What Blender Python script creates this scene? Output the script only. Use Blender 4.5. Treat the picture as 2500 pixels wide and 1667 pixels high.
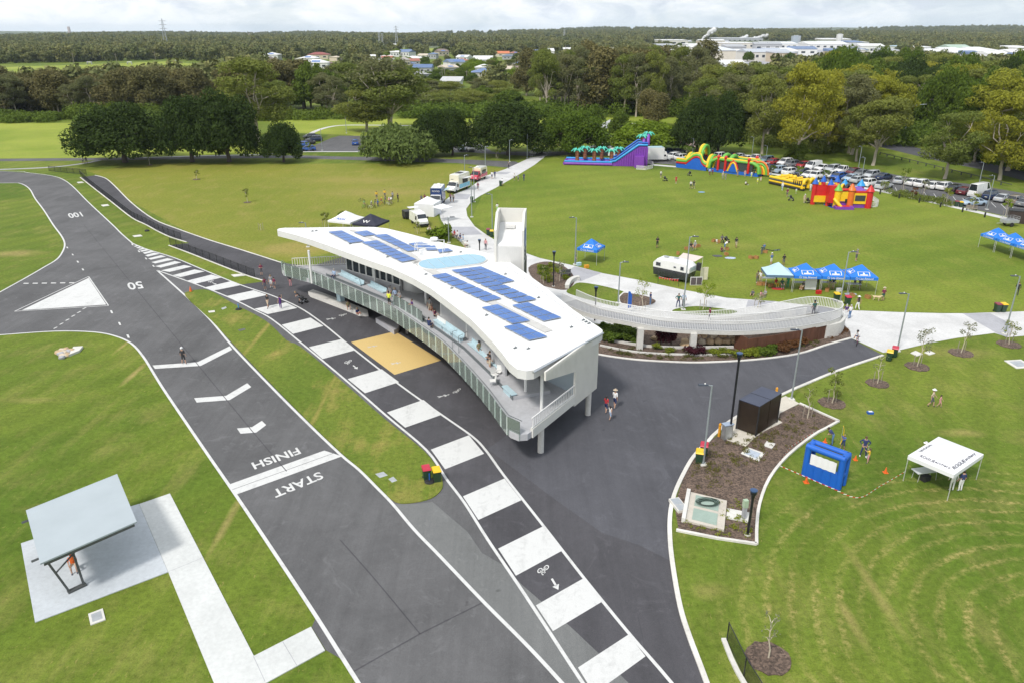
import bpy,bmesh,math,random
import numpy as np
from mathutils import Vector,Matrix,noise
R = math.radians
rnd = random.Random(7)
for o in list(bpy.data.objects): bpy.data.objects.remove(o)
SC = bpy.context.scene
COL = SC.collection
# ---- camera: a drone 30 m up, 26.5 mm lens, pitched 22.4 degrees down
CAM_H,FPX,PITCH = 30.0,1839.0,R(22.39)
cam_d = bpy.data.cameras.new('camera');cam_d.sensor_width = 36.0;cam_d.lens = 36.0*FPX/2500.0
cam_d.clip_start = 0.5;cam_d.clip_end = 30000.0
cam = bpy.data.objects.new('camera',cam_d);COL.objects.link(cam)
cam.location = (0,0,CAM_H);cam.rotation_euler = (R(90)-PITCH,0,0)
SC.camera = cam
# ---- light: bright overcast
SUN_EL,SUN_AZ = 52.0,215.0     # azimuth of the sun, clockwise from +Y
world = bpy.data.worlds.new('World');SC.world = world;world.use_nodes = True
def build_sky():
 nt = world.node_tree;nt.nodes.clear()
 def n(t,**k):
  x = nt.nodes.new(t)
  for a,b in k.items(): setattr(x,a,b)
  return x
 L = nt.links.new
 out = n('ShaderNodeOutputWorld');bg = n('ShaderNodeBackground');bg.inputs[1].default_value = 0.098
 sky = n('ShaderNodeTexSky',sky_type='NISHITA');sky.sun_disc = False
 sky.sun_elevation = R(SUN_EL);sky.sun_rotation = R(SUN_AZ);sky.altitude = 30;sky.air_density = 1.0;sky.dust_density = 1.5;sky.ozone_density = 1.0
 tc = n('ShaderNodeTexCoord');sep = n('ShaderNodeSeparateXYZ');L(tc.outputs['Generated'],sep.inputs[0])
 def math_(op,a,b=None,c=None):
  m = n('ShaderNodeMath',operation=op)
  for i,v in enumerate((a,b,c)):
   if v is None: continue
   if isinstance(v,(int,float)): m.inputs[i].default_value = v
   else: L(v,m.inputs[i])
  return m.outputs[0]
 mp = n('ShaderNodeMapping');mp.inputs['Scale'].default_value = (1,1,2.3);L(tc.outputs['Generated'],mp.inputs[0])
 def noise_(scale,det,rough,dist,off):
  m2 = n('ShaderNodeMapping');m2.inputs['Location'].default_value = off;L(mp.outputs[0],m2.inputs[0])
  t = n('ShaderNodeTexNoise');t.inputs['Scale'].default_value = scale;t.inputs['Detail'].default_value = det
  t.inputs['Roughness'].default_value = rough;t.inputs['Distortion'].default_value = dist;L(m2.outputs[0],t.inputs[0]);return t.outputs[0]
 def ramp(v,stops):
  r = n('ShaderNodeValToRGB');e = r.color_ramp.elements
  e[0].position,e[0].color = stops[0];e[1].position,e[1].color = stops[-1]
  for p,c in stops[1:-1]: q = e.new(p);q.color = c
  L(v,r.inputs[0]);return r.outputs[0]
 g = lambda v: (v,v,v,1)
 side = math_('MULTIPLY_ADD',sep.outputs[0],-.16,0.0)          # more open sky towards the east
 cover = ramp(math_('ADD',noise_(9,6,.62,.5,(3.1,1.7,0)),side),[(.38,g(.55)),(.56,g(1))])
 shade = ramp(math_('ADD',noise_(17,8,.6,.6,(9.3,4.2,2)),side),[(.33,(5.6,6.1,6.9,1)),(.45,(7.0,7.4,7.9,1)),(.53,(7.9,8.1,8.3,1)),(.68,(9.0,9.0,8.9,1))])
 low = ramp(sep.outputs[2],[(0.0,g(.85)),(.012,g(.35)),(.03,g(0))])
 pale = n('ShaderNodeMix',data_type='RGBA');L(low,pale.inputs[0]);L(shade,pale.inputs[6]);pale.inputs[7].default_value = (7.6,8.3,8.8,1)
 blue = n('ShaderNodeMix',data_type='RGBA');blue.inputs[0].default_value = .55;L(sky.outputs[0],blue.inputs[6]);blue.inputs[7].default_value = (6.6,8.0,9.0,1)
 mx = n('ShaderNodeMix',data_type='RGBA');L(cover,mx.inputs[0]);L(blue.outputs[2],mx.inputs[6]);L(pale.outputs[2],mx.inputs[7])
 L(mx.outputs[2],bg.inputs[0]);L(bg.outputs[0],out.inputs[0])
build_sky()
sun_d = bpy.data.lights.new('sun','SUN');sun_d.energy = 2.3;sun_d.angle = R(8);sun_d.color = (1.0,.96,.9)
sun = bpy.data.objects.new('sun',sun_d);COL.objects.link(sun)
sun.rotation_euler = (R(90-SUN_EL),0,R(180-SUN_AZ))
SC.view_settings.view_transform = 'Standard';SC.view_settings.look = 'None'
SC.view_settings.exposure = 0.42;SC.view_settings.gamma = 1.0;SC.view_settings.use_curve_mapping = False
SC.render.engine = 'CYCLES'
SC.cycles.max_bounces = 6;SC.cycles.diffuse_bounces = 3;SC.cycles.transparent_max_bounces = 16;SC.cycles.volume_bounces = 0
SC.cycles.use_denoising = True
# ================= helpers
CP,SP = math.cos(PITCH),math.sin(PITCH)
def G(sx,sy,z=0.0):
 """the point at height z that the photograph shows at (sx, sy): how positions were surveyed"""
 u,v = (sx-1250)/FPX,-(sy-833.5)/FPX
 d = Vector((u,CP+v*SP,-SP+v*CP));t = (z-CAM_H)/d.z
 return Vector((d.x*t,d.y*t,z))
def GS(pts,z=0.0): return [G(a,b,z) for a,b in pts]
def ZT(p,sy):
 """height of a plumb line through p where it meets picture row sy"""
 v = -(sy-833.5)/FPX
 return CAM_H - p.y*(SP-v*CP)/(CP+v*SP)
def C(x0,y0,k,pts): return [(x0+a/k,y0+b/k) for a,b in pts]
def cr(pts,n=6,closed=False):
 """smooth curve through points"""
 P = [Vector(p) for p in pts];out = [];m = len(P)
 for i in range(m if closed else m-1):
  g = (lambda j: P[j % m]) if closed else (lambda j: P[max(0,min(m-1,j))])
  a,b,c,d = g(i-1),g(i),g(i+1),g(i+2)
  for k in range(n):
   t = k/n
   out.append(0.5*((2*b)+(c-a)*t+(2*a-5*b+4*c-d)*t*t+(3*b-a-3*c+d)*t**3))
 if not closed: out.append(P[-1])
 return out
def resample(pts,step):
 out = [Vector(pts[0])];acc = 0.0
 for a,b in zip(pts[:-1],pts[1:]):
  a = Vector(a);b = Vector(b);L = (b-a).length;t = step-acc
  while t <= L: out.append(a+(b-a)*(t/L));t += step
  acc = L-(t-step)
 return out
def normals2(pts):
 out = []
 for i in range(len(pts)):
  a = pts[max(0,i-1)];b = pts[min(len(pts)-1,i+1)]
  d = Vector((b[0]-a[0],b[1]-a[1],0));d.normalize();out.append(Vector((-d.y,d.x,0)))
 return out
def offset(pts,w): return [Vector(p)+n*w for p,n in zip(pts,normals2(pts))]
class MB:
 def __init__(s): s.v,s.f,s.m,s.cur = [],[],[],0
 def mat(s,i): s.cur = i;return s
 def add(s,vs,fs):
  o = len(s.v);s.v += [tuple(v) for v in vs];s.f += [tuple(i+o for i in f) for f in fs];s.m += [s.cur]*len(fs);return s
 def box(s,c,d,rz=0.0,top=(1,1),sh=(0,0),rx=0.0):
  hx,hy,hz = d[0]/2,d[1]/2,d[2]/2;vs = []
  for z in (-1,1):
   tx,ty = top if z > 0 else (1,1);ox,oy = sh if z > 0 else (0,0)
   for x,y in ((-1,-1),(1,-1),(1,1),(-1,1)): vs.append(Vector((x*hx*tx+ox,y*hy*ty+oy,z*hz)))
  M = Matrix.Rotation(rz,3,'Z') @ Matrix.Rotation(rx,3,'X')
  vs = [M @ v + Vector(c) for v in vs]
  return s.add(vs,[(3,2,1,0),(4,5,6,7),(0,1,5,4),(1,2,6,5),(2,3,7,6),(3,0,4,7)])
 def hexa(s,p): return s.add(p,[(3,2,1,0),(4,5,6,7),(0,1,5,4),(1,2,6,5),(2,3,7,6),(3,0,4,7)])
 def prism(s,poly,z0,z1,topz=None):
  n = len(poly);vs = [(p[0],p[1],z0 if not callable(z0) else z0(p)) for p in poly]+[(p[0],p[1],z1 if not callable(z1) else z1(p)) for p in poly]
  a = sum(poly[i][0]*poly[(i+1) % n][1]-poly[(i+1) % n][0]*poly[i][1] for i in range(n))
  fs = [tuple(range(n))[::-1],tuple(range(n,2*n))]+[(i,(i+1) % n,n+(i+1) % n,n+i) for i in range(n)]
  if a < 0: fs = [f[::-1] for f in fs]
  return s.add(vs,fs)
 def sheet(s,poly,z):
  n = len(poly);a = sum(poly[i][0]*poly[(i+1) % n][1]-poly[(i+1) % n][0]*poly[i][1] for i in range(n))
  f = tuple(range(n));return s.add([(p[0],p[1],z) for p in poly],[f if a > 0 else f[::-1]])
 def strip(s,pts,w,z=None,w2=None):
  A = offset(pts,w/2);B = offset(pts,-(w if w2 is None else w2)/2);n = len(pts)
  zz = lambda p: p[2] if z is None else z
  vs = [(p.x,p.y,zz(q)) for p,q in zip(A,pts)]+[(p.x,p.y,zz(q)) for p,q in zip(B,pts)]
  return s.add(vs,[(i+n,i+n+1,i+1,i) for i in range(n-1)])
 def wall(s,pts,t,z0,z1):
  """upright ribbon of thickness t; z0, z1 numbers or functions of the point"""
  A = offset(pts,t/2);B = offset(pts,-t/2);n = len(pts)
  f0 = z0 if callable(z0) else (lambda p: z0);f1 = z1 if callable(z1) else (lambda p: z1)
  vs = []
  for a,b,p in zip(A,B,pts): vs += [(a.x,a.y,f0(p)),(b.x,b.y,f0(p)),(b.x,b.y,f1(p)),(a.x,a.y,f1(p))]
  fs = [(0,1,2,3),(4*n-1,4*n-2,4*n-3,4*n-4)]
  for i in range(n-1):
   o = 4*i
   for k in range(4): fs.append((o+k,o+4+k,o+4+(k+1) % 4,o+(k+1) % 4))
  return s.add(vs,fs)
 def tube(s,pts,r,n=6,cap=True):
  pts = [Vector(p) for p in pts];rr = r if isinstance(r,(list,tuple)) else [r]*len(pts);vs = [];fs = []
  up = None
  for i,p in enumerate(pts):
   d = (pts[min(i+1,len(pts)-1)]-pts[max(0,i-1)])
   d = d.normalized() if d.length > 1e-9 else Vector((0,0,1))
   if up is None: up = Vector((0,0,1)) if abs(d.z) < .9 else Vector((1,0,0))
   x = d.cross(up)
   if x.length < 1e-4: x = d.cross(Vector((0,1,0)))
   x.normalize();y = x.cross(d).normalized();up = y
   for k in range(n):
    a = 2*math.pi*k/n;vs.append(p+(x*math.cos(a)+y*math.sin(a))*rr[i])
  for i in range(len(pts)-1):
   for k in range(n): fs.append((i*n+k,i*n+(k+1) % n,(i+1)*n+(k+1) % n,(i+1)*n+k))
  if cap: fs += [tuple(range(n))[::-1],tuple(range((len(pts)-1)*n,len(pts)*n))]
  return s.add(vs,fs)
 def lathe(s,prof,n=12,c=(0,0,0),sx=1.0,sy=1.0):
  vs = [];fs = []
  for r,z in prof:
   for k in range(n):
    a = 2*math.pi*k/n;vs.append((c[0]+r*sx*math.cos(a),c[1]+r*sy*math.sin(a),c[2]+z))
  for i in range(len(prof)-1):
   for k in range(n): fs.append((i*n+k,i*n+(k+1) % n,(i+1)*n+(k+1) % n,(i+1)*n+k))
  fs += [tuple(range(n))[::-1],tuple(range((len(prof)-1)*n,len(prof)*n))]
  return s.add(vs,fs)
 def ball(s,c,r,n=8,m=5):
  r = r if isinstance(r,(tuple,list)) else (r,r,r);vs = [(c[0],c[1],c[2]-r[2])];fs = []
  for j in range(1,m):
   t = math.pi*j/m
   for k in range(n):
    a = 2*math.pi*k/n;vs.append((c[0]+r[0]*math.sin(t)*math.cos(a),c[1]+r[1]*math.sin(t)*math.sin(a),c[2]-r[2]*math.cos(t)))
  vs.append((c[0],c[1],c[2]+r[2]));T = len(vs)-1
  for k in range(n): fs.append((0,1+(k+1) % n,1+k));fs.append((T,T-n+k,T-n+(k+1) % n))
  for j in range(m-2):
   for k in range(n): a = 1+j*n;fs.append((a+k,a+(k+1) % n,a+n+(k+1) % n,a+n+k))
  return s.add(vs,fs)
 def arch(s,c,rad,r,a0=0.0,a1=math.pi,ax=(1,0,0),n=10,k=8,up=1.0):
  ax = Vector(ax).normalized();c = Vector(c)
  return s.tube([c+ax*rad*math.cos(a0+(a1-a0)*i/n)+Vector((0,0,rad*up*math.sin(a0+(a1-a0)*i/n))) for i in range(n+1)],r,k)
 def mesh(s,name,mats,smooth=None):
  me = bpy.data.meshes.new(name);me.from_pydata(s.v,[],s.f)
  mats = mats if isinstance(mats,(list,tuple)) else [mats]
  for m in mats: me.materials.append(m)
  if len(mats) > 1: me.polygons.foreach_set('material_index',s.m)
  if smooth:
   me.polygons.foreach_set('use_smooth',[True]*len(me.polygons));me.set_sharp_from_angle(angle=R(smooth))
  me.update();return me
 def build(s,name,mats,parent=None,smooth=None,loc=None,**kw):
  return obj(name,s.mesh(name,mats,smooth),parent,loc,**kw)
def obj(name,me,parent=None,loc=None,rz=None,label=None,cat=None,group=None,kind=None):
 o = bpy.data.objects.new(name,me);COL.objects.link(o)
 if parent is not None: o.parent = parent
 if loc is not None: o.location = loc
 if rz is not None: o.rotation_euler = (0,0,rz)
 return tag(o,label,cat,group,kind)
def tag(o,label=None,cat=None,group=None,kind=None):
 if label: o['label'] = label
 if cat: o['category'] = cat
 if group: o['group'] = group
 if kind: o['kind'] = kind
 return o
def thing(name,label,cat,loc=(0,0,0),rz=0.0,group=None): return obj(name,None,None,loc,rz,label,cat,group)
def dup(root,loc,rz=0.0,label=None,group=None,sc=None,mats=None):
 def cp(o,par):
  c = o.copy();COL.objects.link(c)
  if par is not None: c.parent = par
  if mats and c.type == 'MESH':
   for i,sl in enumerate(c.material_slots):
    nm = sl.material.name if sl.material else ''
    if nm in mats: sl.link = 'OBJECT';sl.material = mats[nm]
  for ch in kids.get(o,()): cp(ch,c)
  return c
 kids = {}
 def walk(o):
  kids[o] = list(o.children)
  for ch in kids[o]: walk(ch)
 walk(root)
 r = cp(root,None);r.location = loc;r.rotation_euler = (0,0,rz)
 if sc: r.scale = (sc,sc,sc) if isinstance(sc,(int,float)) else sc
 if label: r['label'] = label
 if group: r['group'] = group
 return r
# ---- materials
def nt_of(name):
 m = bpy.data.materials.new(name);m.use_nodes = True;nt = m.node_tree
 return m,nt,nt.nodes['Principled BSDF'],nt.links.new
def nd(nt,t,ins=None,**k):
 x = nt.nodes.new(t)
 for a,b in k.items(): setattr(x,a,b)
 for i,v in (ins or {}).items():
  if isinstance(v,bpy.types.NodeSocket): nt.links.new(v,x.inputs[i])
  else: x.inputs[i].default_value = v
 return x
def noise_n(nt,vec,scale,det=4,rough=.55,dist=0.0):
 return nd(nt,'ShaderNodeTexNoise',{'Vector': vec,'Scale': scale,'Detail': det,'Roughness': rough,'Distortion': dist}).outputs[0]
def ramp_n(nt,v,stops):
 r = nd(nt,'ShaderNodeValToRGB',{0: v});e = r.color_ramp.elements
 c4 = lambda c: (c,c,c,1) if isinstance(c,(int,float)) else (*c[:3],1)
 e[0].position,e[0].color = stops[0][0],c4(stops[0][1]);e[1].position,e[1].color = stops[-1][0],c4(stops[-1][1])
 for p,c in stops[1:-1]: q = e.new(p);q.color = c4(c)
 return r.outputs[0]
def mix_n(nt,f,a,b,mode='MIX'):
 m = nd(nt,'ShaderNodeMix',{},data_type='RGBA',blend_type=mode)
 for i,v in ((0,f),(6,a),(7,b)):
  if isinstance(v,bpy.types.NodeSocket): nt.links.new(v,m.inputs[i])
  elif isinstance(v,(int,float)): m.inputs[i].default_value = v if i == 0 else (v,v,v,1)
  else: m.inputs[i].default_value = (*v[:3],1)
 return m.outputs[2]
def math_n(nt,op,a,b=0.0,c=None):
 return nd(nt,'ShaderNodeMath',{i: v for i,v in enumerate((a,b,c)) if v is not None},operation=op).outputs[0]
def pos_n(nt,scale=(1,1,1),rot=0.0):
 g = nd(nt,'ShaderNodeNewGeometry').outputs['Position']
 if scale == (1,1,1) and not rot: return g
 return nd(nt,'ShaderNodeMapping',{'Vector': g,'Scale': scale,'Rotation': (0,0,rot)}).outputs[0]
MATS = {}
def mat(name,col,rough=.6,var=.12,scale=3.0,metal=0.0,trans=0.0,alpha=1.0,spec=None,emit=None,coat=0.0,stretch=(1,1,1),obj_space=True):
 """a paint, plastic, cloth or metal with uneven colour and gloss"""
 if name in MATS: return MATS[name]
 m,nt,b,L = nt_of(name)
 tc = nd(nt,'ShaderNodeTexCoord').outputs['Object'] if obj_space else nd(nt,'ShaderNodeNewGeometry').outputs['Position']
 if stretch != (1,1,1): tc = nd(nt,'ShaderNodeMapping',{'Vector': tc,'Scale': stretch}).outputs[0]
 n = noise_n(nt,tc,scale,5,.6)
 lo = [max(0,c*(1-var)) for c in col];hi = [min(1,c*(1+var*.8)) for c in col]
 L(mix_n(nt,ramp_n(nt,n,[(.3,0.0),(.7,1.0)]),lo,hi),b.inputs['Base Color'])
 L(ramp_n(nt,n,[(.3,min(1,rough*1.12)),(.7,rough*.88)]),b.inputs['Roughness'])
 b.inputs['Metallic'].default_value = metal
 if trans: b.inputs['Transmission Weight'].default_value = trans
 if alpha < 1: b.inputs['Alpha'].default_value = alpha
 if spec is not None: b.inputs['Specular IOR Level'].default_value = spec
 if coat: b.inputs['Coat Weight'].default_value = coat;b.inputs['Coat Roughness'].default_value = .08
 MATS[name] = m;return m
def sr(r,g,b):
 f = lambda c: (c/255)/12.92 if c <= 10 else ((c/255+.055)/1.055)**2.4
 return (f(r),f(g),f(b))
_fonts = {}
def text_mesh(txt,bold=0.0):
 cu = bpy.data.curves.new('t','FONT');cu.body = txt;cu.offset = bold;cu.resolution_u = 3
 o = bpy.data.objects.new('t',cu);COL.objects.link(o);bpy.context.view_layer.update()
 me = o.evaluated_get(bpy.context.evaluated_depsgraph_get()).to_mesh()
 vs = [v.co.copy() for v in me.vertices];fs = [tuple(p.vertices) for p in me.polygons]
 o.evaluated_get(bpy.context.evaluated_depsgraph_get()).to_mesh_clear()
 bpy.data.objects.remove(o);bpy.data.curves.remove(cu)
 x0 = min(v.x for v in vs);x1 = max(v.x for v in vs);y0 = min(v.y for v in vs);y1 = max(v.y for v in vs)
 return [((v.x-x0)/(x1-x0),(v.y-y0)/(y1-y0)) for v in vs],fs
def lettering(mb,txt,bl,br,tl,bold=0.0):
 """flat letters filling the parallelogram bottom-left, bottom-right, top-left"""
 uv,fs = text_mesh(txt,bold);bl,br,tl = Vector(bl),Vector(br),Vector(tl)
 return mb.add([bl+(br-bl)*u+(tl-bl)*v for u,v in uv],fs)
# ================= ground, roads, paths
def make_grass(name,near,far,dry,streak_rot,dryness=.5,blot=(),ring=None,stripes=None):
 m,nt,b,L = nt_of(name);p = pos_n(nt)
 big = noise_n(nt,p,.035,4,.6,.4);mid = noise_n(nt,p,.22,5,.62,.3);fine = noise_n(nt,p,2.6,5,.7);blade = noise_n(nt,p,11.0,3,.7)
 sv = pos_n(nt,(1,.09,1),streak_rot);st = noise_n(nt,sv,.9,4,.6,.5)
 base = mix_n(nt,ramp_n(nt,big,[(.36,0),(.64,1)]),near,far)
 d = ramp_n(nt,math_n(nt,'ADD',math_n(nt,'MULTIPLY',mid,.62),math_n(nt,'MULTIPLY',st,.38)),[(.5,0),(.74,1)])
 d = math_n(nt,'MULTIPLY',d,dryness)
 for (c,rx,rot,amt) in blot:
  v = nd(nt,'ShaderNodeVectorMath',{0: p,1: (c[0],c[1],0)},operation='SUBTRACT').outputs[0]
  v = nd(nt,'ShaderNodeMapping',{'Vector': v,'Rotation': (0,0,rot),'Scale': (1/rx[0],1/rx[1],0)}).outputs[0]
  ln = nd(nt,'ShaderNodeVectorMath',{0: v},operation='LENGTH').outputs['Value']
  ln = math_n(nt,'ADD',ln,math_n(nt,'MULTIPLY',math_n(nt,'SUBTRACT',mid,.5),1.8))
  d = math_n(nt,'MAXIMUM',d,math_n(nt,'MULTIPLY',ramp_n(nt,ln,[(.15,1),(1.0,0)]),amt))
 if ring:
  c,per,r0,r1,amt = ring
  v = nd(nt,'ShaderNodeVectorMath',{0: p,1: (c[0],c[1],0)},operation='SUBTRACT').outputs[0]
  ln = nd(nt,'ShaderNodeVectorMath',{0: v},operation='LENGTH').outputs['Value']
  wob = math_n(nt,'ADD',ln,math_n(nt,'MULTIPLY',mid,1.4))
  w = math_n(nt,'SINE',math_n(nt,'MULTIPLY',wob,6.283/per))
  w = math_n(nt,'MULTIPLY',ramp_n(nt,math_n(nt,'MULTIPLY_ADD',w,.5,.5),[(.55,0),(.97,1)]),ramp_n(nt,fine,[(.38,0),(.66,1)]))
  w = math_n(nt,'MULTIPLY',w,ramp_n(nt,mid,[(.4,0.1),(.62,1)]))
  k = math_n(nt,'MULTIPLY',ramp_n(nt,math_n(nt,'DIVIDE',ln,r1),[(r0/r1,0),(r0/r1+.12,1),(.8,.8),(1,0)]),amt)
  d = math_n(nt,'MAXIMUM',d,math_n(nt,'MULTIPLY',w,k))
 col = mix_n(nt,d,base,dry)
 if stripes:
  per,rot,amt = stripes
  x = nd(nt,'ShaderNodeSeparateXYZ',{0: pos_n(nt,(1,1,1),rot)}).outputs[0]
  w = math_n(nt,'SINE',math_n(nt,'MULTIPLY',math_n(nt,'ADD',x,math_n(nt,'MULTIPLY',mid,3.0)),6.283/per))
  col = mix_n(nt,1.0,col,ramp_n(nt,math_n(nt,'MULTIPLY_ADD',w,.5,.5),[(.3,1-amt),(.7,1+0*amt)]),'MULTIPLY')
 f = math_n(nt,'MULTIPLY_ADD',fine,.55,math_n(nt,'MULTIPLY',blade,.45))
 col = mix_n(nt,1.0,col,ramp_n(nt,f,[(.3,.5),(.5,1.0),(.7,1.42)]),'MULTIPLY')
 fk = noise_n(nt,pos_n(nt,(1,.35,1),streak_rot+.5),5.5,3,.75,.8);col = mix_n(nt,math_n(nt,'MULTIPLY',ramp_n(nt,fk,[(.62,0),(.72,1)]),.45),col,dry)
 L(col,b.inputs['Base Color']);b.inputs['Roughness'].default_value = .85;b.inputs['Specular IOR Level'].default_value = .12
 bp = nd(nt,'ShaderNodeBump',{'Strength': .45,'Distance': .06,'Height': f});L(bp.outputs[0],b.inputs['Normal'])
 return m
_bl = lambda s,rx,rot,a: (tuple(G(*s)[:2]),rx,rot,a)
blots = [_bl((700,610),(9,5),.5,.62),_bl((930,470),(15,7),-.2,.5),_bl((880,440),(20,6),-.1,.4),_bl((30,620),(5,2.6),.4,.62),_bl((2330,860),(5.5,2),.3,.42),_bl((2350,1055),(2.2,.9),0,.5),
         _bl((330,910),(.45,3.2),.15,.8),_bl((300,845),(.35,2.4),1.0,.8),_bl((545,1290),(.4,6.5),.33,.6),_bl((2130,1430),(.5,5),-.6,.5),_bl((2068,1500),(.45,3.2),.1,.55),_bl((1730,1440),(1.6,1.0),0,.35),
         _bl((60,975),(5,.8),.1,.3),_bl((2180,660),(14,2.4),-.2,.25),_bl((1750,590),(12,5),.1,.18),_bl((140,1240),(3.2,.7),.25,.3),_bl((700,410),(26,4),.1,.25)]
M_grass = make_grass('lawn_grass',(.088,.142,.016),(.158,.20,.028),(.36,.28,.11),.62,.4,blots,((31.5,29.0),1.3,4.0,22.0,1.0),(3.4,.5,.1))
M_field = make_grass('field_grass',(.19,.25,.03),(.28,.32,.05),(.3,.26,.09),1.5,.4)
M_oval = make_grass('oval_grass',(.125,.18,.02),(.18,.222,.03),(.33,.28,.08),1.2,.34,[_bl((1780,600),(10,4),.1,.25),_bl((1700,700),(9,2.5),-.3,.25),_bl((2200,560),(30,6),.2,.2)],None,(7.0,1.1,.07))
def make_asphalt(name,col,var=.26,patch=.45):
 m,nt,b,L = nt_of(name);p = pos_n(nt)
 a = noise_n(nt,p,.14,5,.6,.8);s = noise_n(nt,pos_n(nt,(1,.12,1),.62),.55,5,.65,.7);g = noise_n(nt,p,38.0,2,.8);c = noise_n(nt,p,1.7,6,.7,1.2)
 k = math_n(nt,'ADD',math_n(nt,'MULTIPLY',a,.5),math_n(nt,'ADD',math_n(nt,'MULTIPLY',s,.3),math_n(nt,'MULTIPLY',c,.2)))
 base = mix_n(nt,ramp_n(nt,k,[(.36,0),(.64,1)]),[x*(1-var) for x in col],[x*(1+var) for x in col])
 sc = noise_n(nt,pos_n(nt,(1,1,1),.4),.35,7,.72,2.2)
 base = mix_n(nt,math_n(nt,'MULTIPLY',ramp_n(nt,sc,[(.56,0),(.66,1)]),patch),base,[x*1.55 for x in col])
 tm = noise_n(nt,pos_n(nt,(1,.025,1),.62),2.2,4,.7,.2);base = mix_n(nt,1.0,base,ramp_n(nt,tm,[(.3,.94),(.5,1.0),(.64,1.05),(.72,.88)]),'MULTIPLY');ol = noise_n(nt,p,.9,2,.5);base = mix_n(nt,math_n(nt,'MULTIPLY',ramp_n(nt,ol,[(.74,0),(.78,1)]),.6),base,[x*.45 for x in col])
 base = mix_n(nt,1.0,base,ramp_n(nt,g,[(.3,.72),(.5,1.0),(.72,1.35)]),'MULTIPLY')
 L(base,b.inputs['Base Color']);b.inputs['Roughness'].default_value = .82;b.inputs['Specular IOR Level'].default_value = .3
 L(nd(nt,'ShaderNodeBump',{'Strength': .25,'Distance': .01,'Height': g}).outputs[0],b.inputs['Normal']);return m
M_asph = make_asphalt('asphalt_grey',(.104,.103,.106));M_asphd = make_asphalt('asphalt_dark',(.068,.066,.073));M_asphl = make_asphalt('asphalt_pale',(.148,.151,.150),.14);M_asphf = make_asphalt('asphalt_forecourt',(.082,.082,.093),.2,.35)
def make_concrete(name,col,var=.1,stain=.25):
 m,nt,b,L = nt_of(name);p = pos_n(nt);a = noise_n(nt,p,.3,6,.65,.6);c = noise_n(nt,p,4.0,5,.7);st = noise_n(nt,p,.9,7,.75,1.5)
 base = mix_n(nt,ramp_n(nt,a,[(.35,0),(.65,1)]),[x*(1-var) for x in col],[min(.8,x*(1+var)) for x in col])
 base = mix_n(nt,math_n(nt,'MULTIPLY',ramp_n(nt,st,[(.58,0),(.72,1)]),stain),base,[col[0]*.72,col[1]*.68,col[2]*.6])
 base = mix_n(nt,1.0,base,ramp_n(nt,c,[(.35,.93),(.65,1.06)]),'MULTIPLY')
 L(base,b.inputs['Base Color']);b.inputs['Roughness'].default_value = .8;b.inputs['Specular IOR Level'].default_value = .3;return m
M_conc = make_concrete('concrete_pale',(.55,.545,.54));M_concg = make_concrete('concrete_grey',(.36,.36,.385));M_concb = make_concrete('concrete_blue_grey',(.47,.50,.53),.08);M_kerb = make_concrete('kerb_white',(.62,.60,.56),.12,.4);M_concs = make_concrete('concrete_smooth',(.6,.585,.55),.08,.15)
def make_paint(name,col,wear=.3):
 m,nt,b,L = nt_of(name);p = pos_n(nt);a = noise_n(nt,p,1.2,7,.72,1.4);g = noise_n(nt,p,30,2,.8);t = noise_n(nt,pos_n(nt,(1,.1,1),.62),1.1,5,.6,.6)
 k = math_n(nt,'ADD',math_n(nt,'MULTIPLY',a,.6),math_n(nt,'MULTIPLY',t,.4))
 base = mix_n(nt,math_n(nt,'MULTIPLY',ramp_n(nt,k,[(.5,0),(.72,1)]),wear),col,[c*.55 for c in col])
 base = mix_n(nt,1.0,base,ramp_n(nt,g,[(.3,.9),(.7,1.05)]),'MULTIPLY')
 L(base,b.inputs['Base Color']);b.inputs['Roughness'].default_value = .6;return m
M_line = make_paint('road_paint_white',(.60,.60,.59),.7);M_mat = make_paint('surface_paint_buff',(.60,.43,.17),.15)
def make_mulch(name,col):
 m,nt,b,L = nt_of(name);p = pos_n(nt);v = nd(nt,'ShaderNodeTexVoronoi',{'Vector': p,'Scale': 9.0}).outputs['Color'];a = noise_n(nt,p,.8,5,.6);g = noise_n(nt,p,16,4,.8)
 k = nd(nt,'ShaderNodeSeparateColor',{0: v}).outputs[0]
 base = mix_n(nt,k,[c*.5 for c in col],[c*1.7 for c in col]);base = mix_n(nt,1.0,base,ramp_n(nt,a,[(.3,.75),(.7,1.25)]),'MULTIPLY')
 base = mix_n(nt,ramp_n(nt,g,[(.6,0),(.75,.6)]),base,[min(1,c*2.6) for c in col])
 L(base,b.inputs['Base Color']);b.inputs['Roughness'].default_value = .95
 L(nd(nt,'ShaderNodeBump',{'Strength': .8,'Distance': .05,'Height': g}).outputs[0],b.inputs['Normal']);return m
M_mulch = make_mulch('bark_mulch',(.105,.073,.055))
ST = 'structure'
mb = MB();mb.sheet([(-8000,-200),(8000,-200),(8000,11500),(-8000,11500)],0);mb.build('ground',M_grass,kind=ST)
def sheet(name,sp,z,m,parent=None,kind=ST,thick=None):
 mb = MB();w = GS(sp)
 if thick: mb.prism(w,0,z)
 else: mb.sheet(w,z)
 return mb.build(name,m,parent,kind=kind if parent is None else None)
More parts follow.
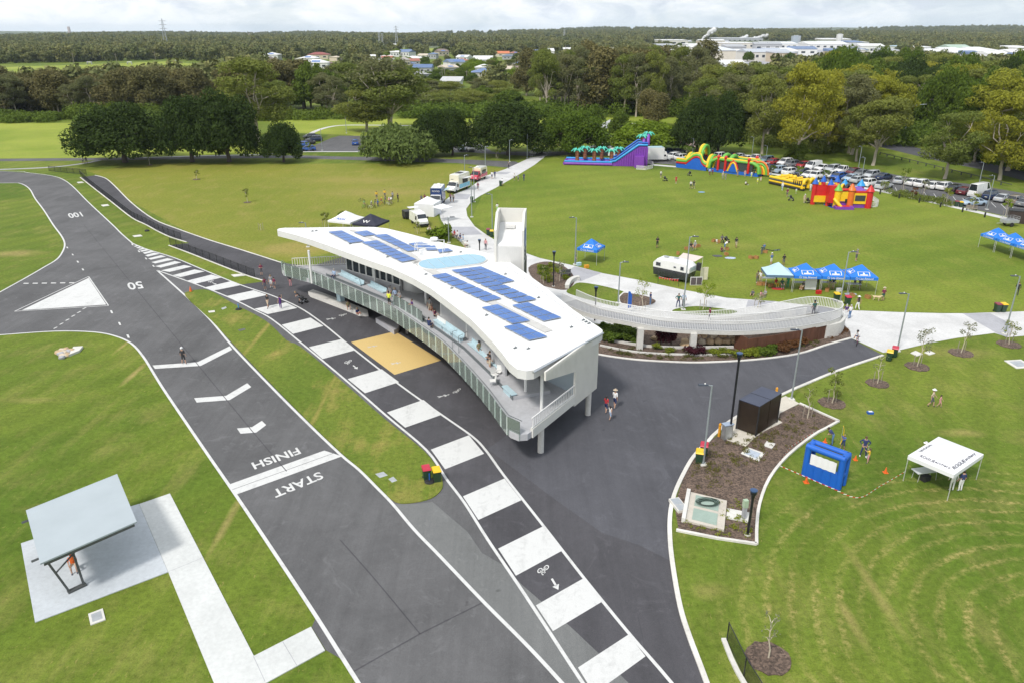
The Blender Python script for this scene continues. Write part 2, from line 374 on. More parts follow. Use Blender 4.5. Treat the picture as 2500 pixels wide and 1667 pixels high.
# the show oval: paler, yellower turf than the verges
oval = [(1150,540),(1180,470),(1262,425),(1345,385),(1480,400),(1560,415),(1640,415),(1850,424),(2018,449),(2140,467),(2340,511),(2500,549),(2900,640),(2900,745),(2500,759),(2360,764),(2196,762),(2088,757),(1885,735),(1774,727),(1664,707),(1557,683),(1471,667),(1404,649),(1318,630),(1240,597)]
sheet('lawn',oval,.003,M_oval)
sheet('lawn',[(212,418),(400,400),(700,402),(830,400),(1120,402),(1248,414),(1180,432),(1100,476),(1067,512),(1072,540),(1088,572),(940,590),(700,640),(620,620),(460,568),(322,494),(258,434)],.003,make_grass('bank_grass',(.16,.19,.025),(.21,.215,.035),(.33,.25,.09),-.35,.55,blots[:3]))
sheet('field',[(-500,165),(-100,172),(60,162),(180,160),(420,150),(545,166),(560,220),(300,226),(-100,232),(-600,232)],.003,M_field)
sheet('field',[(-800,297),(-100,300),(60,302),(250,300),(310,298),(420,340),(620,350),(640,385),(250,386),(-300,390),(-900,392)],.003,M_field)
sheet('field',[(660,296),(700,288),(860,293),(1160,288),(1330,285),(1480,288),(1650,282),(1700,330),(1600,352),(1300,355),(1000,352),(850,330),(700,325),(650,345)],.003,M_field)
sheet('field',[(690,186),(810,180),(800,210),(700,212)],.003,M_field);sheet('field',[(905,115),(1020,116),(1130,120),(1120,130),(930,126)],.003,M_field)
# main racing straight with its side road
Ledge1 = [(-420,448),(0,448),(46,448),(71,461),(86,486),(107,514),(130,550),(150,577),(158,596),(153.6,614),(139,634),(107,653.6),(64,678.6),(0,714),(-300,880)]
Ledge2 = [(-260,838),(0,818),(136,809),(229,811),(282,821),(321,839),(350,871),(375,911),(404,957),(501,1100),(575,1207),(676,1358),(770,1501),(875,1667),(1010,1880)]
Redge = [(-420,421),(0,418.6),(71,423),(125,430),(153.6,439),(178.6,457),(214,493),(275,550),(296,571),(323,594.6)]
LaneR = [(323,594.6),(357,609),(425,630),(500,661),(586,696),(661,721),(728,750),(785,788),(867,855),(974,938),(1078,1012),(1152,1064),(1187,1100),(1231,1161),(1325,1281),(1426,1411),(1535,1545),(1640,1667),(1810,1880)]
LaneL = [(384,661),(454,686),(511,707),(571,732),(621,757),(664,780),(741,842),(842,926),(945,1016),(1041,1098),(1090,1169),(1134,1227),(1191,1317),(1264,1425),(1336,1534),(1423,1667),(1570,1880)]
MainR = [(384,661.4),(454,724),(511,779),(568,846),(661,943),(750,1032),(830,1108),(877,1147),(920,1190),(957,1228),(1011,1292),(1072,1355),(1181,1469),(1282,1570),(1372,1667),(1560,1880)]
road = sheet('road',Redge+LaneR[1:-1]+[(1810,1880)]+Ledge2[::-1]+Ledge1[::-1],.008,M_asph)
pathR = [(232,429),(257,436),(279,454),(321,496),(375,536),(434,560),(511,587),(589,611),(689,643)]
pathL = [(196,434),(221,454),(271,493),(321,532),(357,550),(382,564),(414,579),(455,592),(462,594),(412,600),(468,621),(536,648),(607,675),(650,687.5)]
KerbR = [(2156,868),(2049,904),(1971,936),(1917,960),(1799,1018),(1747,1058),(1731,1075),(1694,1114),(1670,1154),(1647,1205),(1636,1255),(1635.6,1317),(1643.6,1389),(1660,1480),(1682,1552),(1725,1667),(1800,1880)]
KerbG = [(2078,826),(2017,843),(1946,865),(1839,879),(1731,885),(1664,885),(1557,879),(1462,866),(1400,850)]
sheet('road',LaneL[1:]+[(1800,1880)]+KerbR[::-1][1:]+KerbG+[(1330,720),(1100,640),(900,610),(760,650)]+pathR[::-1]+pathL[:]+LaneR[4:1:-1],.013,M_asphd)
fore = [(1190,1095),(1240,1060),(1330,960),(1400,850),(1462,868)]+KerbG[::-1][2:]+[(2078,827),(2156,867)]+KerbR[1:11]+[(1640,1370),(1560,1330),(1470,1300),(1350,1215),(1330,1200),(1250,1140)]
sheet('road',fore,.017,M_asphf)
sheet('road',C(830,1100,2.7655,[(625,345),(860,545),(960,690),(1100,770),(1230,905),(1340,1000),(1560,1190),(1740,1360),(1950,1568),(2100,1750),(2000,2150),(1500,1580),(1250,1300),(970,1020),(670,705),(500,530),(350,358),(500,358)]),.017,M_asphl)
sheet('road',C(0,1100,2.7655,[(2105,1190),(2200,1345),(2330,1420),(2140,1110)]),.017,M_asph)
# grass islands
isl = C(0,550,2.8,[(1268,488),(1300,455),(1385,443),(1460,462),(1600,542),(1740,612),(1850,682),(1960,790)])+[(735,848),(836,932),(938,1022),(1034,1100),(1072,1150),(1081,1180),(1076,1198),(1054,1216),(1011,1227),(966,1226),(927,1191),(881,1146),(836,1108),(757,1033),(668,943),(575,846),(516,783)]
median = make_grass('median_grass',(.09,.142,.018),(.145,.185,.028),(.36,.27,.09),.72,.75,[_bl((650,800),(.35,16),.66,.5),_bl((800,960),(.3,14),.66,.5)])
mb = MB();mb.prism(cr([Vector(p) for p in GS(isl)],3,True),0,.07);mb.build('grass_island',median,kind=ST)
# painted markings belong to the road
def line(pts,w,z=.024,m=M_line,name='edge_line',sm=4):
 mb = MB();mb.strip(cr(GS(pts),sm),w,z);mb.build(name,m,road)
for e,w in ((Ledge1,.22),(Ledge2,.22),(Redge,.2),(LaneR,.2),(LaneL,.2),(MainR,.22)): line(e,w)
def quad(pts,z=.021,name='stripe',m=M_line): mb = MB();mb.sheet(GS(pts),z);mb.build(name,m,road)
for q in (C(660,520,2.704,q) for q in ([(75,740),(265,693),(350,748),(150,800)],[(255,885),(465,835),(560,905),(345,963)],[(510,1095),(735,1030),(850,1115),(625,1188)],[(770,1315),(1010,1232),(1132,1330),(890,1415)])): quad(q)
quad([(1052,1097),(1144.5,1062),(1182,1107),(1086.7,1145)])
for q in ([(830,307),(1110,187),(1225,333),(935,466)],[(1068,660),(1370,510),(1498,675),(1188,843)],[(1323,1043),(1650,857),(1770,1018),(1438,1217)],[(1607,1463),(1948,1240),(2063,1387),(1715,1640)]): quad(C(830,1100,2.7655,q))
for q in ([(1740,573),(1955,530),(2032,568),(1830,610)],[(1548,487),(1735,447),(1828,478),(1630,522)],[(1390,430),(1580,385),(1655,410),(1460,450)],[(1275,383),(1445,340),(1515,360),(1340,402)],[(1180,345),(1330,305),(1400,318),(1235,357)],[(1100,312),(1260,275),(1312,285),(1160,322)],[(1060,283),(1195,248),(1240,257),(1100,292)],[(1035,255),(1145,228),(1187,237),(1062,264)],[(1012,230),(1100,208),(1135,216),(1032,238)],[(992,208),(1055,190),(1092,198),(1010,217)],[(975,190),(1028,177),(1055,184),(990,199)],[(955,178),(1000,166),(1025,172),(970,184)],[(943,166),(980,157),(1000,162),(955,171)],[(930,155),(960,148),(978,152),(942,160)],[(915,145),(940,139),(955,143),(926,150)]): quad(C(0,550,2.8,q))
quad(C(0,550,2.8,[(605,363),(727,545),(150,583)]),.021,'traffic_island')
for a,b in (((605,353),(742,552)),((742,552),(100,591)),((100,591),(605,353))): line(C(0,550,2.8,[a,b]),.13,.025,M_line,'island_border',1)
for q in ([(1042,957),(1350,935),(1570,826),(1587,850),(1372,960),(1060,980)],[(1327,1180),(1545,1164),(1690,1078),(1718,1104),(1570,1193),(1345,1210)],[(1620,1387),(1723,1378),(1790,1335),(1820,1364),(1752,1415),(1645,1423)]): quad(C(0,550,2.8,q),.021,'chevron')
fin = C(0,1100,2.7655,[(1545,228),(2190,-2),(2310,37),(1590,297)]);quad(fin,.021,'finish_band')
line(C(0,1100,2.7655,[(1570,262),(2250,17)]),.05,.024,M_asph,'finish_line',1)
for x,y,dx,dy in [(460,155,8,5),(497,203,8,5),(532,252,9,6),(567,305,9,6),(763,594,11,10),(818,674,11,10),(876,760,12,11)]:
 quad(C(0,550,2.8,[(x-dx,y-dy),(x+dx*.2,y-dy),(x+dx,y+dy),(x-dx*.2,y+dy)]),.021,'dash')
for i in range(6): x = 160+i*62.5;y = 400-i*.8;quad(C(0,550,2.8,[(x+3,y-3),(x+38,y-3),(x+34,y+3),(x-1,y+3)]),.021,'dash')
for x,y in [(577,570),(540,596),(501,621),(461,648),(420,675),(379,703)]: quad(C(0,550,2.8,[(x-17,y+6),(x+6,y-6),(x+17,y-6),(x-6,y+6)]),.021,'dash')
for x,y in [(905,134),(950,181),(998,230),(1049,281)]: quad(C(0,550,2.8,[(x-9,y-5),(x,y-6),(x+10,y+5),(x,y+6)]),.021,'dash')
for t,a,b,c in (('FINISH',(725,1091),(612.5,1129),(736,1106)),('START',(779,1150),(662,1197),(792,1166)),('50',(344,687),(308,691.5),(353,704)),('100',(196,518),(163.5,522.3),(204,529))):
 mb = MB();lettering(mb,t,G(*a,.024),G(*b,.024),G(*c,.024),.02);mb.build('lettering',M_line,road)
def symbol(kind,o,x,y,z=.026,name='symbol'):
 """flat pictogram in the frame origin o, x axis end, y axis end (picture points)"""
 o,X,Y = G(*o,z),G(*x,z),G(*y,z);X = X-o;Y = Y-o;mb = MB();q = lambda u,v: o+X*u+Y*v
 def bar(a,b,w):
  a,b = Vector(a),Vector(b);d = (b-a).normalized();n = Vector((-d.y,d.x))*w/2
  mb.add([q(*(a+n)),q(*(a-n)),q(*(b-n)),q(*(b+n))],[(0,1,2,3)])
 def ring(c,r,w):
  k = 14;vs = [q(c[0]+(r+s*w/2)*math.cos(6.283*i/k),c[1]+(r+s*w/2)*math.sin(6.283*i/k)) for s in (-1,1) for i in range(k)]
  mb.add(vs,[(i,(i+1) % k,k+(i+1) % k,k+i) for i in range(k)])
 if kind == 'bike':
  ring((.22,.3),.2,.09);ring((.78,.3),.2,.09)
  for a,b in (((.22,.3),(.42,.62)),((.42,.62),(.7,.62)),((.7,.62),(.78,.3)),((.42,.62),(.5,.3)),((.5,.3),(.7,.62)),((.22,.3),(.5,.3)),((.36,.74),(.5,.74)),((.42,.62),(.42,.74)),((.7,.62),(.66,.84)),((.66,.84),(.56,.86))): bar(a,b,.07)
 elif kind == 'arrow': bar((.5,0),(.5,.65),.26);mb.add([q(.05,.6),q(.95,.6),q(.5,1)],[(0,1,2)])
 else:
  k = 10;mb.add([q(.5+.13*math.cos(6.283*i/k),.9+.1*math.sin(6.283*i/k)) for i in range(k)],[tuple(range(k))])
  for a,b in (((.5,.78),(.48,.42)),((.5,.74),(.18,.55)),((.5,.74),(.84,.6)),((.48,.42),(.25,.02)),((.48,.42),(.75,.04))): bar(a,b,.15)
 mb.build(name,M_line,road)
c8 = lambda *p: C(830,1100,2.7655,p);c6 = lambda *p: C(660,520,2.704,p);c5 = lambda *p: C(0,550,2.8,p)
symbol('bike',*c8((1405,760),(1330,795),(1420,822)));symbol('arrow',*c8((1455,850),(1405,872),(1500,925)))
symbol('bike',*c6((533,963),(487,980),(543,990)));symbol('arrow',*c6((560,998),(532,1010),(590,1022)))
symbol('bike',*c5((1455,374),(1420,384),(1466,390)));symbol('arrow',*c5((1460,390),(1440,397),(1490,404)))
symbol('walker',*c6((367,696),(372,710),(430,688)));symbol('bike',*c6((503,662),(452,672),(505,680)))
symbol('walker',*c6((1098,1205),(1110,1222),(1176,1187)));symbol('bike',*c6((1250,1152),(1200,1180),(1268,1168)))
mb = MB();mb.sheet(GS(C(660,520,2.704,[(533,853),(823,783),(1128,972),(820,1067)])),.021);mb.build('rest_area',M_mat,road)
symbol('walker',*c6((637,879),(645,892),(702,868)));symbol('walker',*c6((792,987),(800,1003),(857,977)))
# paving joints and a dark centre seam
for s_ in ([(205,550),(350,728),(443,841),(614,1050),(700,1150)],C(830,1100,2.7655,[(0,600),(230,860),(540,1235)]),C(830,1100,2.7655,[(540,1235),(960,1025)]),C(830,1100,2.7655,[(90,1490),(540,1235)])): line(s_,.07,.0215,M_asphd,'paving_seam',2)
# kerbs
def kerb(pts,w=.25,h=.1,m=None,name='kerb',sm=4):
 mb = MB();P = cr(GS(pts),sm);mb.wall(P,w,0,h);return mb.build(name,m or M_kerb,kind=ST)
kerb(KerbR,.28);kerb(KerbG,.26);kerb(pathR,.2,.06);kerb(pathL[:8],.2,.06);kerb(pathL[9:],.2,.06)
# concrete promenade with its grey bands
promL = [(1294,386),(1233.6,414),(1187,430),(1144,461),(1101,478.6),(1080,496),(1071,514),(1076,536),(1087,553.6),(1109,575),(1138,602),(1180,640),(1340,715),(1384,745),(1450,790),(1560,805),(1700,815),(1900,812),(2030,805),(2062,795),(2078,826),(2156,861)]
promR = [(2192,855.7),(2267,838),(2338.6,825),(2428,813.6),(2460,823.6),(2600,812),(2600,755),(2500,761),(2360,765.7),(2303,765.7),(2196,763),(2088.6,758.6),(1885,736),(1774,728),(1664,707.5),(1557,684),(1471,668),(1403.6,650),(1318,631),(1281,618),(1209,587.5),(1186,573),(1159,553.6),(1141,528.6),(1138,511),(1151,493),(1173,478.6),(1208.6,460.7),(1258.6,432),(1305,403.6),(1337,378.6)]
prom = sheet('path',promL+promR,.02,M_conc)
for b in (C(1200,520,2.8,[(500,410),(570,368),(755,412),(610,470),(545,455)]),C(1660,520,2.8,[(465,598),(660,606),(560,640),(450,650)]),C(2200,640,7.84,[(1170,985),(1700,985),(2160,1215),(2100,1400),(2010,1440),(1810,1355)]),C(820,400,5.6,[(1570,868),(1880,865),(2000,970),(1690,985),(1590,930)]),C(820,400,5.6,[(1640,412),(1850,425),(1800,490),(1560,492)]),C(820,400,5.6,[(2180,115),(2400,118),(2330,148),(2110,140)])):
 sheet('paving_band',b,.024,M_concg,prom)
lens = lambda pts,z,m,n: (lambda P: MB().prism(P,0,z).build(n,m,kind=ST))(cr(GS(pts),4,True))
lens(C(1200,520,2.8,[(512,540),(545,510),(600,479),(740,498),(870,530),(905,545),(878,570),(866,600),(860,640),(700,605),(560,565)]),.04,M_grass,'grass_island')
lens(C(1200,520,2.8,[(870,590),(880,565),(915,550),(1040,568),(1100,590),(1122,606),(1100,624),(1050,636),(960,642),(890,625)]),.05,M_mulch,'garden_bed')
lens(C(1200,520,2.8,[(1235,672),(1300,650),(1400,640),(1500,648),(1600,660),(1680,678),(1560,700),(1350,695)]),.04,M_grass,'grass_island')
lens([(1290,655),(1330,640),(1370,648),(1396,668),(1402,690),(1385,708),(1350,705),(1310,690)],.05,M_mulch,'garden_bed')
kerb(C(1200,520,2.8,[(905,545),(878,570),(870,592),(890,625),(960,642)]),.18,.07)
# near concrete slab, path and drain pits
sheet('paved_slab',C(0,1100,2.7655,[(142,627),(890,375),(940,360),(1135,820),(238,1160)]),.05,M_concb,None,ST,True)
sheet('footpath',C(0,1100,2.7655,[(942,361),(1148,290),(1715,1387),(2100,1190),(2195,1350),(1800,1568),(1500,1730),(1445,1568),(1137,821)]),.055,make_concrete('concrete_path',(.56,.57,.56),.06,.2),None,ST,True)
for a,b in (((1137,820),(1375,722)),((1712,1390),(1790,1560)),((1910,1292),(2005,1452))):
 mb = MB();mb.strip(GS(C(0,1100,2.7655,[a,b])),.03,.0565);mb.build('joint',M_concg,None,kind=ST)
# car parks and far roads
sheet('car_park',[(1600,372),(1742,380),(1910,390),(2106,412),(2210,432),(2374,451),(2500,473),(2700,510),(2700,585),(2500,538),(2338,503),(2138,460),(2017,442),(1849,417),(1690,407),(1580,398)],.01,M_asph)
kerb([(1590,403),(1690,411),(1849,421),(2017,446.5),(2138.6,465),(2338.6,508),(2500,544),(2700,592)],1.7,.03,M_conc,'footpath')
sheet('car_park',C(830,0,2.8,[(-60,945),(0,930),(215,932),(420,935),(500,1000),(420,1045),(140,1042),(0,1042),(-230,1042),(-180,1000)]),.01,M_asph)
sheet('car_park',C(830,0,2.8,[(780,985),(960,985),(1040,1040),(1500,1040),(1700,1000),(1890,985),(2000,1080),(1700,1060),(1300,1070),(900,1045),(760,1045)]),.01,M_asph)
sheet('road',[(-300,392),(0,388.5),(243,386.5),(520,381),(728,380),(830,383),(980,385),(1258,395),(1275,402),(1252,411),(1116,399),(876,392),(730,387),(500,388),(243,392.5),(0,394.5),(-300,398)],.01,M_asph)
kerb([(350,386),(480,382),(640,378),(728,372),(830,371.5),(900,371.5)],.9,.06,M_conc,'footpath')
kerb([(-100,418),(50,413),(140,408),(210,399),(243,392)],1.2,.03,M_concg,'footpath')
kerb(C(830,0,2.8,[(-240,935),(-130,885),(0,860),(200,858),(400,860),(650,865),(930,868),(1300,865),(1700,868),(1950,850),(2100,840)]),1.6,.03,M_conc,'footpath')
sheet('road',[(1690,250),(1720,236),(1800,262),(1900,283),(2000,305),(2330,383),(2420,400),(2500,420),(2700,470),(2700,500),(2500,442),(2400,415),(2300,396),(1950,312),(1780,272)],.01,M_asphf)
sheet('road',[(1700,420-60),(1660,352),(1600,345),(1620,338),(1720,345)],.012,make_concrete('coloured_paving',(.42,.30,.27)))
for k in range(30):   # bay lines
 t = k/29;x = 1780+t*700
 a = G(x,399+(t*112 if t < .5 else t*112-2)+6);
 mb = MB();mb.strip([a,a+Vector((1.6,4.2,0))],.1,.014);mb.build('bay_line',M_line,road)
# ================= the grandstand pavilion
def wloc(p):
 L = Vector((0,0,0))
 while p is not None: L += p.location;p = p.parent
 return L
def wb(mb,name,mats,parent,smooth=None,**kw): return mb.build(name,mats,parent,smooth,-wloc(parent),**kw)
def proj(p):
 h = CAM_H-p[2];zc = p[1]*CP+h*SP;yc = p[1]*SP-h*CP
 return 1250+FPX*p[0]/zc,833.5-FPX*yc/zc
def along(A,B,sx,z):
 lo,hi = -.5,1.5
 f = lambda t: proj((A.x+(B.x-A.x)*t,A.y+(B.y-A.y)*t,z))[0]-sx
 s = f(hi) > f(lo)
 for _ in range(40):
  m = (lo+hi)/2
  if (f(m) > 0) == s: hi = m
  else: lo = m
 return A.lerp(B,(lo+hi)/2)
DECK,SOF = 2.9,2.38
zroof = lambda p: 7.0+.016*(p[1]-50.0)
def GR(pts,up=0.0):
 out = []
 for a,b in pts:
  z = 7.2
  for _ in range(6): p = G(a,b,z);z = zroof(p)+up
  out.append(Vector((p.x,p.y,z)))
 return out
M_white = mat('white_painted_steel',(.72,.715,.70),.45,.05,1.5);M_fasc = mat('fascia_white',(.66,.655,.64),.5,.05,1.0);M_clad = mat('cream_cladding',(.66,.645,.60),.5,.05,.8)
def make_roof():
 m,nt,b,L = nt_of('roof_white_metal');p = pos_n(nt);a = noise_n(nt,p,.25,5,.6,.5);s = noise_n(nt,pos_n(nt,(.08,1,1),.5),1.2,4,.6)
 k = math_n(nt,'ADD',math_n(nt,'MULTIPLY',a,.5),math_n(nt,'MULTIPLY',s,.5))
 L(mix_n(nt,ramp_n(nt,k,[(.35,0),(.65,1)]),(.68,.68,.675),(.79,.79,.785)),b.inputs['Base Color']);b.inputs['Roughness'].default_value = .5;return m
M_roof = make_roof()
M_deck = make_concrete('deck_floor_grey',(.42,.42,.44),.06,.12);M_dark = mat('black_wall',(.012,.012,.014),.5,.3,2);M_wallg = mat('render_grey',(.46,.46,.475),.7,.06,1.0)
M_bench = mat('bench_pale_blue',(.46,.60,.66),.45,.08,2);M_glassw = mat('window_dark_glass',(.035,.043,.05),.12,.25,.6,spec=.6);M_rail = mat('handrail_grey',(.16,.18,.19),.4,.1,4,metal=.4)
M_pvgrey = mat('roof_walkway_grey',(.50,.49,.47),.8,.08,2);M_chan = mat('aluminium',(.52,.54,.56),.35,.08,5,metal=.7)
def make_glass(name,tint,body,amount=.22):
 m,nt,b,L = nt_of(name);nt.nodes.remove(b);out = nt.nodes['Material Output']
 p = pos_n(nt);n = noise_n(nt,p,.8,3,.5)
 t = nd(nt,'ShaderNodeBsdfTransparent',{0: (*tint,1)});d = nd(nt,'ShaderNodeBsdfDiffuse',{0: mix_n(nt,n,[c*.85 for c in body],body)});g = nd(nt,'ShaderNodeBsdfGlossy',{0: (1,1,1,1),'Roughness': .05})
 a = nd(nt,'ShaderNodeMixShader',{0: amount,1: t.outputs[0],2: d.outputs[0]});fr = nd(nt,'ShaderNodeFresnel',{0: 1.5})
 z = nd(nt,'ShaderNodeMixShader',{0: fr.outputs[0],1: a.outputs[0],2: g.outputs[0]});L(z.outputs[0],out.inputs[0]);return m
M_glass = make_glass('balustrade_glass',(.88,.97,.93),(.72,.86,.79),.22);M_sky = make_glass('skylight_sheet',(.5,.72,.82),(.36,.62,.78),.8)
M_fin = mat('glass_fin_pale',(.68,.76,.72),.35,.06,3)
def make_pv():
 m,nt,b,L = nt_of('solar_cells');tc = nd(nt,'ShaderNodeTexCoord').outputs['UV'];p = pos_n(nt);n = noise_n(nt,p,.5,4,.6)
 L(mix_n(nt,ramp_n(nt,n,[(.35,0),(.65,1)]),(.035,.115,.36),(.06,.165,.45)),b.inputs['Base Color']);b.inputs['Roughness'].default_value = .3;b.inputs['Specular IOR Level'].default_value = .5;return m
M_pv = make_pv();M_pvf = mat('panel_frame',(.30,.36,.46),.4,.1,4,metal=.3)
roofS = [(676.8,563),(678,560),(684,558.2),(697,557),(744,556.6),(814,555.4),(882,555),(912.6,555),(945,558.5),(998.6,571.4),(1052,585.7),(1105.7,599),(1159,610.7),(1207,623.6),(1237,634.6),(1266.5,655),(1325.7,697.5),(1399.6,756.7),(1462.5,799),(1470,805),(1471.5,809),(1466,815),(1303.5,903),(1285,905),(1263,901),(1244,886),(1225.8,862),(1204,836),(1150,780),(1096,738),(1052,705),(1007,679),(953.6,654.5),(926,645.5),(884.5,631),(842,615.5),(800,600),(758,585.5),(720,574)]
RP = GR(roofS);cen = sum(RP,Vector())/len(RP)
pav = thing('pavilion','long white roofed grandstand pavilion on columns with glass balustrade and rooftop solar panels','pavilion',(cen.x,cen.y,0))
mb = MB();a = sum(RP[i].x*RP[(i+1) % len(RP)].y-RP[(i+1) % len(RP)].x*RP[i].y for i in range(len(RP)));ii = tuple(range(len(RP)))
mb.add(RP,[ii if a > 0 else ii[::-1]]);roof = wb(mb,'roof',M_roof,pav)
mb = MB();mb.prism(RP,lambda p: zroof(p)-.72,lambda p: zroof(p)-.012);wb(mb,'fascia',M_fasc,pav)
def clip(poly,c,d):
 """intervals of the line c + t d inside polygon"""
 n = Vector((-d.y,d.x,0));ts = []
 for i in range(len(poly)):
  p,q = poly[i]-c,poly[(i+1) % len(poly)]-c;a,b = p.dot(n),q.dot(n)
  if (a > 0) != (b > 0): x = p+(q-p)*(a/(a-b));ts.append(x.dot(d))
 ts.sort();return list(zip(ts[::2],ts[1::2]))
mb = MB();rd = (GR([(1420,800)])[0]-GR([(1240,836)])[0]);rd.z = 0;rd.normalize();rn = Vector((-rd.y,rd.x,0));flat = [Vector((p.x,p.y,0)) for p in RP]
for k in range(-80,200):
 c = Vector((cen.x,cen.y,0))+rn*k*.42
 for t0,t1 in clip(flat,c,rd):
  if t1-t0 < .3: continue
  a,b = c+rd*(t0+.06),c+rd*(t1-.06);w = rn*.03;h = .022
  A = [a-w,b-w,b+w,a+w];mb.hexa([Vector((p.x,p.y,zroof(p)-.005)) for p in A]+[Vector((p.x,p.y,zroof(p)+h)) for p in A])
wb(mb,'roof_rib',M_roof,roof,kind='stuff')
mb = MB();ga,gb = GR([(1300,906),(1470,811)]);mb.tube([ga+Vector((.06,-.08,-.06)),gb+Vector((.06,-.08,-.06))],.1,8);wb(mb,'gutter',M_chan,roof,60)
# deck
frontS = [(690,668),(692,673),(727,683.5),(762.4,692.5),(845,728),(901,753),(956,780.7),(993,806),(1030,832.5),(1085,875),(1140.8,934),(1169,967),(1196,1001),(1229.5,1049),(1246,1068),(1266,1076),(1288,1074),(1298,1067)]
FP = GS(frontS,SOF);E0,E1 = FP[-1],G(1455,940,SOF)
def inset(p): return Vector((p.x,p.y,0))
backr = [Vector((p.x,p.y,SOF)) for p in GR([(1440,790),(1385,748),(1315,695),(1250,650),(1200,630),(1100,602),(1000,577),(945,566),(880,562)])]
backr = [p-Vector((0,1.2,0)) for p in backr];lend = GS([(845,646),(715,652)],DECK)
deckP = FP+[E1]+backr+lend
mb = MB();mb.prism(deckP,SOF,DECK);wb(mb,'deck',M_deck,pav)
d2 = offset(FP[3:13],2.0)
mb = MB();mb.prism(d2+offset(FP[3:13],5.2)[::-1],DECK-.01,DECK+.28);wb(mb,'terrace',M_deck,pav)
mb = MB();mb.wall(offset(FP[3:13],1.94),.06,DECK,DECK+.3);wb(mb,'nosing',M_rail,pav)
# glass balustrade on the deck edge: fins and panes
Fc = resample(cr([p for p in FP],8),1.42)
for i in range(len(Fc)-1):
 a,b = Fc[i],Fc[i+1];d = b-a;n = Vector((-d.y,d.x,0)).normalized()
 mb = MB();mb.wall([a+d*.03+n*-.05,b-d*.03+n*-.05],.02,SOF+.05,3.98);wb(mb,'glass_panel',M_glass,pav)
 mb = MB();mb.box((a.x,a.y,3.15),(.06,.10,1.5),math.atan2(n.y,n.x)+R(90));wb(mb,'balustrade_fin',M_fin,pav)
mb = MB();mb.tube([Vector((p.x,p.y,4.0)) for p in offset(Fc,.12)],.03,6);wb(mb,'handrail',M_rail,pav,60)
Ic = resample([Vector((p.x,p.y,DECK)) for p in GS([(961,744),(985,757),(1010,772),(1036,791)],DECK)],1.3)
for a,b in zip(Ic[:-1],Ic[1:]):
 mb = MB();mb.wall([a,b],.02,DECK,DECK+1.15);wb(mb,'glass_panel',M_glass,pav);mb = MB();mb.box((a.x,a.y,DECK+.55),(.07,.07,1.1));wb(mb,'balustrade_fin',M_fin,pav)
# end wall, cladding and side rail
ez = lambda t: E0.lerp(E1,t);W0 = along(E0,E1,1401.5,3.2)
mb = MB();zt = lambda p: zroof(p)-.02
mb.wall([W0,E1],.16,SOF-.25,zt);H0 = E0.lerp(E1,.17);mb.wall([H0.lerp(W0,q) for q in (.0,.25,.5,.75,1.0)],.15,lambda p: zroof(p)-.72-1.13*min(1,(Vector((p[0],p[1],SOF))-H0).length/(W0-H0).length),zt);wb(mb,'end_wall',M_clad,pav)
mb = MB();d = (E1-E0).normalized();n = Vector((d.y,-d.x,0));k = int((E1-E0).length/.2)
for i in range(k+1):
 p = E0+d*(i*.2)+n*.085
 if i*.2 < (H0-E0).length: continue
 z0 = SOF-.24 if (p-E0).length > (W0-E0).length else zroof(p)-.72-1.13*(p-n*.085-H0).length/(W0-H0).length
 mb.box((p.x,p.y,(z0+zroof(p)-.06)/2),(.07,.035,zroof(p)-.06-z0),math.atan2(d.y,d.x))
wb(mb,'cladding_rib',M_clad,pav,kind='stuff')
mb = MB();mb.wall([E0,W0],.22,SOF-.02,DECK+.2);wb(mb,'edge_beam',M_clad,pav)
sr_ = resample([E0.lerp(W0,.02),W0],.27)
for p in sr_:
 mb = MB();mb.box((p.x,p.y,DECK+.6),(.05,.05,.84));wb(mb,'baluster',M_white,pav)
for z in (DECK+.24,DECK+1.02):
 mb = MB();mb.wall([E0,W0],.09,z,z+.07);wb(mb,'side_rail',M_white,pav)
# back wall, window wall, drum
mb = MB();mb.wall([E1]+backr,.2,DECK,zroof);wb(mb,'back_wall',M_wallg,pav)
Wa,Wb = G(846,675,DECK),G(978,716,DECK);WZ0,WZ1 = 3.75,6.3
mb = MB();mb.wall([Wa,Wb],.2,DECK,WZ0);wb(mb,'wall',M_wallg,pav)
mb = MB();mb.wall([Wa,Wb],.2,WZ1,lambda p: zroof(p)-.73);wb(mb,'wall',M_wallg,pav)
edges = [(846.6,861),(862,877),(878.5,893),(894.5,910),(916.6,926.8),(928.6,942.9),(944.6,958),(959.8,976.5)]
for x0,x1 in edges:
 a,b = along(Wa,Wb,x0,4.5),along(Wa,Wb,x1,4.5);dd = (b-a).normalized();mb = MB()
 for q in (a,b): mb.box((q.x,q.y,(WZ0+WZ1)/2),(.1,.14,WZ1-WZ0),math.atan2(dd.y,dd.x))
 for z in (WZ0+.04,WZ1-.04): mb.wall([a,b],.13,z-.05,z+.05)
 w = wb(mb,'window',M_white,pav);mb = MB();mb.wall([a+dd*.06,b-dd*.06],.03,WZ0+.06,WZ1-.06);wb(mb,'pane',M_glassw,w)
mb = MB();mb.wall([along(Wa,Wb,910.5,4.5),along(Wa,Wb,916,4.5)],.22,WZ0,WZ1);wb(mb,'wall',M_white,pav)
dc = G(1012,716,DECK);mb = MB();mb.lathe([(1.55,0),(1.55,3.55)],28,(dc.x,dc.y+1.2,DECK));wb(mb,'drum',M_fasc,pav,40)
Wd = [Vector((p.x,p.y,DECK)) for p in GS([(1080,783),(1132,822),(1165,851),(1203,890),(1235,925)],DECK)]
mb = MB();mb.wall(Wd,.18,DECK,lambda p: zroof(p)-.73);wb(mb,'wall',M_wallg,pav)
mb = MB();mb.wall(GS([(1403,962),(1330,925),(1290,890)],DECK),.16,DECK,lambda p: zroof(p)-.73);wb(mb,'wall',mat('render_blue_grey',(.36,.42,.47),.6,.05,1),pav)
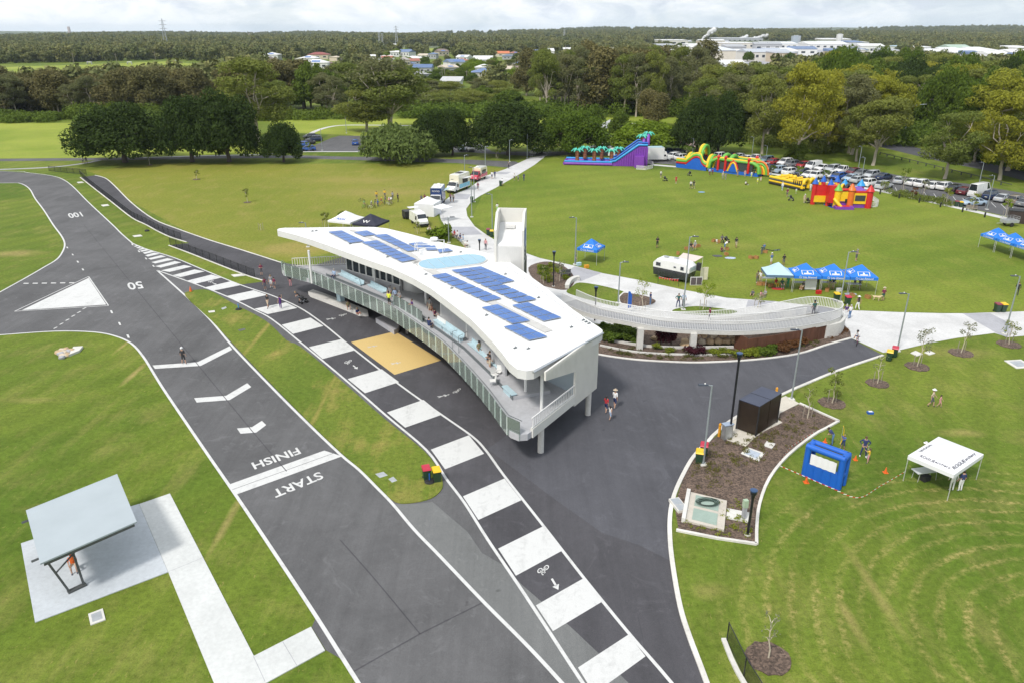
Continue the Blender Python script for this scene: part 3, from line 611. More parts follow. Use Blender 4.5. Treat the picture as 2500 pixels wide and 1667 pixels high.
# columns
for sx,sy,r in [(761.7,692,.13),(917,703,.12),(979.5,714,.12),(1041,747,.16),(1078.6,777,.13),(1141,831,.12),(1283,962,.12),(1322,1000,.12)]:
 p = G(sx,sy,DECK);mb = MB();mb.lathe([(r,0),(r,zroof(p)-.71-DECK)],12,(p.x,p.y,DECK));wb(mb,'column',M_white,pav,40)
for sx,sy in [(1320,1103),(1435,1012),(1372,985),(1180,905)]:
 p = G(sx,sy,0);mb = MB();mb.lathe([(.24,0),(.24,SOF)],16,(p.x,p.y,0));wb(mb,'column',M_concs,pav,40)
# lower storey: black walls on a low plinth
lw = [Vector((p.x,p.y,0)) for p in offset([Vector((p.x,p.y,0)) for p in FP[3:12]],3.6)]
mb = MB();mb.prism(lw+[Vector((p.x,p.y-1.0,0)) for p in backr[2:-1]],0.02,SOF-.01);wb(mb,'lower_wall',M_dark,pav)
mb = MB();q = GS([(838,744),(829,740)],0);mb.wall([p+Vector((0,-.1,0)) for p in q],.6,.02,SOF-.02);wb(mb,'lower_wall',M_bench,pav)
pl = GS([(757,718),(752,712),(764,707),(790,716),(850,738),(897,757),(899,765),(880,765),(820,742)],.42);mb = MB();mb.prism(pl,.02,.42);wb(mb,'plinth',M_concs,pav)
pl = GS([(917,777),(935,770),(976,793),(972,801),(962,806)],.55);mb = MB();mb.prism(pl,.02,.55);wb(mb,'plinth',M_concg,pav)
pl = GS([(1346,1000),(1420,964),(1426,952),(1418,945),(1330,980)],.3);mb = MB();mb.prism(pl,.02,.3);wb(mb,'plinth',M_concs,pav)
# picket rail on the back of the deck
pa,pb = lend[1],lend[0];mb = MB()
M_picket = mat('picket_cream',(.60,.57,.43),.6,.1,3)
for p in resample([pa,pb],.3):
 mb = MB();mb.box((p.x,p.y,DECK+.55),(.09,.03,1.0));wb(mb,'picket',M_picket,pav)
for z in (DECK+.08,DECK+1.06):
 mb = MB();mb.wall([pa,pb],.07,z,z+.06);wb(mb,'picket_rail',M_white,pav)
# benches are loose furniture on the deck
def bench(sa,sb,label,z,back=True,ends=()):
 a,b = G(*sa,z),G(*sb,z);d = b-a;L_ = d.length;rz = math.atan2(d.y,d.x);c = (a+b)/2
 t = thing('bench',label,'bench',(c.x,c.y,z),rz,'pale blue benches on the pavilion deck');k = max(1,int(L_/1.6))
 for i in range(k):
  mb = MB();w = L_/k;mb.box((-L_/2+w*(i+.5),0,.43),(w-.05,.5,.07));mb.build('seat',M_bench,t)
  mb = MB();mb.box((-L_/2+w*(i+.5),.02,.2),(w-.3,.36,.4));mb.build('leg',M_bench,t)
  if back: mb = MB();mb.box((-L_/2+w*(i+.5),.27,.62),(w-.05,.06,.42),rx=-.15);mb.build('backrest',M_white if i in ends else M_bench,t)
bench((829,676),(885,704),'pale blue bench under the first deck windows with a seated man in dark trousers',DECK)
bench((901,703),(940,723),'pale blue bench under the last deck windows beside the older seated trio',DECK)
bench((1062,790),(1128,836),'pale blue bench by the person in maroon halfway along the deck',DECK+.28,True,(0,))
bench((1146,846),(1220,908),'pale blue bench with the man in khaki near the roofed end',DECK,True,(3,))
bench((1231,952),(1256,975),'loose backless pale blue bench near the white end railing',DECK,False)
for i,(sx,sy) in enumerate([(1208,925),(1217,918),(1203,940)]):
 p = G(sx,sy,DECK);t = thing('folding_chair',['white folding chair beside the standing man in black shirt','white folding chair at the end of the long bench','white folding chair with something red on its seat'][i],'chair',p,.6-i,'white folding chairs on the deck')
 mb = MB();mb.box((0,0,.45),(.5,.48,.04));mb.build('seat',M_white,t);mb = MB();mb.box((0,.25,.72),(.5,.04,.45),rx=-.2);mb.build('backrest',M_white,t)
 for x in (-.23,.23):
  for y in (-.2,.2): mb = MB();mb.tube([(x,y,0),(x,-y*.3,.45)],.015,5);mb.build('leg',M_chan,t)
for s in ([(885,706),(878,697),(868,699)],[(1104,848),(1105,830),(1120,826)],[(1120,860),(1120,842),(1148,826),(1162,826),(1162,845)]):
 p = GS(s,DECK+.1);mb = MB();zz = [0]+[.95]*(len(p)-2)+[.95 if len(p) < 5 else 0];mb.tube([Vector((q.x,q.y,DECK+z)) for q,z in zip(p,zz)],.025,6);wb(mb,'stair_rail',M_rail,pav,60)
# solar arrays: every panel is a part of the pavilion
def array(q,nx,ny):
 P = GR(q,.16)
 for i in range(ny):
  for j in range(nx):
   f = lambda u,v: (P[0].lerp(P[1],u)).lerp(P[3].lerp(P[2],u),v)
   u0,u1,v0,v1 = j/nx+.012,(j+1)/nx-.012,i/ny+.01,(i+1)/ny-.01
   A = [f(u0,v0),f(u1,v0),f(u1,v1),f(u0,v1)];lo = Vector((0,0,-.05));mb = MB();mb.hexa([p+lo for p in A]+A);pnl = wb(mb,'solar_panel',M_pvf,pav)
   I = [p.lerp((A[0]+A[2])/2,.035)+Vector((0,0,.004)) for p in A];mb = MB();mb.add(I,[(0,1,2,3)]);wb(mb,'cell_sheet',M_pv,pnl)
 e = MB()
 for v in (.06,.94):
  a,b = P[0].lerp(P[3],v),P[1].lerp(P[2],v);e.tube([a-Vector((0,0,.1)),b-Vector((0,0,.1))],.03,4)
 wb(e,'panel_rail',M_chan,pav)
array([(801,566),(834,563),(890,589.4),(855,593.6)],2,5);array([(881.6,591),(920,586.6),(1018,634),(981.6,640)],2,7);array([(863.7,567),(896,563),(918,573),(888,577)],2,2)
array([(911,574),(943,571.4),(1024,610.5),(996,614)],2,6);array([(997,594.6),(1030,590.7),(1053,601),(1021,606)],2,2);array([(1036,602),(1062,600),(1068,610),(1042,611)],1,1);array([(1067,609),(1094,606.6),(1105.7,612.5),(1072,617)],2,1)
array([(1051.8,672),(1087.5,666),(1226,729),(1186.6,737)],2,7);array([(1100,658.7),(1140,654),(1312,731),(1266.5,739)],2,9);array([(1141.5,654),(1174,650.5),(1257,685.7),(1225,691.5)],2,5)
array([(1174.8,750),(1214.7,742.6),(1295,782.6),(1251.7,790)],2,4);array([(1248.8,744.5),(1288.7,737.5),(1372,775),(1327.5,783.7)],2,4);array([(1228.8,796.6),(1268,789),(1337.5,821),(1292,830)],2,3)
for q in ([(1009,640),(1022,637),(1042,649),(1022,652)],[(1030,656),(1052,654),(1350,806),(1330,812)],[(852,562),(862,561),(975,607),(960,609)],[(976,608),(990,606),(1035,640),(1008,644)]):
 mb = MB();P = GR(q,.045);mb.add(P,[(0,1,2,3)]);wb(mb,'roof_walkway',M_pvgrey,roof)
# oval skylight in glass strips
s0,s1 = GR([(1058,648),(1146,637)]);ax = (s1-s0).normalized();s0 = s0+ax*.25;ay = Vector((-ax.y,ax.x,0)).normalized();r = 1.75;pts = []
for c,t0 in ((s1,-90),(s0,90)):
 for k in range(13): t = R(t0+k*15);pts.append(c+ax*(r*math.cos(t))+ay*(r*math.sin(t)))
mb = MB();mb.prism([c+(c-(s0+s1)/2).normalized()*.12 for c in pts],lambda p: zroof(p)-.02,lambda p: zroof(p)+.14);sk = wb(mb,'skylight',M_fasc,pav)
L_ = (s1-s0).length+2*r;o = s0-ax*r
for k in range(6):
 a0,a1 = L_*k/6+.03,L_*(k+1)/6-.03;top = [];bot = []
 for j in range(7):
  x = a0+(a1-a0)*j/6;dx = min(0,x-r) if x < r else max(0,x-(L_-r));w = math.sqrt(max(0.0,r*r-dx*dx));top.append(o+ax*x+ay*w);bot.append(o+ax*x-ay*w)
 poly = bot+top[::-1];mb = MB();mb.prism(poly,lambda p: zroof(p)+.145,lambda p: zroof(p)+.18);wb(mb,'pane',M_sky,sk)
# roof frame and anchor plates
c = GR([(1050,622)])[0];mb = MB();fx,fy,fh = 1.5,1.0,1.35
for x in (-fx,fx):
 for y in (-fy,fy): mb.tube([(c.x+x,c.y+y,c.z),(c.x+x,c.y+y,c.z+fh)],.04,5)
for z in (fh,fh*.75):
 for y in (-fy,fy): mb.tube([(c.x-fx,c.y+y,c.z+z),(c.x+fx,c.y+y,c.z+z)],.035,5)
 for x in (-fx,fx): mb.tube([(c.x+x,c.y-fy,c.z+z),(c.x+x,c.y+fy,c.z+z)],.035,5)
wb(mb,'roof_frame',M_white,roof)
for s in [(763,566),(772,565),(855,597),(946,629),(1103,705),(1188,771),(1258,850),(1290,852),(1395,800),(1315,728),(1234,671),(1178,634),(1125,617),(1040,671),(1424,783),(1431,787),(1438,791)]:
 p = GR([s])[0];mb = MB();mb.box((p.x,p.y,p.z+.06),(.3,.12,.06),.6);mb.tube([(p.x,p.y,p.z+.1),(p.x,p.y,p.z+.2)],.03,6);wb(mb,'anchor_plate',M_rail,roof)
p = GR([(1060,590)])[0];mb = MB();mb.lathe([(.3,0),(.3,.25),(.5,.28),(.45,.42),(.2,.5)],12,p);wb(mb,'roof_vent',M_white,roof,40)
# lift tower
tb = G(1247,790,0);T = thing('lift_tower','tall white lift tower with open sloping top standing behind the pavilion roof','lift tower',(tb.x,78.5,0),R(-5))
W,D,H = 1.55,2.0,ZT(Vector((0,78,0)),521);mb = MB()
side = [(-D,0),(D,0),(D,H),(-D+1.7,H),(-D,H-1.5)]
for s in (-1,1):
 x0,x1 = s*W,s*(W-.24);n = len(side);vs = [(x0,y,z) for y,z in side]+[(x1,y,z) for y,z in side];f = [tuple(range(n)),tuple(range(n,2*n))[::-1]]+[(i,n+i,n+(i+1) % n,(i+1) % n) for i in range(n)]
 mb.add(vs,f if s < 0 else [q[::-1] for q in f])
mb.box((0,D-.12,H/2),(2*W-.49,.24,H));mb.build('shaft',M_clad,T)
mb = MB();mb.box((0,-D+.2,(H-3.2)/2),(2*W-.49,.12,H-3.2));
for i in range(14): mb.box((-W+.35+i*.2,-D+.12,(H-3.25)/2),(.08,.05,H-3.25))
mb.build('front_panel',M_fasc,T)
mb = MB();mb.hexa([(-W+.25,-D+.2,H-3.2),(W-.25,-D+.2,H-3.2),(W-.25,D-.25,H-1.6),(-W+.25,D-.25,H-1.6)]+[(-W+.25,-D+.2,H-3.1),(W-.25,-D+.2,H-3.1),(W-.25,D-.25,H-1.5),(-W+.25,D-.25,H-1.5)]);mb.build('cap',M_roof,T)
mb = MB();mb.box((-.1,D-1.1,H-1.75),(1.0,.7,.3));mb.build('roof_hatch',M_fasc,T)
mb = MB();mb.box((W+.03,.35,(H-5.2)/2),(.06,2*D-1.0,H-5.2));mb.build('dark_cladding',M_dark,T)
M_logob = mat('sign_blue',(.02,.10,.42),.4,.08,3);M_ink = mat('sign_ink',(.02,.025,.05),.5,.2,4)
mb = MB();mb.box((W+.035,-.2,H-2.6),(.05,1.5,1.7));sg = mb.build('sign',M_logob,T)
mb = MB();mb.box((W+.068,-.2,H-2.55),(.015,.3,1.2));mb.box((W+.068,-.2,H-3.2),(.015,1.1,.15));mb.build('emblem',M_white,sg)
mb = MB()
for i,w in enumerate((2.0,1.7,2.2)): mb.box((W+.03,-.2,H-3.9-i*.42),(.03,w,.2))
mb.build('sign_lettering',M_ink,T)
# ================= vegetation
def leaf_mat(name,c0,c1,tint=.25,trans=.38):
 m,nt,b,L = nt_of(name);g = nd(nt,'ShaderNodeNewGeometry');oi = nd(nt,'ShaderNodeObjectInfo');p = g.outputs['Position']
 k = math_n(nt,'ADD',math_n(nt,'MULTIPLY',g.outputs['Random Per Island'],.55),math_n(nt,'MULTIPLY',noise_n(nt,p,.35,3,.6),.45))
 col = mix_n(nt,k,c0,c1)
 col = mix_n(nt,math_n(nt,'MULTIPLY',oi.outputs['Random'],tint),col,[c1[0]*1.35,c1[1]*1.1,c1[2]*1.1])
 L(col,b.inputs['Base Color']);b.inputs['Roughness'].default_value = .7;b.inputs['Specular IOR Level'].default_value = .08
 t = nd(nt,'ShaderNodeBsdfTranslucent',{0: col});x = nd(nt,'ShaderNodeMixShader',{0: trans,1: b.outputs[0],2: t.outputs[0]});L(x.outputs[0],nt.nodes['Material Output'].inputs[0]);MATS[name] = m;return m
L_fig = leaf_mat('fig_leaves',(0.020,0.035,0.009),(0.062,0.100,0.022),.15,.3);L_fig2 = leaf_mat('bright_fig_leaves',(0.044,0.081,0.010),(0.138,0.206,0.027),.2,.35)
L_gum = leaf_mat('gum_leaves',(0.088,0.117,0.026),(0.240,0.286,0.065),.35);L_gumy = leaf_mat('yellow_gum_leaves',(0.143,0.163,0.019),(0.364,0.377,0.049),.3);L_gumg = leaf_mat('grey_gum_leaves',(0.098,0.111,0.044),(0.221,0.234,0.104),.2)
L_paper = leaf_mat('paperbark_leaves',(0.081,0.078,0.031),(0.189,0.179,0.070),.25,.2);L_green = leaf_mat('green_leaves',(0.049,0.088,0.013),(0.156,0.227,0.036),.3);L_lime = leaf_mat('lime_leaves',(0.110,0.176,0.013),(0.231,0.319,0.033),.2,.4);L_willow = leaf_mat('willow_leaves',(0.083,0.128,0.033),(0.195,0.255,0.075),.1)
L_red = leaf_mat('purple_leaves',(0.039,0.011,0.018),(0.110,0.033,0.044),.2);L_bronze = leaf_mat('bronze_leaves',(0.077,0.033,0.020),(0.242,0.132,0.055),.2);L_yel = leaf_mat('yellow_green_leaves',(0.132,0.176,0.017),(0.286,0.330,0.044),.2,.4);L_far = leaf_mat('far_tree_leaves',(0.066,0.084,0.031),(0.204,0.228,0.084),.5,.15);L_pale = leaf_mat('sapling_leaves',(0.110,0.127,0.066),(0.264,0.286,0.176),.2,.4)
B_gum = mat('gum_bark',(.46,.40,.33),.8,.3,1.2,stretch=(1,1,.2));B_dark = mat('dark_bark',(.10,.08,.065),.9,.3,2,stretch=(1,1,.2));B_pale = mat('pale_bark',(.50,.44,.34),.8,.2,2)
class RNG:
 def __init__(s,seed): s.g = np.random.default_rng(seed)
def leaf_mesh(name,m,blobs,n,size,seed,droop=0.0,aspect=.55,flat=0.0,shell=.5):
 """a crown: n small leaf-clump faces spread through the blobs (centre, radii)"""
 g = np.random.default_rng(seed);C_ = np.array([b[0] for b in blobs],float);R_ = np.array([b[1] for b in blobs],float)
 vol = (R_.prod(1))**.72;idx = g.choice(len(blobs),n,p=vol/vol.sum())
 d = g.normal(size=(n,3));d /= np.linalg.norm(d,axis=1)[:,None];r = shell+(1-shell)*g.random(n)**.6
 P = C_[idx]+d*R_[idx]*r[:,None]
 nrm = d*1.0+g.normal(size=(n,3))*.75;nrm[:,2] += .25+flat;nrm /= np.linalg.norm(nrm,axis=1)[:,None]
 t = g.normal(size=(n,3));t[:,2] -= droop*2.5;t -= nrm*(t*nrm).sum(1)[:,None];t /= np.linalg.norm(t,axis=1)[:,None]+1e-9;bt = np.cross(nrm,t)
 s = size*(.6+.8*g.random(n))[:,None];a = t*s;b = bt*s*aspect
 V = np.stack([P-a,P+b*.9-a*.1,P+a,P-b*.9+a*.1],1).reshape(-1,3)
 return raw_mesh(name,V,np.arange(4*n).reshape(-1,4),m)
def raw_mesh(name,V,F,m):
 me = bpy.data.meshes.new(name);k = F.shape[1];n = len(F)
 me.vertices.add(len(V));me.vertices.foreach_set('co',V.astype(np.float32).ravel());me.loops.add(n*k);me.loops.foreach_set('vertex_index',F.astype(np.int32).ravel())
 me.polygons.add(n);me.polygons.foreach_set('loop_start',np.arange(0,n*k,k,dtype=np.int32));me.polygons.foreach_set('loop_total',np.full(n,k,dtype=np.int32));me.update(calc_edges=True);me.materials.append(m);return me
def wobble(a,b,k,amt,q):
 a,b = Vector(a),Vector(b);L_ = (b-a).length
 return [a.lerp(b,i/k)+(Vector((q.uniform(-1,1),q.uniform(-1,1),q.uniform(-.5,.5)))*amt*L_ if 0 < i < k else Vector()) for i in range(k+1)]
def tree_proto(name,H,W,leaf,bark,n,size,seed,form='gum',base=.35,nb=26,tr=None,droop=0.0):
 """root Empty with children trunk and crown, H tall and W wide"""
 q = random.Random(seed);blobs = [];mb = MB();tr = tr or H*.022;r = W/2
 lean = Vector((q.uniform(-.05,.05)*H,q.uniform(-.05,.05)*H,0))
 if form == 'dome':
  for i in range(nb):
   t = math.acos(1-q.random()*.98);a = i*2.4+q.uniform(-.4,.4);rr = q.uniform(.62,.92);s = q.uniform(.10,.2)*W*.8
   blobs.append(((r*rr*math.sin(t)*math.cos(a),r*rr*math.sin(t)*math.sin(a),H*base*.6+(H*(1-base*.6)-s*.6)*rr*math.cos(t)*.95),(s,s,s*.8)))
  blobs.append(((0,0,H*.5),(r*.7,r*.7,H*.32)))
 elif form == 'gum':
  for i in range(nb):
   a = i*2.4+q.uniform(-.5,.5);z = q.uniform(base,.97);prof = math.sin(min(1,(z-base)/(1-base)*.82+.16)*math.pi)**.6;rr = r*prof*math.sqrt(q.uniform(.05,1))*.88;s = q.uniform(.11,.2)*W
   blobs.append(((rr*math.cos(a)+lean.x*z,rr*math.sin(a)+lean.y*z,z*H-s*.3),(s,s,s*q.uniform(.5,.8))))
 elif form == 'column':
  for i in range(nb):
   a = i*2.4+q.uniform(-.5,.5);z = q.uniform(base,.96);rr = r*math.sqrt(q.random())*.75*(1-.55*max(0,z-.6)/.4);s = q.uniform(.2,.32)*W
   blobs.append(((rr*math.cos(a),rr*math.sin(a),z*H-s*.2),(s,s,s*.9)))
 elif form == 'layer':
  for i in range(nb):
   a = i*2.4+q.uniform(-.5,.5);rr = r*math.sqrt(q.random())*.9;z = .93-.25*(rr/r)**2-q.choice((0,0,.12,.25));s = q.uniform(.13,.2)*W
   blobs.append(((rr*math.cos(a),rr*math.sin(a),z*H),(s,s,s*.5)))
 fork = H*(base*.75 if form != 'dome' else .16);top = Vector((lean.x*.8,lean.y*.8,H*.84))
 tp = wobble((0,0,-.1),(lean.x*.3,lean.y*.3,fork),3,.03,q);mb.tube(tp,[tr*1.35,tr*1.05,tr,tr*.92],7)
 tips = sorted(blobs,key=lambda b: -b[0][2])
 main = [tips[i] for i in range(0,len(tips),max(1,len(tips)//(7 if form != 'dome' else 6)))]
 mids = []
 for b in main:
  e = Vector(b[0]);pp = wobble(tp[-1],e,4,.06,q);pp[1].z += .1*(e.z-fork)*.3;mb.tube(pp,[tr*.62,tr*.45,tr*.32,tr*.2,tr*.07],5);mids += pp[1:4]
 for b in blobs:
  e = Vector(b[0]);s = min(mids,key=lambda p: (p-e).length+max(0,p.z-e.z)*2)
  if (s-e).length > .3: mb.tube(wobble(s,e,2,.08,q),[tr*.22,tr*.13,tr*.04],4,False)
 root = bpy.data.objects.new(name,None);COL.objects.link(root)
 obj('trunk',mb.mesh(name+'_trunk',bark,50),root);obj('crown',leaf_mesh(name+'_crown',leaf,blobs,n,size,seed,droop,.55,0,.68 if form == 'dome' else .5),root)
 co = np.empty(len(root.children[-1].data.vertices)*3);root.children[-1].data.vertices.foreach_get('co',co);co = co.reshape(-1,3)
 root['H'] = float(np.percentile(co[:,2],99.7));root['W'] = float(2*np.percentile(np.hypot(co[:,0],co[:,1]),99))
 return root
PROTO = {}
def proto(key,*a,**k):
 for i in range(k.pop('copies',1)):
  kk = dict(k);kk['seed'] = kk['seed']+i*17;PROTO.setdefault(key,[]).append(tree_proto(*a,**kk))
proto('fig','fig_tree',16,21,L_fig,B_dark,24000,.33,seed=3,form='dome',nb=95,tr=.55,copies=3)
proto('fig2','fig_tree',13,19,L_fig2,B_dark,22000,.32,seed=23,form='dome',nb=90,tr=.5)
proto('gum','gum_tree',20,15,L_gum,B_gum,12000,.29,seed=5,form='gum',nb=34,base=.34,tr=.36,droop=.4,copies=3)
proto('gumy','gum_tree',20,15,L_gumy,B_gum,12000,.29,seed=15,form='gum',nb=36,base=.28,tr=.34,droop=.3,copies=2)
proto('gumg','gum_tree',21,13,L_gumg,B_gum,7500,.27,seed=31,form='gum',nb=30,base=.32,tr=.3,droop=.5,copies=3)
proto('paper','paperbark_tree',13,9,L_paper,B_gum,7500,.28,seed=41,form='column',nb=20,base=.22,tr=.22,copies=3)
proto('green','broadleaf_tree',12,11,L_green,B_dark,9000,.31,seed=51,form='dome',nb=44,tr=.3,copies=3)
proto('lime','broadleaf_tree',10,15,L_lime,B_dark,9500,.33,seed=61,form='dome',nb=50,tr=.35)
proto('willow','willow_tree',8,17,L_willow,B_dark,9000,.34,seed=71,form='dome',nb=40,tr=.4,droop=1.0)
proto('layer','gum_tree',20,17,L_gum,B_gum,9500,.31,seed=81,form='layer',nb=34,base=.5,tr=.36,copies=2)
proto('bare','gum_tree',22,15,L_gumg,B_gum,2300,.34,seed=91,form='gum',nb=24,base=.4,tr=.42,droop=.5,copies=2)
USED = set()
def plant(key,base,top,width,label,group=None,cat='tree',jit=0,idx=None):
 """base point on the ground, picture row of the top, crown width in picture px (or metres if negative)"""
 P = PROTO[key];pr = P[(idx if idx is not None else rnd.randrange(len(P))) % len(P)];b = G(*base) if not isinstance(base,Vector) else base
 H = ZT(b,top) if top > 0 else -top;zc = b.y*CP+(CAM_H-H/2)*SP;W = width*zc/FPX if width > 0 else -width
 rz = rnd.uniform(0,6.28)
 if pr.name not in USED: USED.add(pr.name);t = pr;t.location = b;t.rotation_euler = (0,0,rz);tag(t,label,cat,group)
 else:
  t = dup(pr,b,rz,label);t['category'] = cat
  if group: t['group'] = group
  elif 'group' in t: del t['group']
 t.scale = (W/pr['W'],W/pr['W'],H/pr['H']);return t
g1 = 'dark fig trees along the far edge of the lawn'
plant('fig',(307,397),264,205,'broad dark fig tree at the end of the paved walk',g1,idx=0);plant('fig',(470,396),250,150,'broad dark fig tree close beside the tallest fig',g1,idx=1);plant('fig',(560,396),237,150,'tallest dark fig tree of the row, in front of a pale gum',g1,idx=2)
plant('fig',(693,397),308,92,'small dark fig tree beside the blue cars in the car park',g1,idx=1);plant('gum',(632,350),158,178,'tall pale trunked gum towering behind the dark fig trees',idx=0);plant('green',(459,215),168,60,'lone round dark tree standing in the far paddock')
plant('bare',(957,320),150,165,'old gum with bare bleached limbs near the car park path',idx=0);plant('gum',(953,322),175,150,'olive gum tree growing close behind the bare limbed gum',idx=1);plant('gum',(896,322),226,118,'leaning olive tree with dark trunk beside the white path',idx=2);plant('willow',(969,394),318,172,'pale green willow drooping over the drive',idx=0)
plant('fig',(1056,381),281,105,'dark fig tree behind the willow by the drive',g1,idx=2);plant('fig',(1105,380),275,90,'dark fig tree between the willow and the parked white cars',g1,idx=0);plant('fig',(1241,380),261,178,'massive dark fig tree where the concrete path meets the bridge',g1,idx=1);plant('fig2',(1400,377),286,155,'bright green fig tree just behind the purple slide pool',g1)
plant('lime',(1580,370),308,165,'low lime green spreading tree behind the purple slide');plant('fig',(1700,378),250,110,'dark dense tree over the coloured paving by the obstacle course',g1,idx=0);plant('fig',(1752,375),239,105,'dark dense tree beside the first parked white car',g1,idx=2)
plant('gumy',(1941,394),168,135,'tall yellow crowned gum with pale trunk behind the parked cars',idx=0);plant('green',(1946,394),352,52,'dark bushy tree hugging the foot of the tall yellow gum');plant('gum',(1860,377),196,112,'olive gum tree over the lawn behind the parked cars',idx=0)
plant('gum',(2131,405),245,105,'dark leaning gum on the grass behind the parked blue sedan',idx=1);plant('gum',(2306,438),283,125,'broad gum on the grass behind the row of white cars',idx=2);plant('gumy',(2440,440),240,160,'big yellow green gum beside the highway at the edge of the park',idx=1);plant('gum',(2090,395),270,95,'bushy brown green tree on the slope behind the white van',idx=0)
plant('green',(1512,345),270,48,'narrow green tree beside the octagonal picnic shelter');plant('green',(1445,330),260,60,'round green tree behind the bright fig and the picnic shelter')
plant('bare',(1370,250),145,95,'pale gum with bare forked trunk before the white houses',idx=1);plant('bare',(1490,240),150,110,'sparse grey gum with long bare limbs behind the shelter',idx=0)
for i,(x,y,t,w,k) in enumerate([(1582,305,232,42,'paper'),(1598,307,240,36,'paper'),(1606,309,236,40,'paper')]): plant(k,(x,y),t,w,'small slender tree in the trio on the open grass','trio of slender trees on the grass')
# woodland in zones, each tree an object of its own
MARKS = [(0,'past the paddock'),(160,'before the first shed'),(307,'behind the broad fig'),(420,'behind the second fig'),(560,'behind the tallest fig'),(693,'behind the small fig'),(770,'above the blue cars'),(890,'behind the leaning tree'),(957,'behind the bare gum'),(1040,'behind the willow'),(1140,'behind the fig van'),(1241,'behind the bridge fig'),(1330,'beside the forked gum'),(1400,'behind the bright fig'),(1487,'behind the octagonal shelter'),(1560,'behind the slide'),(1620,'behind the lime tree'),(1740,'behind the dark pair'),(1860,'behind the white pickup'),(1941,'behind the yellow gum'),(2040,'behind the silver SUV'),(2131,'behind the leaning gum'),(2205,'near the twin lamp'),(2306,'behind the broad gum'),(2390,'behind the tall van'),(2470,'by the highway edge')]
def zone(keys,poly,step,hs,ws,label,group,seed,jit=.45,cat='tree'):
 q = random.Random(seed);W_ = GS(poly);x0 = min(p.x for p in W_);x1 = max(p.x for p in W_);y0 = min(p.y for p in W_);y1 = max(p.y for p in W_);n = 0
 def inside(x,y):
  c = False
  for i in range(len(W_)):
   a,b = W_[i],W_[i-1]
   if (a.y > y) != (b.y > y) and x < (b.x-a.x)*(y-a.y)/(b.y-a.y)+a.x: c = not c
  return c
 y = y0;row = 0
 while y < y1:
  x = x0+(row % 2)*step*.5
  while x < x1:
   px,py = x+q.uniform(-jit,jit)*step,y+q.uniform(-jit,jit)*step
   if inside(px,py):
    h = q.uniform(*hs);k = q.choice(keys);w = q.uniform(*ws);tall = 'tall' if h > (hs[0]+hs[1])/2 else 'shorter';wide = 'broad' if w > (ws[0]+ws[1])/2 else 'narrow'
    sx_ = proj((px,py,0))[0];lm = min(MARKS,key=lambda m: abs(m[0]-sx_))[1];f = (py-y0)/(y1-y0);rw = 'front' if f < .34 else 'middle' if f < .67 else 'rear';plant(k,Vector((px,py,0)),-h,-w,f'{tall} {wide} {label[0]} in the {rw} of the {label[1]}, {lm}',group,cat);n += 1
   x += step
  y += step*.8;row += 1
 return n
cnt = {}
cnt['A'] = zone(['paper','paper','paper','gumg'],[(-60,262),(250,258),(560,262),(560,272),(420,284),(200,282),(-60,284)],9.0,(10,15),(8,12),('brown paperbark','paddock belt'),'paperbark belt beyond the paddock',1)
cnt['B'] = zone(['gum','gumg','paper','green'],[(560,258),(700,252),(860,262),(850,288),(700,284),(580,284)],13,(12,18),(9,14),('olive tree','creek grove'),'grove behind the tall pale gum',2)
cnt['C'] = zone(['gum','gumg','green','layer'],[(860,236),(1000,232),(1260,238),(1290,276),(1100,284),(880,278)],13,(5,9),(9,13),('creek tree','creek woodland'),'creek woodland in front of the houses',3)
cnt['D'] = zone(['gumg','gumg','gum','gumg','paper'],[(1280,232),(1500,222),(1720,228),(1730,262),(1640,288),(1420,286),(1300,280)],12,(15,23),(9,13),('grey green gum','creek woodland'),'grey gums behind the picnic shelter',4)
cnt['E'] = zone(['gum','gumy','gum','gumg'],[(1700,262),(1800,268),(1960,306),(2180,350),(2240,380),(2130,385),(1980,372),(1850,352),(1760,335),(1680,300)],12,(13,19),(11,15),('olive gum','roadside woodland'),'gums between the highway and the car park',5)
cnt['F'] = zone(['green','fig2','gumy','gum','fig'],[(1960,224),(2100,228),(2500,262),(2620,330),(2500,372),(2330,352),(2100,302),(1980,280)],16,(15,20),(14,19),('dense green tree','far woodland'),'dense woodland across the highway',6)
cnt['G'] = zone(['green','gum','gumy','fig2'],[(1700,222),(1960,226),(1980,280),(1900,268),(1800,250),(1700,240)],14,(8,11.5),(11,15),('green tree','showroom belt'),'tree belt below the showroom',8)
cnt['H'] = zone(['gum','gumy'],[(2330,372),(2500,400),(2600,430),(2560,462),(2470,450),(2400,428)],14,(11,15),(12,15),('yellow green gum','highway verge'),'gums on the highway verge',7)
print('zones',cnt)
def bush_blobs(region,n,hs,rs,seed):
 q = random.Random(seed);W_ = GS(region);out = []
 while len(out) < n:
  a,b,c = q.sample(W_,3) if len(W_) > 3 else W_;u,v = q.random(),q.random()
  if u+v > 1: u,v = 1-u,1-v
  p = a+(b-a)*u+(c-a)*v;h = q.uniform(*hs);r = q.uniform(*rs);out.append(((p.x,p.y,h*.45),(r,r,h*.55)))
 return out
def mass(name,region,n,hs,rs,leafm,leaves,size,seed): return obj(name,leaf_mesh(name,leafm,bush_blobs(region,n,hs,rs,seed),leaves,size,seed),kind='stuff')
mass('undergrowth',[(180,300),(300,288),(430,284),(560,290),(560,302),(420,304),(200,304)],90,(2,3.5),(3,5),leaf_mat('reed_leaves',(0.090,0.150,0.030),(0.195,0.270,0.060),.1),22000,.45,5)
mass('undergrowth',[(120,290),(300,283),(470,280),(560,288),(400,294),(220,296)],60,(3,6),(3,5.5),L_green,16000,.45,6)
mass('undergrowth',[(-100,284),(60,286),(140,290),(120,302),(-100,302)],40,(1.5,3.5),(3,5),L_green,10000,.45,7)
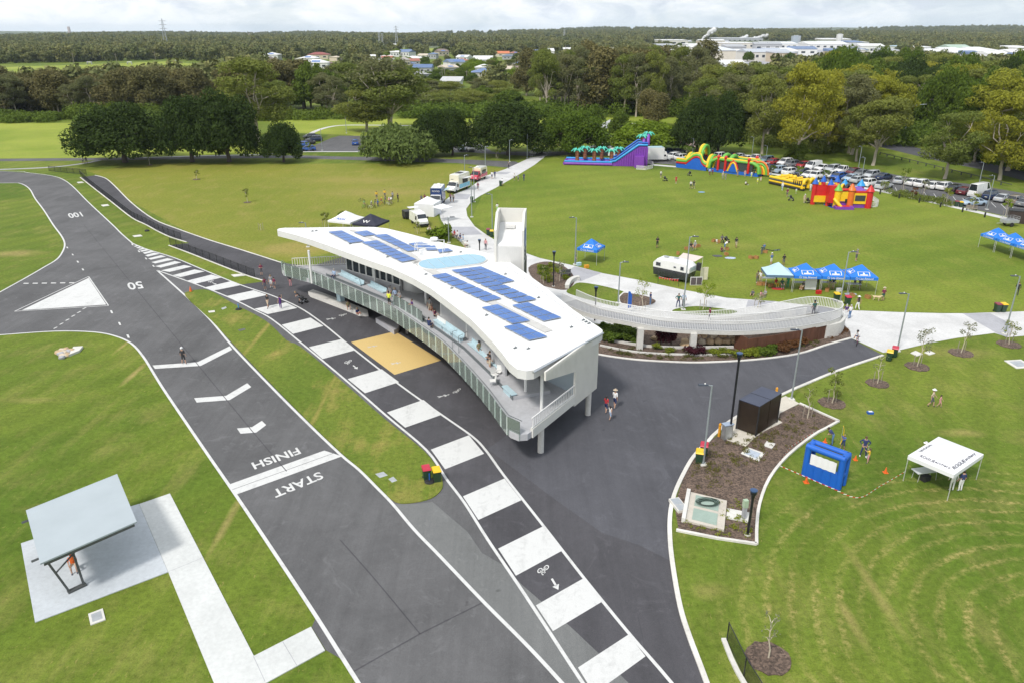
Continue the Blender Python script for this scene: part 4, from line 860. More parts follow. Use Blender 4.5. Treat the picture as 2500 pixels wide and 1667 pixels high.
mass('undergrowth',[(560,284),(700,286),(860,282),(860,292),(700,292),(580,296)],60,(1.5,3.5),(3,5),L_green,14000,.45,8)
mass('undergrowth',[(990,282),(1100,268),(1250,268),(1420,272),(1480,286),(1300,290),(1120,289),(1000,290)],130,(3,6),(3.5,6),leaf_mat('scrub_leaves',(0.072,0.120,0.019),(0.180,0.252,0.043),.1),34000,.45,9)
mass('undergrowth',[(1480,262),(1600,258),(1740,270),(1720,284),(1600,288),(1480,288)],80,(3,7),(3.5,6),L_green,20000,.45,10)
mass('undergrowth',[(1690,290),(1760,338),(1850,352),(1990,375),(2050,372),(1900,335),(1780,290)],70,(1,4),(3,5),L_gum,16000,.42,11)
mass('undergrowth',[(1930,300),(2250,365),(2500,415),(2600,430),(2600,395),(2300,335),(2000,290)],90,(2,6),(4,7),L_green,22000,.5,12)
# far woodland: a mass nobody could count, spread over the plain to the horizon
def far_wood():
 crowns = []
 for i in range(4):
  q = random.Random(200+i);bl = []
  for k in range(9): a = k*2.4;rr = math.sqrt(q.random())*4.2;s = q.uniform(1.6,3.0);bl.append(((rr*math.cos(a),rr*math.sin(a),q.uniform(4.5,10)),(s,s,s*.8)))
  bl.append(((0,0,3.2),(3.2,3.2,3.2)))
  crowns.append(leaf_mesh('far_crown',L_far,bl,620,.8,300+i,0,.7))
 g = np.random.default_rng(4);N = 60000;Y = 330+ (g.random(N)**1.7)*5200;X = (g.random(N)*2-1)*(Y*.80+60)
 sx = [];keep = []
 open_ = [GS(p) for p in ([(-500,158),(-100,160),(60,155),(180,153),(420,146),(545,155),(620,160),(560,232),(-600,300)],[(640,186),(830,178),(830,292),(640,292)],[(905,113),(1020,113),(1130,118),(1120,132),(930,130)],[(0,92),(60,92),(60,100),(0,103)],[(1640,108),(2100,108),(2100,165),(1760,215),(1640,190)],[(2080,118),(2520,122),(2520,190),(2120,165)],[(1700,200),(2600,240),(2600,420),(1700,330)])]
 def ins(P,x,y):
  c = False
  for i in range(len(P)):
   a,b = P[i],P[i-1]
   if (a.y > y) != (b.y > y) and x < (b.x-a.x)*(y-a.y)/(b.y-a.y)+a.x: c = not c
  return c
 dens = np.zeros(N)
 for i in range(N):
  x,y = float(X[i]),float(Y[i])
  u = x/y*FPX/.93+1250
  d = noise.noise(Vector((x*.006,y*.0035,0)))*.35+noise.noise(Vector((x*.0021,y*.0009,5)))*.3+.5
  thin = .55 if (660 < u < 1700 and 380 < y < 1200) else .95
  if y > 1800: thin *= .8
  if d*.7+g.random()*.5 > thin+.12: continue
  if any(ins(P,x,y) for P in open_[:5]): continue
  if any(ins(P,x,y) for P in open_[5:]) and (y < 560 or g.random() < .6): continue
  if y < 420 and u > 560: continue
  keep.append(i)
 keep = np.array(keep);ok = np.ones(len(keep),bool)
 for hx,hy,hw,hd_ in HOUSE_SPOTS: xx,yy = X[keep],Y[keep];ok &= ~((np.abs(xx-hx*yy/hy) < hw*1.15) & (yy < hy+hd_*.6) & (yy > hy*.84-30))
 keep = keep[ok];X,Y = X[keep],Y[keep];Z = hill(X,Y);n = len(X);print('far trees',n)
 # two objects: nearer mass and farther mass, merged leaves instanced by geometry nodes on points
 ref = []
 for i,c in enumerate(crowns): ref.append(c)
 me = bpy.data.meshes.new('far_woodland');me.vertices.add(n);me.vertices.foreach_set('co',np.stack([X,Y,Z],1).astype(np.float32).ravel())
 s = (.55+1.0*g.random(n)**1.5)*np.where(Y > 1500,1.25,1.0);at = me.attributes.new('size','FLOAT','POINT');at.data.foreach_set('value',s.astype(np.float32));at = me.attributes.new('pick','INT','POINT');at.data.foreach_set('value',g.integers(0,4,n).astype(np.int32));at = me.attributes.new('turn','FLOAT','POINT');at.data.foreach_set('value',(g.random(n)*6.28).astype(np.float32))
 me.update();o = obj('far_woodland',me,kind='stuff');o.data.materials.append(L_far)
 ng = bpy.data.node_groups.new('scatter_far_trees','GeometryNodeTree');ng.interface.new_socket('Geometry',in_out='INPUT',socket_type='NodeSocketGeometry');ng.interface.new_socket('Geometry',in_out='OUTPUT',socket_type='NodeSocketGeometry')
 N_ = ng.nodes.new;gi,go = N_('NodeGroupInput'),N_('NodeGroupOutput');L = ng.links.new;join = N_('GeometryNodeJoinGeometry')
 src = []
 for c in crowns:
  so = bpy.data.objects.new('far_woodland_source',c);src.append(so);oi = N_('GeometryNodeObjectInfo');oi.inputs['Object'].default_value = so;oi.inputs['As Instance'].default_value = True;L(oi.outputs['Geometry'],join.inputs[0])
 iop = N_('GeometryNodeInstanceOnPoints');L(gi.outputs[0],iop.inputs['Points']);L(join.outputs[0],iop.inputs['Instance']);iop.inputs['Pick Instance'].default_value = True
 def attr(nm,ty):
  a = N_('GeometryNodeInputNamedAttribute');a.data_type = ty;a.inputs[0].default_value = nm;return next(x for x in a.outputs if x.enabled and x.name == 'Attribute')
 L(attr('pick','INT'),iop.inputs['Instance Index']);L(attr('size','FLOAT'),iop.inputs['Scale']);cx = N_('ShaderNodeCombineXYZ');L(attr('turn','FLOAT'),cx.inputs[2]);L(cx.outputs[0],iop.inputs['Rotation'])
 L(iop.outputs[0],go.inputs[0]);md = o.modifiers.new('scatter','NODES');md.node_group = ng
HOUSE_SPOTS = []
def hill(X,Y):
 """gentle rises of the land towards the horizon"""
 t = np.clip((Y-1500)/3500,0,1);return t*(8+12*np.sin(X*.0011+1.2)+9*np.sin(X*.0027)+5*np.sin(X*.0071+Y*.002)+np.clip(X-300,0,2500)*.016)
def make_hills():
 xs = np.linspace(-5200,5200,90);ys = np.concatenate([np.linspace(1500,5600,40),np.linspace(6200,11000,8)])
 V = [];
 for y in ys:
  for x in xs: V.append((x,y,float(hill(np.array([x]),np.array([y]))[0]) + (.0 if y < 5600 else 12*max(0,noise.noise(Vector((x*.0006,y*.0004,3)))+.1)) - .05))
 nx = len(xs);F = [(j*nx+i,j*nx+i+1,(j+1)*nx+i+1,(j+1)*nx+i) for j in range(len(ys)-1) for i in range(nx-1)]
 mb = MB();mb.add(V,F);mb.build('hills',mat('far_ground',(.10,.12,.05),.9,.3,.01,obj_space=False),None,60,kind=ST)
make_hills()
# ================= looping access ramp and its garden
near = [G(*s) for s in [(1372,748,2.5),(1434,774,2.45),(1529,794,2.35),(1623,810,2.1),(1717.6,816,1.85),(1812,818,1.7),(1906,811.5,1.6),(1969,803.6,1.55),(2026,792.6,1.5)]]
near = resample(cr(near,8),.6);inner = offset(near,1.95)
loopP = [Vector(p) for p in [(33.4,73.8,1.5),(34.8,74.9,1.5),(35.5,76.2,1.5),(35.2,77.4,1.5),(34.2,78.2,1.5),(33.0,78.5,1.48),(31.6,78.2,1.42),(29.2,77.4,1.25),(26.2,76.8,.95),(23.4,76.5,.7),(20.7,76.7,.45),(18.0,77.2,.2),(14.5,78.4,-.1),(11.5,80.0,-.3)]]
far = resample(cr(loopP,8),.6);DH = .36
ramp = thing('access_ramp','long white railed concrete ramp looping down from the pavilion around a planted garden','ramp',(24,74,0))
def slab(A,B,dz0,dz1,name):
 mb = MB();n = len(A);vs = []
 for a,b in zip(A,B): vs += [(a.x,a.y,a.z+dz0),(b.x,b.y,b.z+dz0),(b.x,b.y,b.z+dz1),(a.x,a.y,a.z+dz1)]
 fs = [(0,1,2,3),(4*n-1,4*n-2,4*n-3,4*n-4)]
 for i in range(n-1):
  for k in range(4): fs.append((4*i+k,4*i+4+k,4*i+4+(k+1) % 4,4*i+(k+1) % 4))
 mb.add(vs,fs);return wb(mb,name,M_rampc,ramp)
M_rampc = make_concrete('ramp_concrete',(.27,.275,.295),.08,.2)
slab(near,inner,0,DH,'deck')
i0 = next(i for i,p in enumerate(far) if p.y > 78.4 or i > len(far)//2);leg2 = far[i0:];leg2i = offset(leg2,1.95)
slab(leg2,leg2i,0,DH,'deck')
land = [p for p in far[:i0+1]];lp = [Vector((p.x,p.y,1.5)) for p in land]+[Vector((leg2i[0].x,leg2i[0].y,1.5)),Vector((inner[-1].x,inner[-1].y,1.5))]
mb = MB();mb.prism(lp,1.5,1.5+DH-.003);wb(mb,'landing',M_rampc,ramp)
outer_line = near[:-1]+far;inn1 = inner[:-2];inn2 = leg2i[1:];n_bal = 0
def railing(path,h=1.12):
 global n_bal
 top = [Vector((p.x,p.y,p.z+DH)) for p in path]
 for z,w in ((.1,.045),(h,.06)):
  mb = MB();mb.tube([p+Vector((0,0,z)) for p in top],w/1.6,5);wb(mb,'top_rail' if z > 1 else 'bottom_rail',M_white,ramp,60)
 pts = resample(top,.17);stuff = MB()
 for i,p in enumerate(pts):
  q = pts[min(i+1,len(pts)-1)]-pts[max(0,i-1)];a = math.atan2(q.y,q.x);big = i % 10 == 0
  if n_bal < 285 and path is outer_line:
   if 'bal' not in MATS: m0 = MB();m0.box((0,0,0),(.05,.03,h-.1));MATS['bal'] = m0.mesh('baluster',M_white)
   obj('baluster',MATS['bal'],ramp,p+Vector((0,0,(h+.1)/2))-Vector((24,74,0)),a);n_bal += 1
  else: stuff.box(p+Vector((0,0,(h+.1)/2)),(.05,.03,h-.1),a)
 if stuff.v: wb(stuff,'baluster_row',M_white,ramp,kind='stuff')
for path,sg in ((outer_line,-1),(inn1,1),(inn2,1)): P = offset(path,.03*sg);mb = MB();mb.add([v for p in P for v in ((p.x,p.y,p.z-.01),(p.x,p.y,p.z+DH+.05))],[(2*i,2*i+2,2*i+3,2*i+1) for i in range(len(P)-1)]);wb(mb,'edge_strip',M_concs,ramp,60)
for path in (outer_line,inn1,inn2): railing(path)
for sx,sy,tz in [(1561.8,855,2.25),(1691,861,1.95)]:
 p = G(sx,sy,0);mb = MB();mb.box((p.x,p.y+.3,tz/2),(.62,.5,tz+.1));wb(mb,'column',M_concs,ramp)
M_rust = mat('rusted_steel',(.105,.042,.022),.85,.35,1.2,stretch=(1,1,.4));cb = GS([(1821,864),(1906,851),(1969,837),(2015,825)],0);cl = resample(cr(cb,6),1.15)
rw = thing('rusted_steel_wall','rust brown steel panel wall under the outer end of the ramp','wall',(cl[0].x,cl[0].y,0))
for a,b in zip(cl[:-1],cl[1:]):
 d = (b-a).normalized();mb = MB();mb.wall([a+d*.015,b-d*.015],.08,0,lambda p: 1.62);wb(mb,'panel',M_rust,rw)
mb = MB();mb.wall([cl[0],cl[0]+Vector((-.75,1.6,0))],.08,0,1.68);wb(mb,'panel',M_rust,rw)
e0,e1 = cl[-1],G(2056,806,0);mb = MB();mb.wall(cr([e0,(e0+e1)/2+Vector((.3,-.35,0)),e1],5),.3,0,1.5);mb.wall([e1,e1+Vector((.4,1.6,0)),e1+Vector((-.6,3.0,0))],.3,0,1.5);wb(mb,'abutment',M_concs,ramp)
bed = KerbG+[(1400,800),(1450,792),(1560,806),(1700,812),(1840,806),(1990,798),(2052,789),(2062,795),(2076,810)]
sheet('garden_bed',bed,.028,M_mulch)
kerb([(1462,828),(1560,845),(1640,851),(1790,850)],.22,.25,M_concs,'garden_edging');kerb([(1465,845),(1560,862),(1700,868),(1812,866)],.2,.18,M_concs,'garden_edging')
# boulders stacked as a retaining wall
M_sand = mat('sandstone',(.50,.36,.22),.85,.35,1.3);M_sand2 = mat('sandstone_pale',(.56,.47,.36),.85,.25,1.3)
bw = thing('boulder_wall','stacked sandstone boulders retaining the bank beneath the ramp','boulders',G(1755,842,0));qb = random.Random(8)
def boulder(c,r,m,parent):
 bm = bmesh.new();bmesh.ops.create_icosphere(bm,subdivisions=2,radius=1);s = qb.uniform(0,50)
 for v in bm.verts:
  n = noise.noise(v.co*1.1+Vector((s,s,0)));v.co = Vector((math.copysign(abs(v.co.x)**.75,v.co.x),math.copysign(abs(v.co.y)**.75,v.co.y),math.copysign(abs(v.co.z)**.75,v.co.z)))*(1+.28*n)
  v.co = Vector((v.co.x*r[0],v.co.y*r[1],v.co.z*r[2]))
 me = bpy.data.meshes.new('boulder');bm.to_mesh(me);bm.free();me.materials.append(m);obj('boulder',me,parent,Vector(c)-wloc(parent),qb.uniform(-.2,.2))
for row,(x0,x1,sy,z) in enumerate([(1672,1792,841,.3),(1695,1786,838,.85),(1722,1790,834,1.35)]):
 k = int((x1-x0)/19)
 for i in range(k+1):
  sx = x0+(x1-x0)*i/max(1,k);p = G(sx,sy-1,0);boulder((p.x,p.y+.15*row,z),(qb.uniform(.36,.5),.45,qb.uniform(.26,.34)),qb.choice((M_sand,M_sand2,M_sand)),bw)
b = thing('boulder','single sandstone boulder in the mulch beside the purple shrub','boulder',G(1605,826,0));boulder(G(1605,826,.2),(.65,.4,.25),M_sand,b);b2 = thing('boulder','flat sandstone boulder in the mulch next to the ramp column','boulder',G(1674,842,0));boulder(G(1674,842,.2),(.55,.35,.28),M_sand,b2)
# garden plants: each shrub is an object
PL = {}
def shrub(kind,s,h,w,label,group=None):
 if kind not in PL:
  L_,n,sz,form = {'green': (L_green,420,.13,0),'yellow': (L_yel,260,.13,1),'purple': (L_red,300,.14,1),'bronze': (L_bronze,220,.16,1),'lime': (L_lime,300,.12,0)}[kind]
  me_list = []
  for sd in range(2):
   qq = random.Random(sd+5);bl = [((qq.uniform(-.3,.3),qq.uniform(-.3,.3),qq.uniform(.25,.75)),(.28,.28,.28)) for _ in range(7)]
   mbx = MB();
   for _ in range(5): a = qq.uniform(0,6.28);mbx.tube([(0,0,0),(.25*math.cos(a),.25*math.sin(a),.6)],[.03,.01],4,False)
   me_list.append((mbx.mesh('stem',B_dark),leaf_mesh('leaves',L_,bl,n,sz,sd+60,-.3 if form else 0,.3 if form else .6,0,.2)))
  PL[kind] = me_list
 st,lv = PL[kind][rnd.randrange(2)];t = thing('shrub',label,'shrub',G(*s),rnd.uniform(0,6),group);obj('stem',st,t);obj('leaves',lv,t);t.scale = (w,w,h);return t
gg = 'garden shrubs beneath the ramp'
for i,(x,y) in enumerate([(1475,812),(1490,822),(1503,815),(1512,828),(1527,820),(1535,834),(1498,834),(1478,830),(1520,806),(1545,828)]): shrub('green',(x,y),1.1,1.7,'dark green leafy shrub in the clump beside the pavilion end wall',gg)
for x,y,h in [(1612,842,2.0),(1626,846,2.3),(1638,843,1.9)]: shrub('purple',(x,y),h,1.2,'tall dark purple shrub clump under the middle of the ramp',gg)
for x,y in [(1680,862),(1694,868),(1708,866)]: shrub('purple',(x,y),1.0,1.2,'low purple cordyline at the foot of the second ramp column',gg)
for x,y in [(1604,852),(1634,863),(1738,865),(1752,868),(1780,866),(1795,869),(1738,861),(1766,862)]: shrub('yellow',(x,y),.65,1.1,'yellow green leafy plant along the low white garden edging',gg)
for x,y in [(1822,871),(1834,868),(1846,872),(1860,866),(1872,869),(1884,862),(1842,862)]: shrub('green' if x > 1850 else 'yellow',(x,y),.9,1.2,'bright green plant at the foot of the rusted steel wall' if x <= 1850 else 'mid green plant near the middle of the rusted steel wall',gg)
for x,y in [(1888,855),(1898,851),(1909,853),(1921,847),(1932,849),(1942,842),(1955,841),(1915,856),(1900,860)]: shrub('bronze',(x,y),.9,1.5,'bronze red strap leaved plant against the rusted steel wall',gg)
mass('groundcover',[(1470,862),(1660,880),(1840,874),(2010,840),(2000,830),(1830,868),(1660,873),(1480,852)],130,(.15,.35),(.2,.4),leaf_mat('groundcover_leaves',(.07,.08,.02),(.16,.16,.05),.1),5000,.07,71)
mass('groundcover',[(2020,830),(2070,812),(2060,800),(2040,815)],30,(.15,.35),(.2,.4),L_bronze,900,.07,72)
mass('groundcover',[(1310,650),(1370,652),(1395,690),(1330,700)],34,(.3,.8),(.3,.6),L_yel,3200,.1,73)
# ================= suburbs, factories, pylons
def wallm(c): return mat('wall_%02x%02x%02x' % tuple(int(255*min(1,x)) for x in c),c,.7,.08,.6)
def roofm(c): return mat('roof_%02x%02x%02x' % tuple(int(255*min(1,x)) for x in c),c,.6,.12,.5)
M_win = mat('far_window_glass',(.05,.06,.075),.2,.3,.3)
def house(s,wpx,label,wall=(.62,.6,.55),roof=(.66,.66,.66),h=3.2,depth=None,rz=0.0,style='hip',cat='house',name='house',group=None,pv=False,nwin=3,rh=None):
 p = G(*s);zc = p.y*CP+CAM_H*SP;W = wpx*zc/FPX;D = depth or W*.7;t = thing(name,label,cat,p,rz,group);HOUSE_SPOTS.append((p.x,p.y,W*.6+6,D))
 mb = MB();mb.box((0,0,h/2),(W,D,h));mb.build('wall',wallm(wall),t);e = .5;rh = rh if rh is not None else min(2.6,W*.16);mb = MB();x,y = W/2+e,D/2+e;b = [(-x,-y,h),(x,-y,h),(x,y,h),(-x,y,h)]
 if style == 'hip': k = max(0.0,x-y);mb.add(b+[(-k,0,h+rh),(k,0,h+rh)],[(3,2,1,0),(0,1,5,4),(2,3,4,5),(1,2,5),(3,0,4)])
 elif style == 'gable': mb.add(b+[(-x,0,h+rh),(x,0,h+rh)],[(3,2,1,0),(0,1,5,4),(2,3,4,5),(1,2,5),(3,0,4)])
 else: mb.hexa(b+[(-x,-y,h+.35),(x,-y,h+.35),(x,y,h+.35+rh),(-x,y,h+.35+rh)])
 r = mb.build('roof',roofm(roof),t)
 if style == 'flat' and W > 40:
  for i in range(int(W/14)): mb = MB();mb.box((-W/2+7+i*14,0,h+.7+rh*.5),(1.6,1.6,.8));mb.build('roof_vent',M_chan,r)
 for i in range(nwin):
  mb = MB();w = W/nwin;mb.box((-W/2+w*(i+.5),-D/2-.03,h*.55),(w*.5,.1,h*.35));f = mb.build('window',M_white,t);mb = MB();mb.box((-W/2+w*(i+.5),-D/2-.07,h*.55),(w*.44,.06,h*.29));mb.build('pane',M_win,f)
 if pv and style != 'flat':
  a = Vector((-x*.4,-y*.75,h+rh*.25));mb = MB();s_ = rh/y;mb.add([(-x*.35,-y*.8,h+rh*.2+.12),(x*.35,-y*.8,h+rh*.2+.12),(x*.35,-y*.4,h+rh*.6+.12),(-x*.35,-y*.4,h+rh*.6+.12)],[(0,1,2,3)]);mb.build('solar_panel',M_pv,r)
 return t
wh,bl_,rd,dk,gy,tan = (.68,.68,.67),(.10,.16,.30),(.34,.12,.08),(.10,.09,.09),(.38,.39,.41),(.50,.44,.34)
hg = 'houses beyond the far paddock'
house((609,166),56,'white hip roofed house at the paddock edge with dark solar panels',wh,wh,3,14,.1,pv=True,group=hg);house((641,158),36,'beige house with brick red roof beside the white hip roofed house',(.5,.4,.33),rd,3,14,.1,group=hg)
house((654,152),40,'house with dark brown roof behind the beige and red house',tan,(.16,.12,.11),3,16,0,group=hg);house((667,148),34,'tall white two storey house behind the dark brown roof',wh,wh,6,16,0,pv=True,group=hg)
house((735,152),26,'low house with olive grey roof among garden trees',tan,(.34,.33,.26),3,16,.2,group=hg);house((757,152),40,'pale house with white roof behind the nearer white house',wh,wh,4,16,-.1,pv=True,group=hg)
house((780,145),50,'long house with dark red roof, rearmost of its cluster',(.55,.48,.36),(.26,.07,.06),5,16,0,group=hg);house((775,170),56,'big white two storey house with solar panels facing the trees',wh,wh,5.5,14,.1,pv=True,group=hg)
house((804,168),26,'tan house with brown roof beside the big white house',(.55,.42,.26),(.18,.12,.09),4.5,14,.3,group=hg);house((822,150),20,'small cream house half hidden by trees near the brown roof',(.58,.5,.4),tan,4,14,.8,group=hg);house((716,166),18,'low white shed roof poking from the garden hedge',wh,wh,3,10,.2,group=hg)
hg = 'houses among the creek trees'
house((938,147),15,'small white roofed house, nearer the paddock of a matching pair',wh,wh,4,16,.2,group=hg);house((955,146),14,'small white roofed house, second of a matching pair',wh,wh,4,16,.2,group=hg)
house((988,165),22,'tan two storey house with grey pyramid roof',(.45,.4,.32),(.36,.33,.31),6.5,14,.3,group=hg,rh=2.5);house((1034,178),44,'grey walled house with long blue metal roof',gy,bl_,4,18,0,'gable',group=hg);house((1006,188),30,'low house with dark roof full of solar panels',gy,dk,4,14,.1,pv=True,group=hg)
house((1030,196),30,'grey gabled house half hidden by the old gum',gy,(.42,.42,.44),4,12,.5,'gable',group=hg);house((1178,163),46,'flat roofed white block with long blank wall',wh,wh,6,20,-.05,'flat',group=hg,nwin=2);house((1181,191),58,'house with wide blue tiled hip roof',(.5,.47,.42),(.14,.2,.36),4,16,.05,group=hg)
house((1182,184),44,'white roofed house immediately behind the wide blue roof',wh,wh,5.5,12,.05,group=hg);house((1222,139),42,'long low house with bright orange roof',(.6,.55,.45),(.55,.17,.07),4,16,0,'gable',group=hg);house((1240,146),26,'house with slate blue roof below the orange roof',gy,(.12,.16,.24),4,16,.1,group=hg)
house((1103,214),48,'low white pavilion like house at the edge of the creek scrub',wh,(.5,.5,.5),3.5,10,-.1,'flat',group=hg);house((1345,203),50,'long white roofed house glimpsed beyond the pale forked gum',wh,(.62,.62,.66),3.5,12,0,'gable',group=hg);house((1402,175),34,'grey roofed house glimpsed among the grey gums',gy,(.44,.46,.5),4,14,.2,group=hg)
house((1335,140),34,'white stepped commercial building beside the palm trees',wh,wh,7,24,0,'flat',group=hg);house((1385,132),20,'small white shop with blue sign by the street poles',wh,wh,6,16,0,'flat',group=hg);house((1300,140),26,'low pale commercial shed behind street trees',wh,(.6,.6,.62),5,20,0,'flat',group=hg);house((1476,135),18,'small shop with yellow and blue front',(.62,.42,.06),(.08,.2,.45),6,14,0,'flat',group=hg);house((1498,133),26,'shop with cream canopy next to the yellow shopfront',(.62,.55,.35),(.66,.64,.52),6,14,0,'flat',group=hg)
house((1318,108),28,'white roofed warehouse behind the tall lone gum',wh,wh,7,40,0,'flat',group=hg);house((1355,104),30,'pale warehouse below the distant pylon',wh,wh,7,40,0,'flat',group=hg);house((1420,108),26,'white factory roof peeking over the tall gums',wh,wh,7,40,0,'flat',group=hg)
ig = 'factories and warehouses of the industrial estate'
I = lambda s,w,lab,wall,roof,h,d=50,st='flat',nw=3,rh=1.0,rz=0.0: house(s,w*.74,lab,wall,roof,h,d,rz,st,'warehouse','warehouse',ig,False,nw,rh)
I((1637,112),90,'cream warehouse with dark end wall behind the tallest gums',(.62,.6,.54),wh,11,70);I((1620,122),60,'grey low warehouse in front of the cream warehouse',(.5,.52,.55),(.5,.52,.56),8,40);I((1660,128),56,'pale beige warehouse half hidden by a pine',(.6,.56,.48),wh,8,40)
I((1762,176),118,'wide white showroom with blue signs, nearest of the estate',wh,wh,6,40,'gable',6,3);I((1752,158),66,'tall cream walled warehouse right behind the white showroom',(.62,.57,.48),(.6,.63,.68),13,50,'flat',0,2);I((1862,148),140,'long warehouse with grey roof and a magenta wall panel',(.64,.62,.57),(.44,.47,.52),9,45,'gable',7,3)
I((1905,152),70,'beige office with dark blue ribbon windows',(.55,.46,.34),(.4,.42,.46),9,30,'flat',5);I((1700,124),70,'white shed with red sign at the back of the estate',wh,wh,9,60);I((1790,120),110,'long cream factory hall behind a row of round trees',(.6,.57,.5),wh,10,60,'flat',5);I((1890,122),110,'white factory hall beside the grey silo tower',wh,(.66,.68,.7),10,60,'gable',6,3)
I((1795,106),150,'grey rambling factory under the steam plumes',(.4,.42,.45),(.5,.52,.55),12,80,'flat',9);I((2005,121),130,'long white factory roof behind the big dark trees',wh,wh,9,60,'gable',6,4);I((2080,117),70,'white warehouse next to the white tower',wh,wh,10,50);I((2060,138),90,'cream warehouse showing between tree crowns',(.62,.6,.55),wh,8,40)
I((2345,150),120,'long white warehouse seen across the woodland',wh,wh,9,40,'gable',5,4);I((2325,138),66,'factory with ribbed green roof',(.5,.54,.5),(.36,.46,.38),10,40,'gable',4,4);I((2430,160),90,'white warehouse partly behind a spreading tree',wh,wh,8,40);I((2490,148),70,'pale grey warehouse at the end of the estate',(.6,.62,.64),wh,10,50);I((2370,170),50,'low white shed at the foot of the woodland',wh,(.6,.6,.58),6,30);I((2200,128),40,'small pale blue roofed warehouse',wh,(.45,.58,.68),8,40);I((2250,130),34,'small white roofed plant beside the green factory',wh,wh,8,40)
q = MB();p = G(1865-22,146);
t = thing('wall_sign','magenta panel on the front of the long warehouse','sign',(p.x,p.y-23.5,0));MB().box((0,0,6.6),(13,.3,4.6)).build('board',mat('magenta_panel',(.42,.06,.30),.5,.08,.5),t)
def tower(s,top,w,label,m,name='silo'):
 p = G(*s);H = ZT(p,top);W = w*(p.y*CP+20)/FPX;t = thing(name,label,'tower',p);mb = MB();mb.box((0,0,H/2),(W,W*.8,H));mb.build('shaft',m,t);mb = MB();mb.box((W*.3,-W*.41,H*.5),(W*.16,.3,H*.9));mb.box((0,0,H+.5),(W*.5,W*.4,1));mb.build('ladder',M_chan,t)
tower((2046,116),84,12,'narrow white factory tower rising above the white roofs',wallm(wh));tower((1940,118),88,18,'blue grey silo tower with mast at the factory',wallm((.36,.41,.46)));tower((171,86),66,5,'pinkish tower block alone on the skyline above the paddock',wallm((.5,.40,.38)),'tower_block');tower((2295,140),122,8,'pair of steel stacks on the green roofed factory',M_chan,'chimney');tower((2378,134),121,6,'slim steel chimney beside the white warehouse',M_chan,'chimney')
for i in range(5): tower((1717+i*5.2,119),102,4,['first','second','third','fourth','last'][i]+' white storage silo in the short factory row',wallm(wh),'silo')
rr = random.Random(3)
for i in range(90):      # roofs scattered on the far slopes
 x = rr.choice([rr.uniform(520,900),rr.uniform(1100,1260),rr.uniform(0,2500),rr.uniform(1960,2080)]);y = rr.uniform(83,93) if x < 1960 or x > 2080 else rr.uniform(82,92)
 house((x,y),rr.uniform(5,13),'tiny pale roofed building in the hazy far suburbs',rr.choice([wh,(.6,.52,.4),(.64,.6,.5)]),rr.choice([wh,wh,(.5,.3,.2),(.6,.58,.5)]),10,25,rr.uniform(-.4,.4),'gable','building','far_building','buildings of the far suburbs',False,0)
q3 = random.Random(12);RC = [(wh,'white'),(gy,'grey'),((.14,.2,.34),'blue'),((.34,.12,.08),'red'),((.2,.15,.13),'brown'),((.52,.45,.36),'tan'),(wh,'white')]
for i in range(46):      # more roofs between the street trees
 x = q3.uniform(860,1500);y = q3.uniform(116,196);rc = q3.choice(RC);wl = q3.choice([wh,tan,(.55,.5,.42),gy])
 house((x,y),q3.uniform(26,44)*(y-72)/100,f'{rc[1]} roofed house among the street trees of the suburb',wl,rc[0],q3.choice((3.2,3.5,5.5)),14,q3.uniform(-.6,.6),q3.choice(('hip','gable')),group='houses among the street trees',pv=q3.random() < .3)
for i in range(90):
 x = q3.uniform(870,1500);plant(q3.choice(('green','gum','green','lime')),G(x,q3.uniform(125,205)),-q3.uniform(4.5,8),-q3.uniform(8,13),'garden tree between the houses of the suburb','garden trees of the suburb')
sheet('yard',[(1600,128),(1640,106),(1760,101),(2110,104),(2110,150),(1900,170),(1790,205),(1650,182)],.012,M_concg);sheet('yard',[(2180,128),(2300,126),(2520,132),(2520,176),(2330,176)],.012,M_concg)
for i in range(34):      # and more sheds in the estate
 x = q3.uniform(1640,2500);y = q3.uniform(104,150) if x < 2100 else q3.uniform(126,165);rc = q3.choice(RC[:3]+RC[:1]);house((x,y),q3.uniform(34,80),f'{rc[1]} roofed shed crowded into the industrial estate',q3.choice([wh,tan,gy,(.6,.58,.52)]),rc[0],q3.uniform(6,11),30,q3.uniform(-.3,.3),q3.choice(('gable','flat')),'shed','shed','sheds of the industrial estate',False,3)
for i in range(70):
 x = q3.uniform(1640,2500);y = q3.uniform(108,176) if x < 2100 else q3.uniform(130,172);plant(q3.choice(('green','gum','fig2')),G(x,y),-q3.uniform(5,9),-q3.uniform(8,13),'street tree standing between the sheds of the estate','street trees of the industrial estate')
M_galv = mat('galvanised_steel',(.42,.44,.46),.5,.15,2,metal=.3)
def pylon(s,top,label):
 p = G(*s);H = ZT(p,top);t = thing('pylon',label,'pylon',p,.3,'power pylons over the bushland');mb = MB();b = H*.085;r = .22
 lv = [0,.2,.38,.54,.68,.8,.9,1.0];wd = [b,b*.78,b*.6,b*.45,b*.34,b*.26,b*.2,b*.05];cor = [(-1,-1),(1,-1),(1,1),(-1,1)]
 for i in range(7):
  for k in range(4):
   a = Vector((cor[k][0]*wd[i],cor[k][1]*wd[i],lv[i]*H));c = Vector((cor[k][0]*wd[i+1],cor[k][1]*wd[i+1],lv[i+1]*H));d = Vector((cor[(k+1) % 4][0]*wd[i+1],cor[(k+1) % 4][1]*wd[i+1],lv[i+1]*H));mb.tube([a,c],r,4);mb.tube([a,d],r*.6,4)
 mb.build('lattice_tower',M_galv,t)
 for z in (.68,.8,.92):
  mb = MB();mb.tube([(-H*.13,0,z*H),(0,0,z*H+.8),(H*.13,0,z*H)],r*.9,4);mb.tube([(-H*.13,0,z*H),(H*.13,0,z*H)],r*.7,4);mb.build('cross_arm',M_galv,t)
 return t
